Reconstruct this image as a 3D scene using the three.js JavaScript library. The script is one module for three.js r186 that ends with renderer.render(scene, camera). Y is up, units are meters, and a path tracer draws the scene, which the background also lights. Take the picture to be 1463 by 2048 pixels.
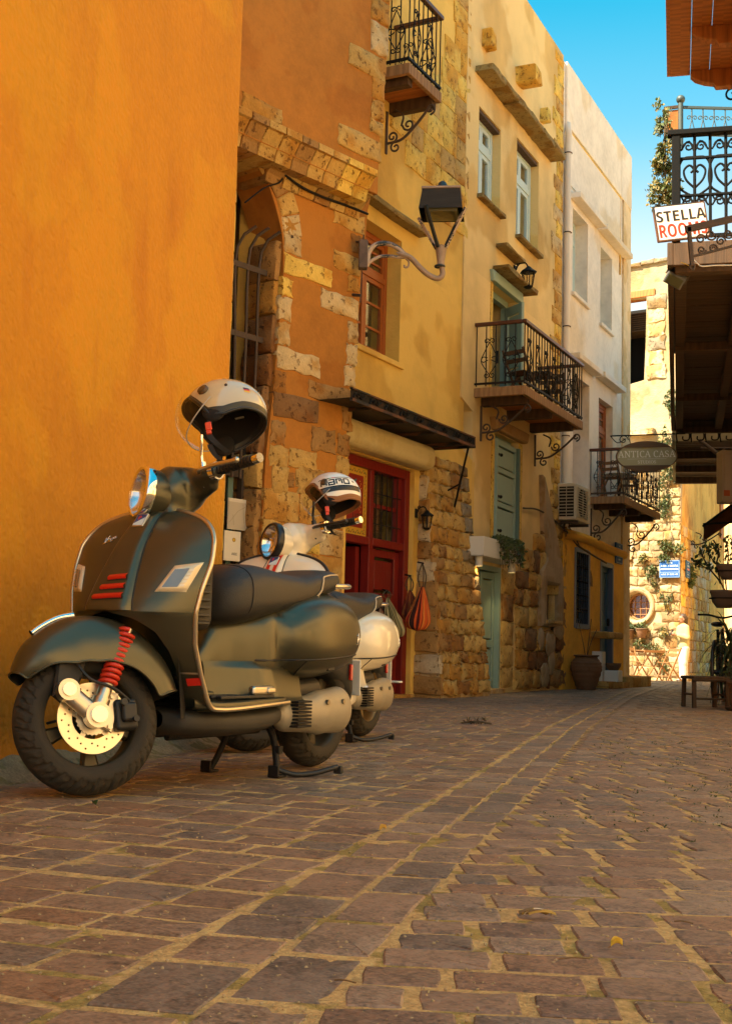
import * as THREE from 'three';
import { mergeGeometries, mergeVertices, toCreasedNormals } from 'three/addons/utils/BufferGeometryUtils.js';
import { RoundedBoxGeometry } from 'three/addons/geometries/RoundedBoxGeometry.js';
import { MarchingCubes } from 'three/addons/objects/MarchingCubes.js';

const V = (x, y, z) => new THREE.Vector3(x, y, z);
const scene = new THREE.Scene();

// ---------- camera ----------
const F = 2550, EYE_H = 0.48, PITCH = Math.atan(276 / F), ROLL = 0.026;
const camera = new THREE.PerspectiveCamera(2 * Math.atan(1024 / F) * 180 / Math.PI, 1463 / 2048, 0.05, 600);
camera.position.set(0, EYE_H, 0);
camera.rotation.order = 'YXZ';
camera.rotation.set(PITCH, 0, ROLL);
camera.updateMatrixWorld(true);

// ---------- sky and sun ----------
const EXPOSURE = 4.0;
const SUN_AZ = 62 * Math.PI / 180, SUN_EL = 50 * Math.PI / 180;   // the sun stands behind the camera, well to the left
const sunDir = V(-Math.sin(SUN_AZ) * Math.cos(SUN_EL), Math.sin(SUN_EL), Math.cos(SUN_AZ) * Math.cos(SUN_EL));
{
  const W = 512, H = 256, data = new Float32Array(W * H * 4);
  const low = [0.26, 0.288, 0.30], mid = [0.062, 0.19, 0.262], high = [0.004, 0.138, 0.222];
  for (let r = 0; r < H; r++) {
    const el = ((r + 0.5) / H - 0.5) * Math.PI, s = Math.max(0, Math.sin(el));
    for (let c = 0; c < W; c++) {
      const az = ((c + 0.5) / W - 0.5) * 2 * Math.PI;
      const d = V(Math.cos(az) * Math.cos(el), Math.sin(el), Math.sin(az) * Math.cos(el));
      const near = Math.pow(Math.max(0, d.dot(sunDir)), 6) * 0.25;
      const a = THREE.MathUtils.smoothstep(s, 0.25, 0.40), b = THREE.MathUtils.smoothstep(s, 0.35, 0.50);
      for (let k = 0; k < 3; k++) {
        let v = low[k] + (mid[k] - low[k]) * a; v = v + (high[k] - v) * b;
        data[(r * W + c) * 4 + k] = v + near * [1, 0.95, 0.85][k];
      }
      data[(r * W + c) * 4 + 3] = 1;
    }
  }
  const t = new THREE.DataTexture(data, W, H, THREE.RGBAFormat, THREE.FloatType);
  t.mapping = THREE.EquirectangularReflectionMapping; t.magFilter = t.minFilter = THREE.LinearFilter; t.needsUpdate = true;
  scene.background = t; scene.environment = t;
}
const sun = new THREE.DirectionalLight(new THREE.Color(1, 0.87, 0.64), 5);
sun.name = 'sun';
sun.position.copy(sunDir.clone().multiplyScalar(80).add(V(3, 0, -15)));
sun.target.position.set(3, 0, -15);
sun.castShadow = true; sun.shadow.mapSize.set(4096, 4096);
Object.assign(sun.shadow.camera, { left: -40, right: 40, top: 40, bottom: -40, near: 1, far: 200 });
sun.shadow.radius = 1.2;
scene.add(sun, sun.target);
const renderer = new THREE.WebGLRenderer({ antialias: true });
renderer.toneMapping = THREE.LinearToneMapping; renderer.toneMappingExposure = EXPOSURE;
renderer.shadowMap.enabled = true; renderer.shadowMap.type = THREE.PCFSoftShadowMap;

// ---------- random numbers and noise ----------
function rng(seed) { let a = seed >>> 0; return () => { a = (a + 0x6d2b79f5) | 0; let t = Math.imul(a ^ (a >>> 15), 1 | a); t = (t + Math.imul(t ^ (t >>> 7), 61 | t)) ^ t; return ((t ^ (t >>> 14)) >>> 0) / 4294967296; }; }
const R0 = rng(7);
const rr = (a, b, r = R0) => a + (b - a) * r();
function lattice(n, seed) { const r = rng(seed), g = new Float32Array(n * n); for (let i = 0; i < n * n; i++) g[i] = r(); return (x, y) => { // tileable value noise over the unit square, n cells
  x = (x - Math.floor(x)) * n; y = (y - Math.floor(y)) * n; const xi = Math.floor(x), yi = Math.floor(y); let fx = x - xi, fy = y - yi; fx = fx * fx * (3 - 2 * fx); fy = fy * fy * (3 - 2 * fy);
  const at = (i, j) => g[((j + n) % n) * n + (i + n) % n]; const a = at(xi, yi), b = at(xi + 1, yi), c = at(xi, yi + 1), d = at(xi + 1, yi + 1);
  return a + (b - a) * fx + (c - a) * fy + (a - b - c + d) * fx * fy; }; }
function fbm(n, oct, seed, gain = 0.5) { const L = []; for (let i = 0; i < oct; i++) L.push(lattice(n << i, seed + i * 17)); return (x, y) => { let s = 0, a = 1, t = 0; for (const l of L) { s += a * l(x, y); t += a; a *= gain; } return s / t; }; }
const sm = THREE.MathUtils.smoothstep, lerp = THREE.MathUtils.lerp, clamp = THREE.MathUtils.clamp;
const toS = (c) => c <= 0.0031308 ? c * 12.92 : 1.055 * Math.pow(c, 1 / 2.4) - 0.055;
function texture(size, f, srgb = true) {
  const d = new Uint8Array(size * size * 4);
  for (let y = 0; y < size; y++) for (let x = 0; x < size; x++) {
    const v = f((x + 0.5) / size, (y + 0.5) / size), o = (y * size + x) * 4;
    if (typeof v === 'number') { d[o] = d[o + 1] = d[o + 2] = clamp(v, 0, 1) * 255; }
    else for (let k = 0; k < 3; k++) d[o + k] = clamp(srgb ? toS(clamp(v[k], 0, 1)) : v[k], 0, 1) * 255;
    d[o + 3] = 255;
  }
  const t = new THREE.DataTexture(d, size, size, THREE.RGBAFormat);
  t.wrapS = t.wrapT = THREE.RepeatWrapping; t.magFilter = THREE.LinearFilter; t.minFilter = THREE.LinearMipmapLinearFilter; t.generateMipmaps = true;
  if (srgb && typeof f(0.5, 0.5) !== 'number') t.colorSpace = THREE.SRGBColorSpace;
  t.needsUpdate = true; return t;
}
function rep(t, sx, sy = sx, rot = 0) { const c = t.clone(); c.repeat.set(sx, sy); c.rotation = rot; c.needsUpdate = true; return c; }
const mix3 = (a, b, t) => [a[0] + (b[0] - a[0]) * t, a[1] + (b[1] - a[1]) * t, a[2] + (b[2] - a[2]) * t];
function canvasTex(w, h, draw) { const c = document.createElement('canvas'); c.width = w; c.height = h; draw(c.getContext('2d'), w, h); const t = new THREE.CanvasTexture(c); t.colorSpace = THREE.SRGBColorSpace; t.anisotropy = 8; return t; }

// ---------- textures ----------
const T = {};
{
  const a = fbm(4, 6, 11), b = fbm(3, 5, 23), c = fbm(32, 4, 31), d = fbm(128, 2, 41), e = fbm(6, 4, 51);
  // limewash: broad clouds, patches and some scratches; multiplies a wall's colour
  T.plaster = texture(1024, (x, y) => { const n = a(x, y) * 0.6 + b(x, y) * 0.4, g = c(x, y), h = d(x, y); let v = 0.70 + 0.62 * (n - 0.5) + 0.22 * (g - 0.5) + 0.14 * (h - 0.5) + 0.22; const p = sm(e(x, y), 0.56, 0.66); return [v * lerp(1, 0.92, p), v * lerp(1, 0.85, p), v * lerp(1, 0.72, p)]; });
  T.worn = texture(1024, (x, y) => { const n = a(x, y * 0.999), m = e(x + 0.37, y), st = b(x * 3 % 1, y * 0.5); let v = 0.95 + 0.75 * (n - 0.5) + 0.35 * (st - 0.5) + 0.16 * (c(x, y) - 0.5); const p = sm(m, 0.50, 0.62); return [v * lerp(1, 0.84, p), v * lerp(1, 0.76, p), v * lerp(1, 0.60, p)]; });
  T.stucco = texture(1024, (x, y) => { let v = 0.88 + 0.22 * (a(x, y) - 0.5) + 0.16 * (b(x * 4 % 1, y) - 0.5) + 0.12 * (d(x, y) - 0.5); const s = sm(lattice2(x, y), 0.60, 0.80), p = sm(e(x, y), 0.50, 0.62); const k = v * (1 - 0.11 * s); return [k * lerp(1, 1.08, p), k * (1 - 0.09 * s) * lerp(0.97, 1.16, p), k * lerp(1, 1.1, p)]; });
  T.plasterBump = texture(1024, (x, y) => 0.5 * a(x, y) + 0.3 * c(x, y) + 0.2 * d(x, y));
  T.stuccoBump = texture(512, (x, y) => 0.6 * d(x, y) + 0.4 * c(x, y));
}
function lattice2(x, y) { lattice2.f ??= fbm(5, 4, 77); lattice2.g ??= fbm(40, 2, 78); return 0.75 * lattice2.f(x, y * 0.35 % 1) + 0.25 * lattice2.g(x, y * 0.2 % 1); }
{
  const a = fbm(5, 5, 101), b = fbm(24, 4, 102), c = fbm(64, 3, 103), d = fbm(3, 4, 104);
  const pit = (x, y) => sm(b(x, y) * 0.65 + c(x, y) * 0.35, 0.60, 0.70);
  T.stone = texture(1024, (x, y) => { const n = a(x, y), p = pit(x, y); let v = 0.86 + 0.45 * (n - 0.5) + 0.25 * (c(x, y) - 0.5); let k = [v, v * 0.98, v * 0.95]; k = mix3(k, [v * 0.86, v * 0.66, v * 0.38], sm(d(x, y), 0.48, 0.64)); return mix3(k, [0.24, 0.16, 0.08], p * 0.75); });
  T.stoneBump = texture(1024, (x, y) => clamp(0.55 + 0.5 * (a(x, y) - 0.5) + 0.3 * (c(x, y) - 0.5) - 0.5 * pit(x, y), 0, 1));
}
{
  const a = fbm(4, 4, 201), b = fbm(48, 3, 202), c = fbm(160, 2, 203), d = fbm(12, 3, 204), e = lattice(200, 206);
  T.setts = texture(1024, (x, y) => { let v = 0.80 + 0.5 * (a(x, y) - 0.5) + 0.35 * (d(x, y) - 0.5) + 0.65 * (b(x, y) - 0.5) + 0.8 * (c(x, y) - 0.5); const g = sm(e(x, y), 0.84, 0.97); v += 0.5 * g; return [v, v * (0.97 + 0.03 * g), v * (0.94 + 0.06 * g)]; });
  T.settsBump = texture(1024, (x, y) => 0.45 * b(x, y) + 0.3 * d(x, y) + 0.25 * c(x, y));
  T.sand = texture(512, (x, y) => { let v = 0.85 + 0.4 * (a(x, y) - 0.5) + 0.5 * (b(x, y) - 0.5) + 0.5 * (c(x, y) - 0.5); const m = sm(d(x, y), 0.56, 0.66); return mix3([v, v * 0.88, v * 0.66], [v * 0.5, v * 0.5, v * 0.2], m * 0.8); });
}
{
  const a = fbm(6, 4, 301), b = fbm(96, 3, 302), c = fbm(4, 5, 303);
  T.wood = texture(1024, (x, y) => { const w = x * 9 + 1.6 * a(x, y * 0.2 % 1); const ring = Math.abs((w - Math.floor(w)) - 0.5) * 2; let v = 0.62 + 0.3 * ring + 0.35 * (b(x, y * 0.06 % 1) - 0.5); return [v, v * 0.93, v * 0.86]; });
  T.woodBump = texture(512, (x, y) => b(x, y * 0.06 % 1));
  T.dust = texture(512, (x, y) => 0.62 + 0.5 * (c(x, y) - 0.5) + 0.3 * (b(x, y) - 0.5));
  T.chip = texture(512, (x, y) => { const m = sm(c(x, y) * 0.8 + b(x, y) * 0.2, 0.46, 0.49); return mix3([0.02, 0.035, 0.05], [0.55, 0.42, 0.33], m); });
  T.rust = texture(512, (x, y) => { const m = sm(c(x, y), 0.42, 0.60), v = 0.7 + 0.6 * (b(x, y) - 0.5); return mix3([0.035 * v, 0.03 * v, 0.028 * v], [0.19 * v, 0.075 * v, 0.028 * v], m); });
  T.speck = texture(512, (x, y) => { const s = sm(b(x, y), 0.72, 0.80) * sm(c(x, y), 0.35, 0.6); const v = 0.94 + 0.1 * (c(x, y) - 0.5); return mix3([v, v, v], [1, 0.86, 0.6], 0); });
}

// ---------- materials ----------
const std = (o) => new THREE.MeshStandardMaterial({ side: THREE.DoubleSide, ...o, ...(o.color ? { color: new THREE.Color().setRGB(...o.color) } : {}) });
const phys = (o) => { const q = { side: THREE.DoubleSide, ...o }; if (o.color) q.color = new THREE.Color().setRGB(...o.color); if (o.attenuationColor) q.attenuationColor = new THREE.Color().setRGB(...o.attenuationColor); if (o.emissive) q.emissive = new THREE.Color().setRGB(...o.emissive); return new THREE.MeshPhysicalMaterial(q); };
const wallMat = (color, map, s = 0.35, bump = 0.006, bm = T.plasterBump, extra = {}) => std({ color, map: rep(map, s), bumpMap: rep(bm, s * 1.7), bumpScale: bump, roughness: 0.93, ...extra });
const stoneMat = (color, s = 1.0, bump = 0.018) => std({ color, map: rep(T.stone, s), bumpMap: rep(T.stoneBump, s), bumpScale: bump, roughness: 0.95 });
const M = {
  orange: wallMat([0.58, 0.245, 0.004], T.stucco, 0.30, 0.007, T.stuccoBump),
  infill: wallMat([0.47, 0.19, 0.026], T.plaster, 0.4, 0.008),
  ochre: wallMat([0.80, 0.52, 0.115], T.worn, 0.22, 0.012),
  dusty: wallMat([0.80, 0.58, 0.245], T.worn, 0.2, 0.012),
  cream: wallMat([0.86, 0.76, 0.65], T.plaster, 0.16, 0.004),
  amber: wallMat([0.82, 0.43, 0.035], T.plaster, 0.25, 0.006),
  cement: wallMat([0.42, 0.29, 0.16], T.worn, 0.6, 0.02),
  reveal: wallMat([0.44, 0.25, 0.09], T.plaster, 0.5, 0.006),
  stoneA: stoneMat([0.62, 0.40, 0.12]), stoneB: stoneMat([0.42, 0.235, 0.075]), stoneC: stoneMat([0.68, 0.52, 0.28]), stoneD: stoneMat([0.26, 0.135, 0.05]), stoneE: stoneMat([0.86, 0.60, 0.13]),
  stoneF: stoneMat([0.62, 0.50, 0.33]), stoneG: stoneMat([0.30, 0.24, 0.16]),
  mortar: stoneMat([0.60, 0.47, 0.27], 1.6, 0.012),
  sand: std({ color: [0.56, 0.42, 0.22], map: rep(T.sand, 1.1), bumpMap: rep(T.settsBump, 2.2), bumpScale: 0.006, roughness: 0.97 }),
  setts: [[0.275, 0.172, 0.108], [0.24, 0.148, 0.096], [0.305, 0.198, 0.128], [0.22, 0.160, 0.118], [0.29, 0.164, 0.092], [0.32, 0.222, 0.150]].map((c, i) => std({ color: c, map: rep(T.setts, 0.9 + 0.07 * i), bumpMap: rep(T.settsBump, 1.5 + 0.1 * i), bumpScale: 0.0030, roughness: 0.55 })),
  iron: phys({ color: [0.014, 0.012, 0.011], roughness: 0.6, specularIntensity: 0.4 }),
  rust: std({ map: T.rust, roughness: 0.85 }),
  ironRust: std({ color: [0.07, 0.045, 0.03], roughness: 0.75 }),
  rail: std({ color: [0.09, 0.03, 0.016], roughness: 0.4 }),
  redDoor: std({ color: [0.18, 0.007, 0.004], roughness: 0.5, bumpMap: T.woodBump, bumpScale: 0.002 }),
  redWood: std({ color: [0.34, 0.085, 0.010], roughness: 0.5 }),
  teal: std({ color: [0.30, 0.42, 0.36], roughness: 0.62, bumpMap: T.woodBump, bumpScale: 0.001 }),
  tealDark: std({ color: [0.11, 0.19, 0.17], roughness: 0.62 }),
  paleBlue: std({ color: [0.55, 0.68, 0.68], roughness: 0.5 }),
  blue: std({ color: [0.035, 0.10, 0.17], roughness: 0.55 }),
  blueTrim: std({ color: [0.10, 0.13, 0.19], roughness: 0.6 }),
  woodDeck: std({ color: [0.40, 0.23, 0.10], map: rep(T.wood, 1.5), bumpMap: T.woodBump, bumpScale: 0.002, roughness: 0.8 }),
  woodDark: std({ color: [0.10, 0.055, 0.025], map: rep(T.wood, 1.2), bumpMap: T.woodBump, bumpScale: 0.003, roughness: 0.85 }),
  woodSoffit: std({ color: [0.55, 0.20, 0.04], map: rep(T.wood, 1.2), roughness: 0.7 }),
  woodChair: std({ color: [0.34, 0.17, 0.06], map: rep(T.wood, 3), roughness: 0.6 }),
  slate: std({ color: [0.34, 0.25, 0.09], roughness: 0.95, map: rep(T.stone, 1.5), bumpMap: rep(T.stoneBump, 2), bumpScale: 0.02 }),
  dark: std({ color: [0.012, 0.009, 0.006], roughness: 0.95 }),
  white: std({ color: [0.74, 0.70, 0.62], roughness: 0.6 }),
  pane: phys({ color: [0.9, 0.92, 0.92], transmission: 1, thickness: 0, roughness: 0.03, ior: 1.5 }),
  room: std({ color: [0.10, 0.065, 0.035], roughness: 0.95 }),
  leaf: [[0.045, 0.075, 0.012], [0.07, 0.10, 0.02], [0.10, 0.13, 0.025]].map((c) => phys({ color: c, transmission: 0.35, thickness: 0, roughness: 0.8 })),
  leafDry: phys({ color: [0.30, 0.22, 0.05], transmission: 0.35, thickness: 0, roughness: 0.85 }),
  stem: std({ color: [0.09, 0.06, 0.03], roughness: 0.9 }),
  terracotta: std({ color: [0.20, 0.10, 0.045], map: rep(T.plaster, 2), roughness: 0.85 }),
};

// ---------- names, things and parts ----------
const taken = {};
function numbered(name) { const n = taken[name] = (taken[name] ?? -1) + 1; return n ? name + '_' + String(n).padStart(3, '0') : name; }
function tag(o, label, category, group, kind) { if (label) o.userData.label = label; if (category) o.userData.category = category; if (group) o.userData.group = group; if (kind) o.userData.kind = kind; return o; }
function shade(o) { o.traverse((m) => { if (m.isMesh) { m.castShadow = true; m.receiveShadow = true; } }); return o; }
function thing(name, label, category, pos = V(0, 0, 0), turn = 0, group) { const o = new THREE.Group(); o.name = numbered(name); o.position.copy(pos); o.rotation.y = turn; scene.add(o); return tag(o, label, category, group); }
function sub(parent, name) { const o = new THREE.Group(); o.name = name; parent.add(o); return o; }
function part(parent, name, geo, mat, label) {
  if (Array.isArray(geo)) geo = join(geo);
  const m = new THREE.Mesh(geo, mat); m.name = parent === scene ? numbered(name) : name; m.castShadow = m.receiveShadow = true; parent.add(m); if (label) m.userData.label = label; return m;
}
function join(list) {
  const gs = list.flat(9).filter(Boolean).map((g) => { let q = g.index ? g.toNonIndexed() : g.clone(); if (!q.attributes.normal) q.computeVertexNormals(); if (!q.attributes.uv) boxUV(q); for (const k of Object.keys(q.attributes)) if (!['position', 'normal', 'uv'].includes(k)) q.deleteAttribute(k); q.morphAttributes = {}; return q; });
  return gs.length === 1 ? gs[0] : mergeGeometries(gs, false);
}
function boxUV(g, s = 1) { // uv in metres from the face's main direction
  if (g.index) { const q = g.toNonIndexed(); g.copy(q); g.setIndex(null); }
  const p = g.attributes.position; if (!g.attributes.normal) g.computeVertexNormals();
  const uv = new Float32Array(p.count * 2), a = V(), b = V(), c = V();
  for (let i = 0; i < p.count; i += 3) {
    a.fromBufferAttribute(p, i); b.fromBufferAttribute(p, i + 1); c.fromBufferAttribute(p, i + 2);
    const n = b.clone().sub(a).cross(c.clone().sub(a)); const x = Math.abs(n.x), y = Math.abs(n.y), z = Math.abs(n.z);
    for (let k = 0; k < 3; k++) { const q = [a, b, c][k]; const w = z >= x && z >= y ? [q.x, q.y] : x >= y ? [q.z, q.y] : [q.x, q.z]; uv[(i + k) * 2] = w[0] * s; uv[(i + k) * 2 + 1] = w[1] * s; }
  }
  g.setAttribute('uv', new THREE.BufferAttribute(uv, 2)); return g;
}
const shiftUV = (g, du, dv) => { const u = g.attributes.uv; for (let i = 0; i < u.count; i++) u.setXY(i, u.getX(i) + du, u.getY(i) + dv); return g; };

// ---------- shapes ----------
const mv = (g, x, y, z) => g.translate(x, y, z);
function box(w, h, d, x = 0, y = 0, z = 0) { return boxUV(new THREE.BoxGeometry(w, h, d).translate(x, y, z)); }
function rbox(w, h, d, r, x = 0, y = 0, z = 0, seg = 1) { return boxUV(new RoundedBoxGeometry(w, h, d, seg, Math.min(r, w / 2.01, h / 2.01, d / 2.01)).translate(x, y, z)); }
function span(x0, x1, y0, y1, z0, z1, r) { const w = Math.abs(x1 - x0), h = Math.abs(y1 - y0), d = Math.abs(z1 - z0), f = r ? (a, b, c, ...e) => rbox(a, b, c, r, ...e) : box; return f(w, h, d, (x0 + x1) / 2, (y0 + y1) / 2, (z0 + z1) / 2); }
const vec = (p) => p.isVector3 ? p : V(...p);
function tube(pts, r, seg = 0, rad = 6, closed = false) { const c = new THREE.CatmullRomCurve3(pts.map(vec), closed, 'centripetal'); return new THREE.TubeGeometry(c, seg || pts.length * 4, r, rad, closed); }
function bar(a, b, r, rad = 6, r2 = r) { a = vec(a); b = vec(b); const d = b.clone().sub(a), g = new THREE.CylinderGeometry(r2, r, d.length(), rad, 1); g.applyQuaternion(new THREE.Quaternion().setFromUnitVectors(V(0, 1, 0), d.clone().normalize())); return g.translate((a.x + b.x) / 2, (a.y + b.y) / 2, (a.z + b.z) / 2); }
function beam(a, b, w, h, up = V(0, 1, 0)) { a = vec(a); b = vec(b); const d = b.clone().sub(a), L = d.length(); const z = d.clone().normalize(), x = up.clone().cross(z).normalize(), y = z.clone().cross(x); const g = new THREE.BoxGeometry(w, h, L); g.applyMatrix4(new THREE.Matrix4().makeBasis(x, y, z).setPosition(a.clone().add(b).multiplyScalar(0.5))); return boxUV(g); }
function poly(pts) { const s = new THREE.Shape(); pts.forEach((p, i) => i ? s.lineTo(p[0], p[1]) : s.moveTo(p[0], p[1])); s.closePath(); return s; }
function slab(outline, holes, z0, z1, bevel = 0) { // a sheet with real thickness in the x-y plane
  const s = poly(outline); for (const h of holes || []) { const p = new THREE.Path(); h.forEach((q, i) => i ? p.lineTo(q[0], q[1]) : p.moveTo(q[0], q[1])); p.closePath(); s.holes.push(p); }
  const g = new THREE.ExtrudeGeometry(s, { depth: z1 - z0 - 2 * bevel, bevelEnabled: bevel > 0, bevelThickness: bevel, bevelSize: bevel, bevelOffset: -bevel, bevelSegments: 1, curveSegments: 12 });
  return boxUV(g.translate(0, 0, z0 + bevel));
}
const rect = (x0, x1, y0, y1) => [[x0, y0], [x1, y0], [x1, y1], [x0, y1]];
function grid(nu, nv, f, closeU = false) { // surface from f(u, v) -> Vector3
  const p = [], uv = [], idx = [];
  for (let j = 0; j <= nv; j++) for (let i = 0; i <= nu; i++) { const q = vec(f(i / nu, j / nv)); p.push(q.x, q.y, q.z); uv.push(i / nu, j / nv); }
  for (let j = 0; j < nv; j++) for (let i = 0; i < nu; i++) { const a = j * (nu + 1) + i, b = a + 1, c = a + nu + 1, d = c + 1; idx.push(a, b, d, a, d, c); }
  const g = new THREE.BufferGeometry(); g.setAttribute('position', new THREE.Float32BufferAttribute(p, 3)); g.setAttribute('uv', new THREE.Float32BufferAttribute(uv, 2)); g.setIndex(idx); g.computeVertexNormals();
  if (closeU) { const n = g.attributes.normal; for (let j = 0; j <= nv; j++) { const a = j * (nu + 1), b = a + nu; const x = n.getX(a) + n.getX(b), y = n.getY(a) + n.getY(b), z = n.getZ(a) + n.getZ(b), l = Math.hypot(x, y, z) || 1; n.setXYZ(a, x / l, y / l, z / l); n.setXYZ(b, x / l, y / l, z / l); } }
  return g;
}
const lathe = (pts, seg = 32) => new THREE.LatheGeometry(pts.map((p) => new THREE.Vector2(p[0], p[1])), seg);
// a rough block: chamfered, its outline and face uneven; x-y is its face, z its depth
function block(w, h, d, r, o = {}) {
  const j = o.jag ?? 0.012, ch = o.ch ?? 0.012, k = o.k ?? 2, out = [];
  const side = (ax, ay, bx, by) => { for (let i = 0; i < k; i++) { const t = i / k; out.push([ax + (bx - ax) * t + rr(-j, j, r), ay + (by - ay) * t + rr(-j, j, r)]); } };
  const W = w / 2, H = h / 2; side(-W, -H, W, -H); side(W, -H, W, H); side(W, H, -W, H); side(-W, H, -W, -H);
  const n = out.length, p = [], idx = []; const bulge = o.bulge ?? 0.006;
  p.push(0, 0, d / 2 + bulge + rr(-bulge, bulge, r) * 0.5);
  for (const q of out) { const l = Math.hypot(q[0], q[1]); p.push(q[0] * (1 - ch / l * 1.2), q[1] * (1 - ch / l * 1.2), d / 2 + rr(-bulge, bulge, r) * 0.7); }
  for (const q of out) p.push(q[0], q[1], d / 2 - ch);
  for (const q of out) p.push(q[0], q[1], -d / 2);
  for (let i = 0; i < n; i++) { const a = 1 + i, b = 1 + (i + 1) % n; idx.push(0, a, b, a, a + n, b + n, a, b + n, b, a + n, a + 2 * n, b + 2 * n, a + n, b + 2 * n, b + n); }
  let g = new THREE.BufferGeometry(); g.setAttribute('position', new THREE.Float32BufferAttribute(p, 3)); g.setIndex(idx); g = toCreasedNormals(g.toNonIndexed(), 0.9); boxUV(g); return shiftUV(g, rr(0, 9, r), rr(0, 9, r));
}
// wrought-iron scroll: a spiral tube in the x-y plane starting at the origin
function spiral(turns, r0, r1, start, cx, cy, dir = 1, n = 14) { const o = []; for (let i = 0; i <= n; i++) { const t = i / n, a = start + dir * t * turns * 2 * Math.PI, r = r0 + (r1 - r0) * t; o.push([cx + Math.cos(a) * r, cy + Math.sin(a) * r, 0]); } return o; }

// ---------- walls as planes: o = a point at the foot of the wall, u runs along it, v up, n out into the street ----------
const rayOf = (() => { const m = camera.matrixWorld, r = V().setFromMatrixColumn(m, 0), u = V().setFromMatrixColumn(m, 1), b = V().setFromMatrixColumn(m, 2); return (x, y) => r.clone().multiplyScalar((x - 731.5) / F).addScaledVector(u, (1024 - y) / F).sub(b); })();
const EYE = V(0, EYE_H, 0);
function wallPlane(X, d, tan, th = Math.atan(tan)) {
  const o = V(X, 0, -d), x = V(Math.sin(th), 0, -Math.cos(th)), n = V(Math.cos(th), 0, Math.sin(th));
  return { o, x, n, turn: Math.PI / 2 - th,
    uv(px, py, off = 0) { const r = rayOf(px, py), t = (o.clone().sub(EYE).dot(n) + off) / r.dot(n), p = r.multiplyScalar(t).add(EYE).sub(o); return [p.dot(x), p.y]; },
    at(u, v, off = 0) { return o.clone().addScaledVector(x, u).addScaledVector(n, off).setY(v); } };
}
const pointAt = (x, y, d) => { const r = rayOf(x, y); return r.multiplyScalar(d / -r.z).add(EYE); };
const groundAt = (x, y, g = 0) => { const r = rayOf(x, y); return r.multiplyScalar((g - EYE_H) / r.y).add(EYE); };
const PA = wallPlane(-1.2376, 4.477, 0.24), PB = wallPlane(-1.08, 10.55, 0.85), PC = wallPlane(-0.244, 12, 0.53), PD = wallPlane(1.24, 14.8, 0.47), PE = wallPlane(2.75, 18, 0.475), PG = wallPlane(8.18, 33, 0.42);
const PF = wallPlane(5.72, 34.71, 0, 125 * Math.PI / 180);   // runs from behind the cream house to the corner at (8.18, 33)

// ================= the ground and the paved street =================
const crest = 27, groundY = (d) => d > crest ? -(Math.min(d, 60) - crest) * 0.02 : 0;
{
  const g = grid(6, 24, (u, v) => { const d = v < 0.5 ? -40 + v * 2 * (crest + 40) : crest + (v - 0.5) * 2 * 400; return V(-220 + 440 * u, groundY(d) - 0.035, -d); });
  const o = part(scene, 'ground', boxUV(g), M.sand); tag(o, 'sandy ground under and beyond the stone paving', null, null, 'structure');
}
// the three joints of the double strip of long stones that runs up the middle of the street, and the walls' feet
const stripL = (d) => interp(d, [[0, -0.81], [1.7, -0.39], [2.71, -0.12], [3.31, 0.03], [4.88, 0.41], [8.9, 1.33], [17.3, 3.5], [24.3, 5.45], [34, 8]]);
const stripR = (d) => interp(d, [[0, -0.47], [1.7, -0.06], [2.47, 0.12], [3.42, 0.34], [5.08, 0.73], [8.63, 1.53], [15.3, 3.22], [24, 5.75], [34, 8.4]]);
function interp(x, t) { for (let i = 0; i < t.length - 1; i++) if (x <= t[i + 1][0]) { const k = (x - t[i][0]) / (t[i + 1][0] - t[i][0]); return t[i][1] + (t[i + 1][1] - t[i][1]) * k; } return t[t.length - 1][1]; }
const leftFoot = (d) => d < 6.7 ? -1.2376 + 0.24 * (d - 4.477) - 0.02 : d < 12 ? -1.9 : d < 14.8 ? -0.4 + 0.53 * (d - 12) : d < 18 ? 1.1 + 0.47 * (d - 14.8) : d < 21.7 ? 2.6 + 0.475 * (d - 18) : 3.2;
const rightFoot = (d) => 0.2449 * d + 1.1;
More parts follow.
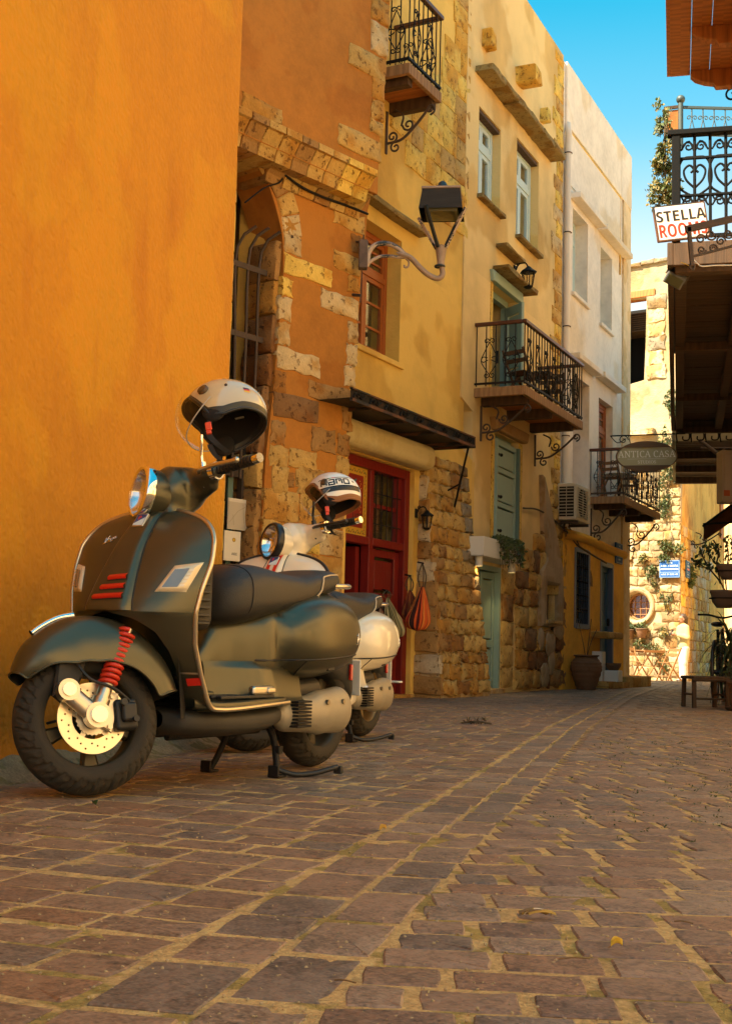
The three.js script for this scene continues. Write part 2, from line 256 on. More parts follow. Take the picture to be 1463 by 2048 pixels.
{
  const pav = thing('pavement', 'street paved with rough reddish brown stone setts and sandy joints', null); pav.userData.kind = 'structure';
  const bn = fbm(9, 4, 71), bed = join([grid(90, 160, (u, v) => { const d = 0.8 + v * v * 11.2, x = -2.6 + 7.0 * u; return V(x, -0.0034 + 0.0031 * bn(x * 0.37 + 3, d * 0.37), -d); }), grid(30, 60, (u, v) => { const d = 12 + v * 28, x = -2.6 + 15.6 * u; return V(x, groundY(d) - 0.004, -d); }), grid(4, 4, (u, v) => V(-2.6 + 15 * u, -0.006, 4 - 4.8 * v))]);
  part(pav, 'sand_joint', boxUV(bed), M.sand);
  const near = [], far = [];
  // one sett: centre (x, d), size along its row and across, the row's turn
  function sett(x, d, w, h, ang, mi, r) {
    const dist = Math.hypot(x, d), lod = d < 6.5 ? 2 : d < 12 ? 1 : 0, c = Math.cos(ang), s = Math.sin(ang), gy = groundY(d) + rr(-0.0008, 0.0012, r);
    const tx = rr(-0.004, 0.004, r), tz = rr(-0.004, 0.004, r);
    const out = [], k = lod === 2 ? [3, 2] : lod === 1 ? [2, 1] : [1, 1], j = lod ? 0.0026 : 0.002;
    const side = (ax, ay, bx, by, n) => { for (let i = 0; i < n; i++) { const t = i / n, e = i === 0 ? 0.6 : 1; out.push([ax + (bx - ax) * t + rr(-j, j, r) * e, ay + (by - ay) * t + rr(-j, j, r) * e]); } };
    const W = w / 2, H = h / 2, q = lod ? 0.006 : 0; // q: rounded corners
    side(-W + q, -H, W - q, -H, k[0]); if (q) out.push([W - q * 0.4, -H + q * 0.5]); side(W, -H + q, W, H - q, k[1]); if (q) out.push([W - q * 0.5, H - q * 0.4]);
    side(W - q, H, -W + q, H, k[0]); side(-W, H - q, -W, -H + q, k[1]);
    const n = out.length, p = [], uv = [], idx = [], ou = rr(0, 20, r), ov = rr(0, 20, r), ch = 0.004, hc = 0.0022;
    const add = (a, b, y) => { p.push(x + a * c - b * s, gy + y + a * tx + b * tz, -(d + a * s + b * c)); uv.push(ou + a, ov + b); };
    add(0, 0, rr(-0.001, 0.0015, r)); for (const o of out) { const l = Math.hypot(...o); add(o[0] * (1 - ch / l), o[1] * (1 - ch / l), rr(-0.0015, 0.0015, r)); }
    if (lod) for (const o of out) add(o[0], o[1], -hc);
    for (const o of out) add(o[0] * 1.01, o[1] * 1.01, -0.02);
    const rings = lod ? 2 : 1;
    for (let i = 0; i < n; i++) { const i2 = (i + 1) % n; idx.push(0, 1 + i, 1 + i2); for (let m = 0; m < rings; m++) { const a = 1 + m * n; idx.push(a + i, a + n + i, a + n + i2, a + i, a + n + i2, a + i2); } }
    const g = new THREE.BufferGeometry(); g.setAttribute('position', new THREE.Float32BufferAttribute(p, 3)); g.setAttribute('uv', new THREE.Float32BufferAttribute(uv, 2)); g.setIndex(idx);
    const f = lod ? toCreasedNormals(g.toNonIndexed(), 0.32) : (g.computeVertexNormals(), g.toNonIndexed());
    (inView(x, d) && d < 8 ? near : far).push({ g: f, mi, dist, x, d });
  }
  const inView = (x, d) => d > 1.45 && Math.abs(x / d) < 0.31;
  const pickM = (r) => { const t = r(); return t < 0.3 ? 0 : t < 0.5 ? 1 : t < 0.68 ? 2 : t < 0.8 ? 3 : t < 0.93 ? 4 : 5; };
  // right of the strip: rows nearly square to the view
  { const r = rng(91); let d = 1.0, row = 0;
    while (d < 36) { const h = rr(0.105, 0.145, r), slp = (q) => interp(q, [[0, -0.13], [2, -0.10], [3, 0.02], [4.2, 0.11], [9, 0.2], [30, 0.25]]), ang = Math.atan(slp(d)), t = slp(d), fan = (slp(d + h) - slp(d)) / h;
      // a row is the set of points (x, d + (x - x0) * tan)
      const x0 = stripR(d) + 0.012; let x = x0 + 0.004; const end = Math.min(rightFoot(d) + 0.3, x0 + 6); let first = true;
      while (x < end) { let w = rr(0.125, 0.215, r); if (first) { w = rr(0.09, 0.22, r); first = false; } const dd = d + (x + w / 2 - x0) * t; const hh = h * (1 + fan * (x + w / 2 - x0)) * Math.cos(ang); sett(x + w / 2, dd + hh / 2, w - rr(0.012, 0.03, r), hh - rr(0.007, 0.013, r), ang, pickM(r), r); x += w; }
      d += h; row++; } }
  // left of the strip: rows square to the orange wall
  { const r = rng(92); let d = 0.7;
    while (d < 34) { const h = rr(0.11, 0.15, r), slope = interp(d, [[0, -0.36], [6, -0.40], [14, -0.45], [30, -0.5]]), ang = Math.atan(slope); const x1 = stripL(d) - 0.012; let x = x1; const c = Math.cos(ang);
      while (x > x1 - 6.5) { const w = rr(0.14, 0.235, r); const xm = x - w * c / 2, dd = d + (xm - x1) * slope; if (dd < -0.5) break; if (xm < leftFoot(dd) - 0.1) break; sett(xm, dd, w - rr(0.008, 0.018, r), h - rr(0.006, 0.011, r), ang, pickM(r), r); x -= w * c; }
      d += h / c; } }
  // the double strip itself
  { const r = rng(93);
    for (const k of [0, 1]) { let d = 0.9; while (d < 34) { const h = rr(0.17, 0.30, r), dm = d + h / 2; const L = stripL(dm), Rr = stripR(dm), mid = (L + Rr) / 2 + 0.01; const a = k ? mid : L, b = k ? Rr : mid; const slope = (stripL(dm + 0.3) - L) / 0.3; const ang = -Math.atan(slope) * 0.9; const w = (b - a) * Math.cos(ang) + 0.004;
      sett((a + b) / 2, dm, w - 0.016, h * 1.0 * Math.cos(ang) - 0.012, ang, [0, 2, 5, 3][Math.floor(r() * 4)], r); d += h; } } }
  // flush stones between the walls' feet and the rows are left to sand; the nearest 300 setts are single pieces
  near.sort((a, b) => a.dist - b.dist);
  near.slice(0, 300).forEach((s) => part(pav, 'sett', s.g, M.setts[s.mi]));
  const rest = [...near.slice(300), ...far];
  M.setts.forEach((m, i) => { const l = rest.filter((s) => s.mi === i).map((s) => s.g); if (l.length) { const o = part(pav, 'sett_field', join(l), m); o.userData.kind = 'stuff'; } });
}

// ================= the left side of the street =================
const houseBody = (g, u0, u1, v1, mat, n0 = -0.62, n1 = -5) => part(g, 'house_body', span(u0, u1, -0.1, v1, n1, n0), mat);
// --- A: the smooth orange house at the left ---
{
  const g = thing('orange_house', 'house with tall blank orange stucco wall beside the parked scooters', 'house', PA.o, PA.turn);
  part(g, 'wall', slab(rect(-16, 2.15, -0.1, 10), [], -0.5, 0), M.orange);
  houseBody(g, -16, 2.15, 10, M.orange, -0.5, -6);
  const r = rng(5), base = [];
  { const n = fbm(6, 4, 9); base.push(boxUV(grid(120, 5, (u, v) => { const k = n(u * 3 % 1, v * 0.2), w = 0.10 + 0.10 * k; return V(-2 + 4.15 * u, 0.065 * Math.pow(1 - v, 1.6) * (0.5 + k) - 0.004, w * v + 0.001); }))); }
  part(g, 'mortar_fillet', base, std({ color: [0.30, 0.25, 0.18], map: rep(T.sand, 1.5), bumpMap: rep(T.settsBump, 2), bumpScale: 0.008, roughness: 0.95 }), 'grey mortar skirt along the foot of the wall');
}

// --- B: the old stone house with the arch ---
{
  const g = thing('stone_arch_house', 'old stone house with barred archway and orange plaster between its blocks', 'house', PB.o, PB.turn);
  const P = (x, y, n = 0) => PB.uv(x, y, n), r = rng(15);
  const zz = (x, y) => [430 + 0.2685 * x, 400 + 0.2686 * y];
  // lower wall, its right edge follows the worn corner
  const corner = [[1.36, -0.1], [1.35, 1.47], [1.352, 2.3], [1.393, 2.96], [1.504, 3.75], [1.578, 4.64], [1.66, 4.95]];
  const jamb = [[564, 467], [567, 505], [566, 560], [560, 630], [553, 700], [548, 770], [540, 840], [533, 900], [520, 1100]].map((p) => P(...p));
  const arch = [[479, 302], [511, 327], [536, 366], [550, 409], [558, 440]].map((p) => P(...p));
  const apexU = -0.16;
  const left = [[-0.15, arch[0][1]]];
  const hole = [...left, ...arch, ...jamb, [0.28, 0.02], [-0.15, 0.02]];
  part(g, 'wall', slab([[-7, -0.1], ...corner, [-7, 4.95]], [hole.map(([u, v]) => [u, Math.max(v, 0.02)])], -0.38, 0), M.infill, 'orange plaster between the stones');
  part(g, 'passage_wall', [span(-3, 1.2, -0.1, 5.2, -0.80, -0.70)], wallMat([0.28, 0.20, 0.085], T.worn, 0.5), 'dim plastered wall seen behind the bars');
  houseBody(g, -9, 1.25, 9.5, M.infill, -0.82, -6);
  // stones: [left, right, top, bottom] measured on the wall
  const stone = (xl, xr, yt, yb, mat, n = 0, name = 'stone_block', o = {}) => {
    const xm = (xl + xr) / 2, ym = (yt + yb) / 2, a = P(...zz(xl, ym), n), b = P(...zz(xr, ym), n), t = P(...zz(xm, yt), n), c = P(...zz(xm, yb), n);
    const w = b[0] - a[0], h = t[1] - c[1];
    part(g, name, mv(block(w - 0.006, h - 0.006, 0.10, r, { jag: 0.013, ch: 0.006, k: 5, bulge: 0.005, ...o }), (a[0] + b[0]) / 2, (t[1] + c[1]) / 2, n - 0.040), mat);
  };
  const S = [M.stoneA, M.stoneB, M.stoneC, M.stoneD, M.stoneE];
  for (const q of [[505, 615, 130, 255, 0], [515, 640, 260, 410, 2], [510, 870, 455, 605, 4], [495, 575, 580, 720, 4], [470, 570, 725, 900, 2], [465, 555, 910, 1080, 2], [455, 780, 1125, 1290, 2],
    [880, 1110, 85, 215, 0], [1010, 1105, 265, 400, 1], [880, 1080, 400, 540, 0], [985, 1072, 570, 690, 0], [785, 1065, 700, 850, 2], [985, 1062, 915, 1065, 2], [975, 1055, 1075, 1235, 2], [960, 1042, 1240, 1390, 2],
    [690, 1020, 1375, 1510, 1], [440, 530, 1275, 1440, 1], [432, 768, 1455, 1640, 3], [940, 1018, 1540, 1720, 1], [412, 525, 1640, 1820, 1], [712, 898, 1700, 1880, 1], [902, 1000, 1745, 1905, 1],
    [400, 545, 1830, 1995, 0], [548, 752, 1862, 2005, 0], [900, 998, 1915, 2050, 0], [440, 590, 2010, 2130, 1], [600, 760, 2015, 2150, 0]]) stone(q[0], q[1], q[2], q[3], S[q[4]]);
  // courses below, down to the ground
  const orangeAt = (u, v) => (u > 0.38 && u < 0.62 && v > 1.9 && v < 2.1);
  for (let v = 0.0, k = 0; v < 1.78; k++) { const h = rr(0.24, 0.30, r); let u = 0.29 + 0.012 * v; const e = 1.35; while (u < e - 0.05) { let w = Math.min(rr(0.22, 0.5, r), e - u); if (e - u - w < 0.1) w = e - u; if (!orangeAt(u + w / 2, v + h / 2)) part(g, 'stone_block', mv(block(w - 0.008, h - 0.008, 0.10, r, { k: 4, ch: 0.007 }), u + w / 2, v + h / 2, -0.036), S[[0, 1, 0, 2, 0, 4][Math.floor(r() * 6)]]); u += w; } v += h; }
  for (const [x, y, n] of [[0.9, 1.95, 0.34], [0.5, 1.92, 0.2]]) part(g, 'stone_block', mv(block(n, 0.24, 0.1, r, { k: 4 }), x, y, -0.03), S[0]);
  // voussoirs of the arch
  const cu = apexU, cv = 4.02, R = 0.63;
  for (let i = 0; i < 6; i++) { const a = 0.12 + i * 0.25, w = 0.24; const pts = [[R - 0.0, a], [R + 0.24, a], [R + 0.24, a + w], [R - 0.0, a + w]].map(([q, t]) => [cu + Math.cos(t) * q * 0.98, cv + Math.sin(t) * q * 1.02]); part(g, 'voussoir', slab(pts, [], -0.38, 0.012 + 0.006 * (i % 3), 0.012), S[[2, 0, 1, 0, 0, 2, 0][i]]); }
  // stones lining the right-hand reveal
  for (let v = 0.0; v < 3.9;) { const h = rr(0.26, 0.36, r); const uj = interp(v + h / 2, [[0, 0.28], [1.3, 0.298], [2.16, 0.316], [3.05, 0.426], [3.95, 0.446]]); part(g, 'reveal_stone', mv(block(0.34, h - 0.01, 0.07, r, { k: 3, bulge: 0.014 }).rotateY(-Math.PI / 2), uj - 0.028, v + h / 2, -0.20), S[[1, 3, 1, 0, 3][Math.floor(r() * 5)]]); v += h; }
  // stone pier left of the arch, seen past the edge of the orange house
  for (let v = 0; v < 5; v += 0.42) part(g, 'stone_block', mv(block(0.5, 0.41, 0.14, r, { k: 3, bulge: 0.003, jag: 0.005 }), -0.40, v + 0.2, -0.04), S[v % 0.84 < 0.4 ? 0 : 4]);

  // two stepped mouldings that carry the upper storey
  const ledge = (x0, y0, x1, y1, hgt, nTop, nBot, count, seed) => { const a = P(x0, y0, nTop), b = P(x1, y1, nTop), v = (a[1] + b[1]) / 2; for (let i = 0; i < count; i++) { const u0 = a[0] + (b[0] - a[0]) * i / count, u1 = a[0] + (b[0] - a[0]) * (i + 1) / count, w = u1 - u0 - 0.008;
      const sh = poly([[0.3, v - hgt], [0.3, v], [-nTop + 0.015, v], [-nTop, v - 0.01], [-nTop, v - 0.07], [-nTop + 0.03, v - 0.075], [-nBot - 0.02, v - hgt * 0.72], [-nBot, v - hgt]].reverse());
      const e = new THREE.ExtrudeGeometry(sh, { depth: w - 0.012, bevelEnabled: true, bevelThickness: 0.006, bevelSize: 0.006, bevelOffset: -0.006, bevelSegments: 1 });
      e.rotateY(Math.PI / 2); e.translate(u0 + 0.01, 0, 0);   // the run lies along the wall
      part(g, 'moulding_stone', shiftUV(boxUV(e), rr(0, 9, r), rr(0, 9, r)), S[[0, 1, 0, 2, 0, 4][Math.floor(r() * 6)]]); } };
  ledge(470, 228, 757, 318, 0.28, 0.34, 0.20, 9);
  ledge(560, 300, 747, 372, 0.26, 0.20, 0.03, 6);
  // upper storey
  const U = (x, y) => P(x, y, 0.24);
  const ue = [U(757, 300), U(770, 150), U(782, -40)];
  part(g, 'upper_wall', slab([[-7, 4.7], [ue[0][0], 4.7], ue[0], ue[1], ue[2], [ue[2][0] + 0.2, 9.5], [-7, 9.5]], [], -0.4, 0.24), M.infill, 'orange plaster of the upper storey');
  const z1 = (x, y) => [440 + 0.3554 * x, 0.3554 * y];
  for (const [xl, xr, yt, yb, m] of [[850, 950, 0, 130, 0], [845, 945, 135, 310, 2], [722, 930, 290, 420, 0], [850, 925, 440, 560, 0], [848, 922, 565, 675, 0], [660, 905, 745, 870, 0], [840, 915, 680, 760, 0], [120, 350, 570, 660, 0], [852, 955, -140, -5, 0]]) {
    const xm = (xl + xr) / 2, ym = (yt + yb) / 2, f = (x, y) => P(...z1(x, y), 0.24), a = f(xl, ym), b = f(xr, ym), t = f(xm, yt), c = f(xm, yb);
    part(g, 'stone_block', mv(block(b[0] - a[0] - 0.004, t[1] - c[1] - 0.004, 0.1, r, { k: 4 }), (a[0] + b[0]) / 2, (t[1] + c[1]) / 2, 0.208), S[m]);
  }
  // iron grille in the arch
  const gr = sub(g, 'window_grille');
  const nG = -0.12, Ug = (x, y) => P(x, y, nG);
  for (const [x, xb, yt] of [[474, 466, 455], [500, 482, 458], [522, 503, 466], [548, 522, 474]]) { const t = Ug(x, yt + 25), b = Ug(xb, 900); part(gr, 'bar', [tube([[b[0], 1.9, nG], [(t[0] + b[0]) / 2, (t[1] + 2) / 2, nG], [t[0], t[1] - 0.1, nG], [t[0] + 0.02, t[1] + 0.02, nG + 0.03], [t[0] + 0.09, t[1] + 0.12, nG + 0.14]], 0.014, 18)], M.ironRust); }
  for (const [xa, ya, xb, yb] of [[455, 522, 556, 553], [462, 660, 545, 690]]) { const a = Ug(xa, ya), b = Ug(xb, yb); part(gr, 'cross_bar', beam([a[0] - 0.4, (a[1] + b[1]) / 2, nG], [b[0] + 0.05, (a[1] + b[1]) / 2, nG], 0.05, 0.014, V(0, 0, 1)), M.ironRust); }
  // green slatted gate below
  const gate = sub(g, 'gate'), nA = -0.2;
  part(gate, 'frame', [span(-0.95, 0.30, 1.92, 1.99, nA - 0.03, nA + 0.03), span(0.22, 0.30, 0.03, 1.99, nA - 0.03, nA + 0.03), span(-0.95, 0.3, 1.52, 1.57, nA - 0.025, nA + 0.025), span(-0.95, 0.3, 0.5, 0.56, nA - 0.02, nA + 0.02)], M.ironRust);
  for (let u = -0.9; u < 0.2; u += 0.095) part(gate, 'slat', rbox(0.06, 1.9, 0.02, 0.004, u, 0.99, nA - 0.035), M.tealDark);
  part(gate, 'handle_bar', [bar([0.26, 2.05, nA], [0.26, 2.6, nA + 0.02], 0.018), new THREE.SphereGeometry(0.045, 10, 8).translate(0.26, 2.3, nA)], M.iron);
  // cable along the moulding
  const cb = thing('power_cable', 'black cable looping below the stone moulding to the corner', 'cable', PB.o, PB.turn);
  const cp = [[478, 262], [505, 285], [540, 318], [565, 345], [600, 372], [640, 392], [690, 410], [735, 428]].map((p, i) => { const n = [0.06, 0.06, 0.06, 0.07, 0.07, 0.06, 0.06, 0.05][i]; const q = P(...p, n); return [q[0], q[1], n]; });
  const c2 = [[567, 344], [562, 362], [530, 375], [490, 405]].map((p) => { const q = P(...p, 0.05); return [q[0], q[1], 0.05]; });
  part(cb, 'main_cable', tube(cp, 0.012, 40), M.iron); part(cb, 'branch', tube(c2, 0.008, 20), M.iron);
  // notices on the gate
  const paper = (name, label, x0, x1, y0, y1, draw, n) => { const a = P(x0, (y0 + y1) / 2, n), b = P(x1, (y0 + y1) / 2, n), t = P((x0 + x1) / 2, y0, n), c = P((x0 + x1) / 2, y1, n); const w = b[0] - a[0], h = t[1] - c[1], o = thing(name, label, 'notice', PB.at((a[0] + b[0]) / 2, (t[1] + c[1]) / 2, n), PB.turn); part(o, 'sheet', box(w, h, 0.006), M.white); if (draw) { const m = std({ map: canvasTex(256, 384, draw), roughness: 0.7 }); part(o, 'print', new THREE.PlaneGeometry(w * 0.98, h * 0.98).translate(0, 0, 0.006), m); } return o; };
  paper('posted_notice', 'white notice with a small gold emblem and black capitals on the gate', 447, 480, 1062, 1122, (c, w, h) => { c.fillStyle = '#d9d2c2'; c.fillRect(0, 0, w, h); c.fillStyle = '#c9a12a'; c.beginPath(); c.arc(150, 110, 26, 0, 7); c.fill(); c.fillStyle = '#8d6d14'; for (let i = 0; i < 8; i++) { c.beginPath(); c.arc(150 + Math.cos(i * 0.785) * 22, 110 + Math.sin(i * 0.785) * 22, 7, 0, 7); c.fill(); } c.fillStyle = '#1a1a1a'; c.font = 'bold 46px sans-serif'; c.fillText('ΛΟΣ', 120, 310); }, -0.14);
  paper('plastic_sleeve_notice', 'crumpled grey paper in a clear sleeve on the gate above the notice', 455, 497, 998, 1060, (c, w, h) => { c.fillStyle = '#b5ab98'; c.fillRect(0, 0, w, h); c.strokeStyle = '#7a705e'; c.lineWidth = 3; for (const [a, b, d, e] of [[20, 300, 120, 150], [120, 150, 210, 90], [60, 200, 70, 330], [180, 60, 200, 300]]) { c.beginPath(); c.moveTo(a, b); c.lineTo(d, e); c.stroke(); } c.fillStyle = '#cfc6b5'; c.fillRect(0, 0, w, 40); }, -0.13);
}

// shared builders for openings, irons and stones
// frame with sash members in a wall opening; z = depth of its middle, cols x rows of panes
function casement(g, name, u0, u1, v0, v1, z, mat, o = {}) {
  const t = o.t ?? 0.06, d = o.d ?? 0.06, w = sub(g, name); const cx = (u0 + u1) / 2;
  part(w, 'frame', [span(u0, u0 + t, v0, v1, z - d / 2, z + d / 2, 0.006), span(u1 - t, u1, v0, v1, z - d / 2, z + d / 2, 0.006), span(u0 + t, u1 - t, v1 - t, v1, z - d / 2, z + d / 2, 0.006), span(u0 + t, u1 - t, v0, v0 + t, z - d / 2, z + d / 2, 0.006)], mat);
  const tr = o.transom; if (tr) part(w, 'transom', span(u0 + t, u1 - t, tr - t / 2, tr + t / 2, z - d / 2 - 0.002, z + d / 2 + 0.004, 0.005), mat);
  const lv = [[v0 + t, tr ? tr - t / 2 : v1 - t], ...(tr ? [[tr + t / 2, v1 - t]] : [])], s = t * 0.75;
  for (const [a, b] of lv) for (const [x0, x1] of o.single ? [[u0 + t, u1 - t]] : [[u0 + t, cx], [cx, u1 - t]]) {
    part(w, 'sash', [span(x0 + 0.002, x0 + s, a + 0.002, b - 0.002, z - d / 2 + 0.01, z + d / 2 - 0.01), span(x1 - s, x1 - 0.002, a + 0.002, b - 0.002, z - d / 2 + 0.01, z + d / 2 - 0.01), span(x0 + s, x1 - s, a + 0.002, a + s, z - d / 2 + 0.01, z + d / 2 - 0.01), span(x0 + s, x1 - s, b - s, b - 0.002, z - d / 2 + 0.01, z + d / 2 - 0.01), ...(o.bars || []).map((k) => span(x0 + s, x1 - s, a + (b - a) * k - 0.012, a + (b - a) * k + 0.012, z - 0.012, z + 0.012))], mat);
    part(w, 'pane', span(x0 + s, x1 - s, a + s, b - s, z - 0.003, z + 0.003), M.pane);
  }
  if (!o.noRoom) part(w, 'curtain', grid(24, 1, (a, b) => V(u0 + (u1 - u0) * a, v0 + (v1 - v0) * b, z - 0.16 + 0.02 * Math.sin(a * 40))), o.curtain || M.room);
  return w;
}
const MC = { netCurtain: std({ color: [0.30, 0.26, 0.20], roughness: 0.95 }) };
// railing ornament: a lozenge with scrolls, in the x-y plane, centred on 0
function lozenge(w, h, r = 0.006) {
  const a = [], H = h / 2, W = w / 2;
  for (const s of [-1, 1]) {
    a.push(tube([[0, H, 0], [s * W * 0.55, H * 0.45, 0], [s * W, -0.02, 0], [s * W * 0.75, -H * 0.22, 0], [s * W * 0.2, -H * 0.1, 0]], r, 16, 5));
    a.push(tube([[0, -H, 0], [s * W * 0.55, -H * 0.6, 0], [s * W, -H * 0.16, 0], [s * W * 0.8, H * 0.1, 0], [s * W * 0.25, H * 0.04, 0]], r, 16, 5));
    a.push(tube(spiral(1.1, w * 0.17, w * 0.05, s > 0 ? Math.PI : 0, s * w * 0.17, H + w * 0.04, -s, 10), r, 14, 5));
    a.push(tube(spiral(1.1, w * 0.17, w * 0.05, s > 0 ? Math.PI : 0, s * w * 0.17, -H - w * 0.02, s, 10), r, 14, 5));
  }
  return join(a);
}
// scrolled bracket in the plane x (out of the wall) - y, hanging below y = 0
function bracketGeo(len, drop, r = 0.014) {
  const a = [bar([0, 0, 0], [0, -drop * 1.25, 0], r * 1.3), tube([[0.02, -drop * 0.95, 0], [len * 0.35, -drop * 0.9, 0], [len * 0.7, -drop * 0.5, 0], [len * 0.97, -0.03, 0]], r, 20, 6)];
  a.push(tube(spiral(1.3, drop * 0.16, drop * 0.04, -Math.PI / 2, len * 0.98, -drop * 0.17, 1, 12), r * 0.8, 16, 5));
  a.push(tube(spiral(1.3, drop * 0.17, drop * 0.04, -Math.PI / 2, drop * 0.2, -drop * 0.78, 1, 12), r * 0.8, 16, 5));
  a.push(tube(spiral(1.2, drop * 0.17, drop * 0.04, Math.PI / 2, len * 0.22, -drop * 1.1, 1, 12), r * 0.8, 16, 5));
  a.push(tube(spiral(1.3, drop * 0.18, drop * 0.05, Math.PI, len * 0.5, -drop * 0.5, 1, 12), r * 0.8, 16, 5));
  a.push(tube([[len * 0.34, -drop * 0.5, 0], [len * 0.38, -drop * 0.2, 0], [len * 0.2, 0, 0]], r * 0.8, 8, 5));
  return join(a);
}
// balcony of boards on beams with an iron railing; left, front and right sides; n = how far it stands out
function balcony(g, label, u0, u1, v, n, o = {}) {
  const b = sub(g, 'balcony'); if (label) b.userData.label = label;
  const h = o.h ?? 0.80, th = o.th ?? 0.10, iron = o.iron || M.iron;
  part(b, 'deck_edge', [span(u0, u1, v - th, v, n - 0.05, n, 0.006), span(u0, u0 + 0.05, v - th, v, 0.0, n - 0.052, 0.006), span(u1 - 0.05, u1, v - th, v, 0.0, n - 0.052, 0.006)], o.edge || M.woodDeck);
  const nb = Math.max(3, Math.round((u1 - u0) / 0.16)); for (let i = 0; i < nb; i++) { const a = u0 + 0.052 + (u1 - u0 - 0.104) * i / nb, c = u0 + 0.052 + (u1 - u0 - 0.104) * (i + 1) / nb; part(b, 'board', span(a + 0.003, c - 0.003, v - th * 0.45, v - 0.012, 0.0, n - 0.055), o.boards || M.woodSoffit); }
  for (const k of o.beams || [0.12, 0.5, 0.88]) { const x = u0 + (u1 - u0) * k; part(b, 'beam', span(x - 0.05, x + 0.05, v - th - 0.06, v - th * 0.46, 0, n - 0.06, 0.006), M.woodDark); }
  const top = v + h, low = v + 0.05, rt = o.rail || M.rail;
  part(b, 'handrail', [span(u0 - 0.01, u1 + 0.01, top - 0.02, top + 0.025, n - 0.045, n + 0.01, 0.01), span(u0 - 0.01, u0 + 0.045, top - 0.02, top + 0.025, 0.0, n - 0.046, 0.01), span(u1 - 0.045, u1 + 0.01, top - 0.02, top + 0.025, 0.0, n - 0.046, 0.01)], rt);
  part(b, 'bottom_rail', [span(u0, u1, low - 0.012, low + 0.012, n - 0.03, n - 0.006), span(u0 + 0.006, u0 + 0.03, low - 0.012, low + 0.012, 0, n - 0.032), span(u1 - 0.03, u1 - 0.006, low - 0.012, low + 0.012, 0, n - 0.032)], iron);
  const nf = o.count ?? Math.round((u1 - u0) / 0.115); const rr1 = 0.0075;
  const bg = new THREE.CylinderGeometry(rr1, rr1, h - 0.03, 6);
  const put = (x, z) => { const m = part(b, 'baluster', bg, iron); m.position.set(x, v + h / 2 + 0.005, z); };
  for (let i = 0; i <= nf; i++) put(u0 + 0.018 + (u1 - u0 - 0.036) * i / nf, n - 0.018);
  const ns = Math.max(2, Math.round(n / 0.12)); for (let i = 0; i < ns; i++) { put(u0 + 0.018, 0.02 + (n - 0.03) * i / ns); put(u1 - 0.018, 0.02 + (n - 0.03) * i / ns); }
  const lw = (u1 - u0 - 0.036) / nf * 2, lg = lozenge(lw * 0.86, h * 0.52), ls = lozenge((n - 0.03) / ns * 1.7, h * 0.52);
  for (let i = 1; i < nf - 1; i += 3) { const m = part(b, 'scroll_ornament', lg, iron); m.position.set(u0 + 0.018 + (u1 - u0 - 0.036) * (i + 0.5) / nf, v + h * 0.46, n - 0.010); }
  for (const x of [u0 + 0.014, u1 - 0.014]) for (const k of [0.28, 0.74]) { const m = part(b, 'scroll_ornament', ls, iron); m.position.set(x, v + h * 0.46, 0.02 + (n - 0.05) * k); m.rotation.y = Math.PI / 2; }
  const bk = bracketGeo(n * 0.92, o.drop ?? 0.42); for (const x of o.brackets || [u0 + 0.06, u1 - 0.06]) { const m = part(b, 'bracket', bk, M.ironRust); m.position.set(x, v - th - 0.06, 0.005); m.rotation.y = -Math.PI / 2; }
  return b;
}
// rows of worn blocks along a vertical strip whose right edge is ue and whose left edge wanders
function quoins(g, ue, v0, v1, wa, wb, z, mats, r, hh = [0.22, 0.34], flip = 0) {
  for (let v = v0, k = 0; v < v1 - 0.08; k++) { const h = Math.min(rr(...hh, r), v1 - v), w = (k % 2 ? wb : wa) * rr(0.85, 1.15, r); part(g, 'quoin_stone', mv(block(w, h - 0.008, 0.1, r, { k: 3, jag: 0.016, bulge: 0.01 }), flip ? ue + w / 2 : ue - w / 2, v + h / 2, z), mats[Math.floor(r() * mats.length)]); v += h; }
}

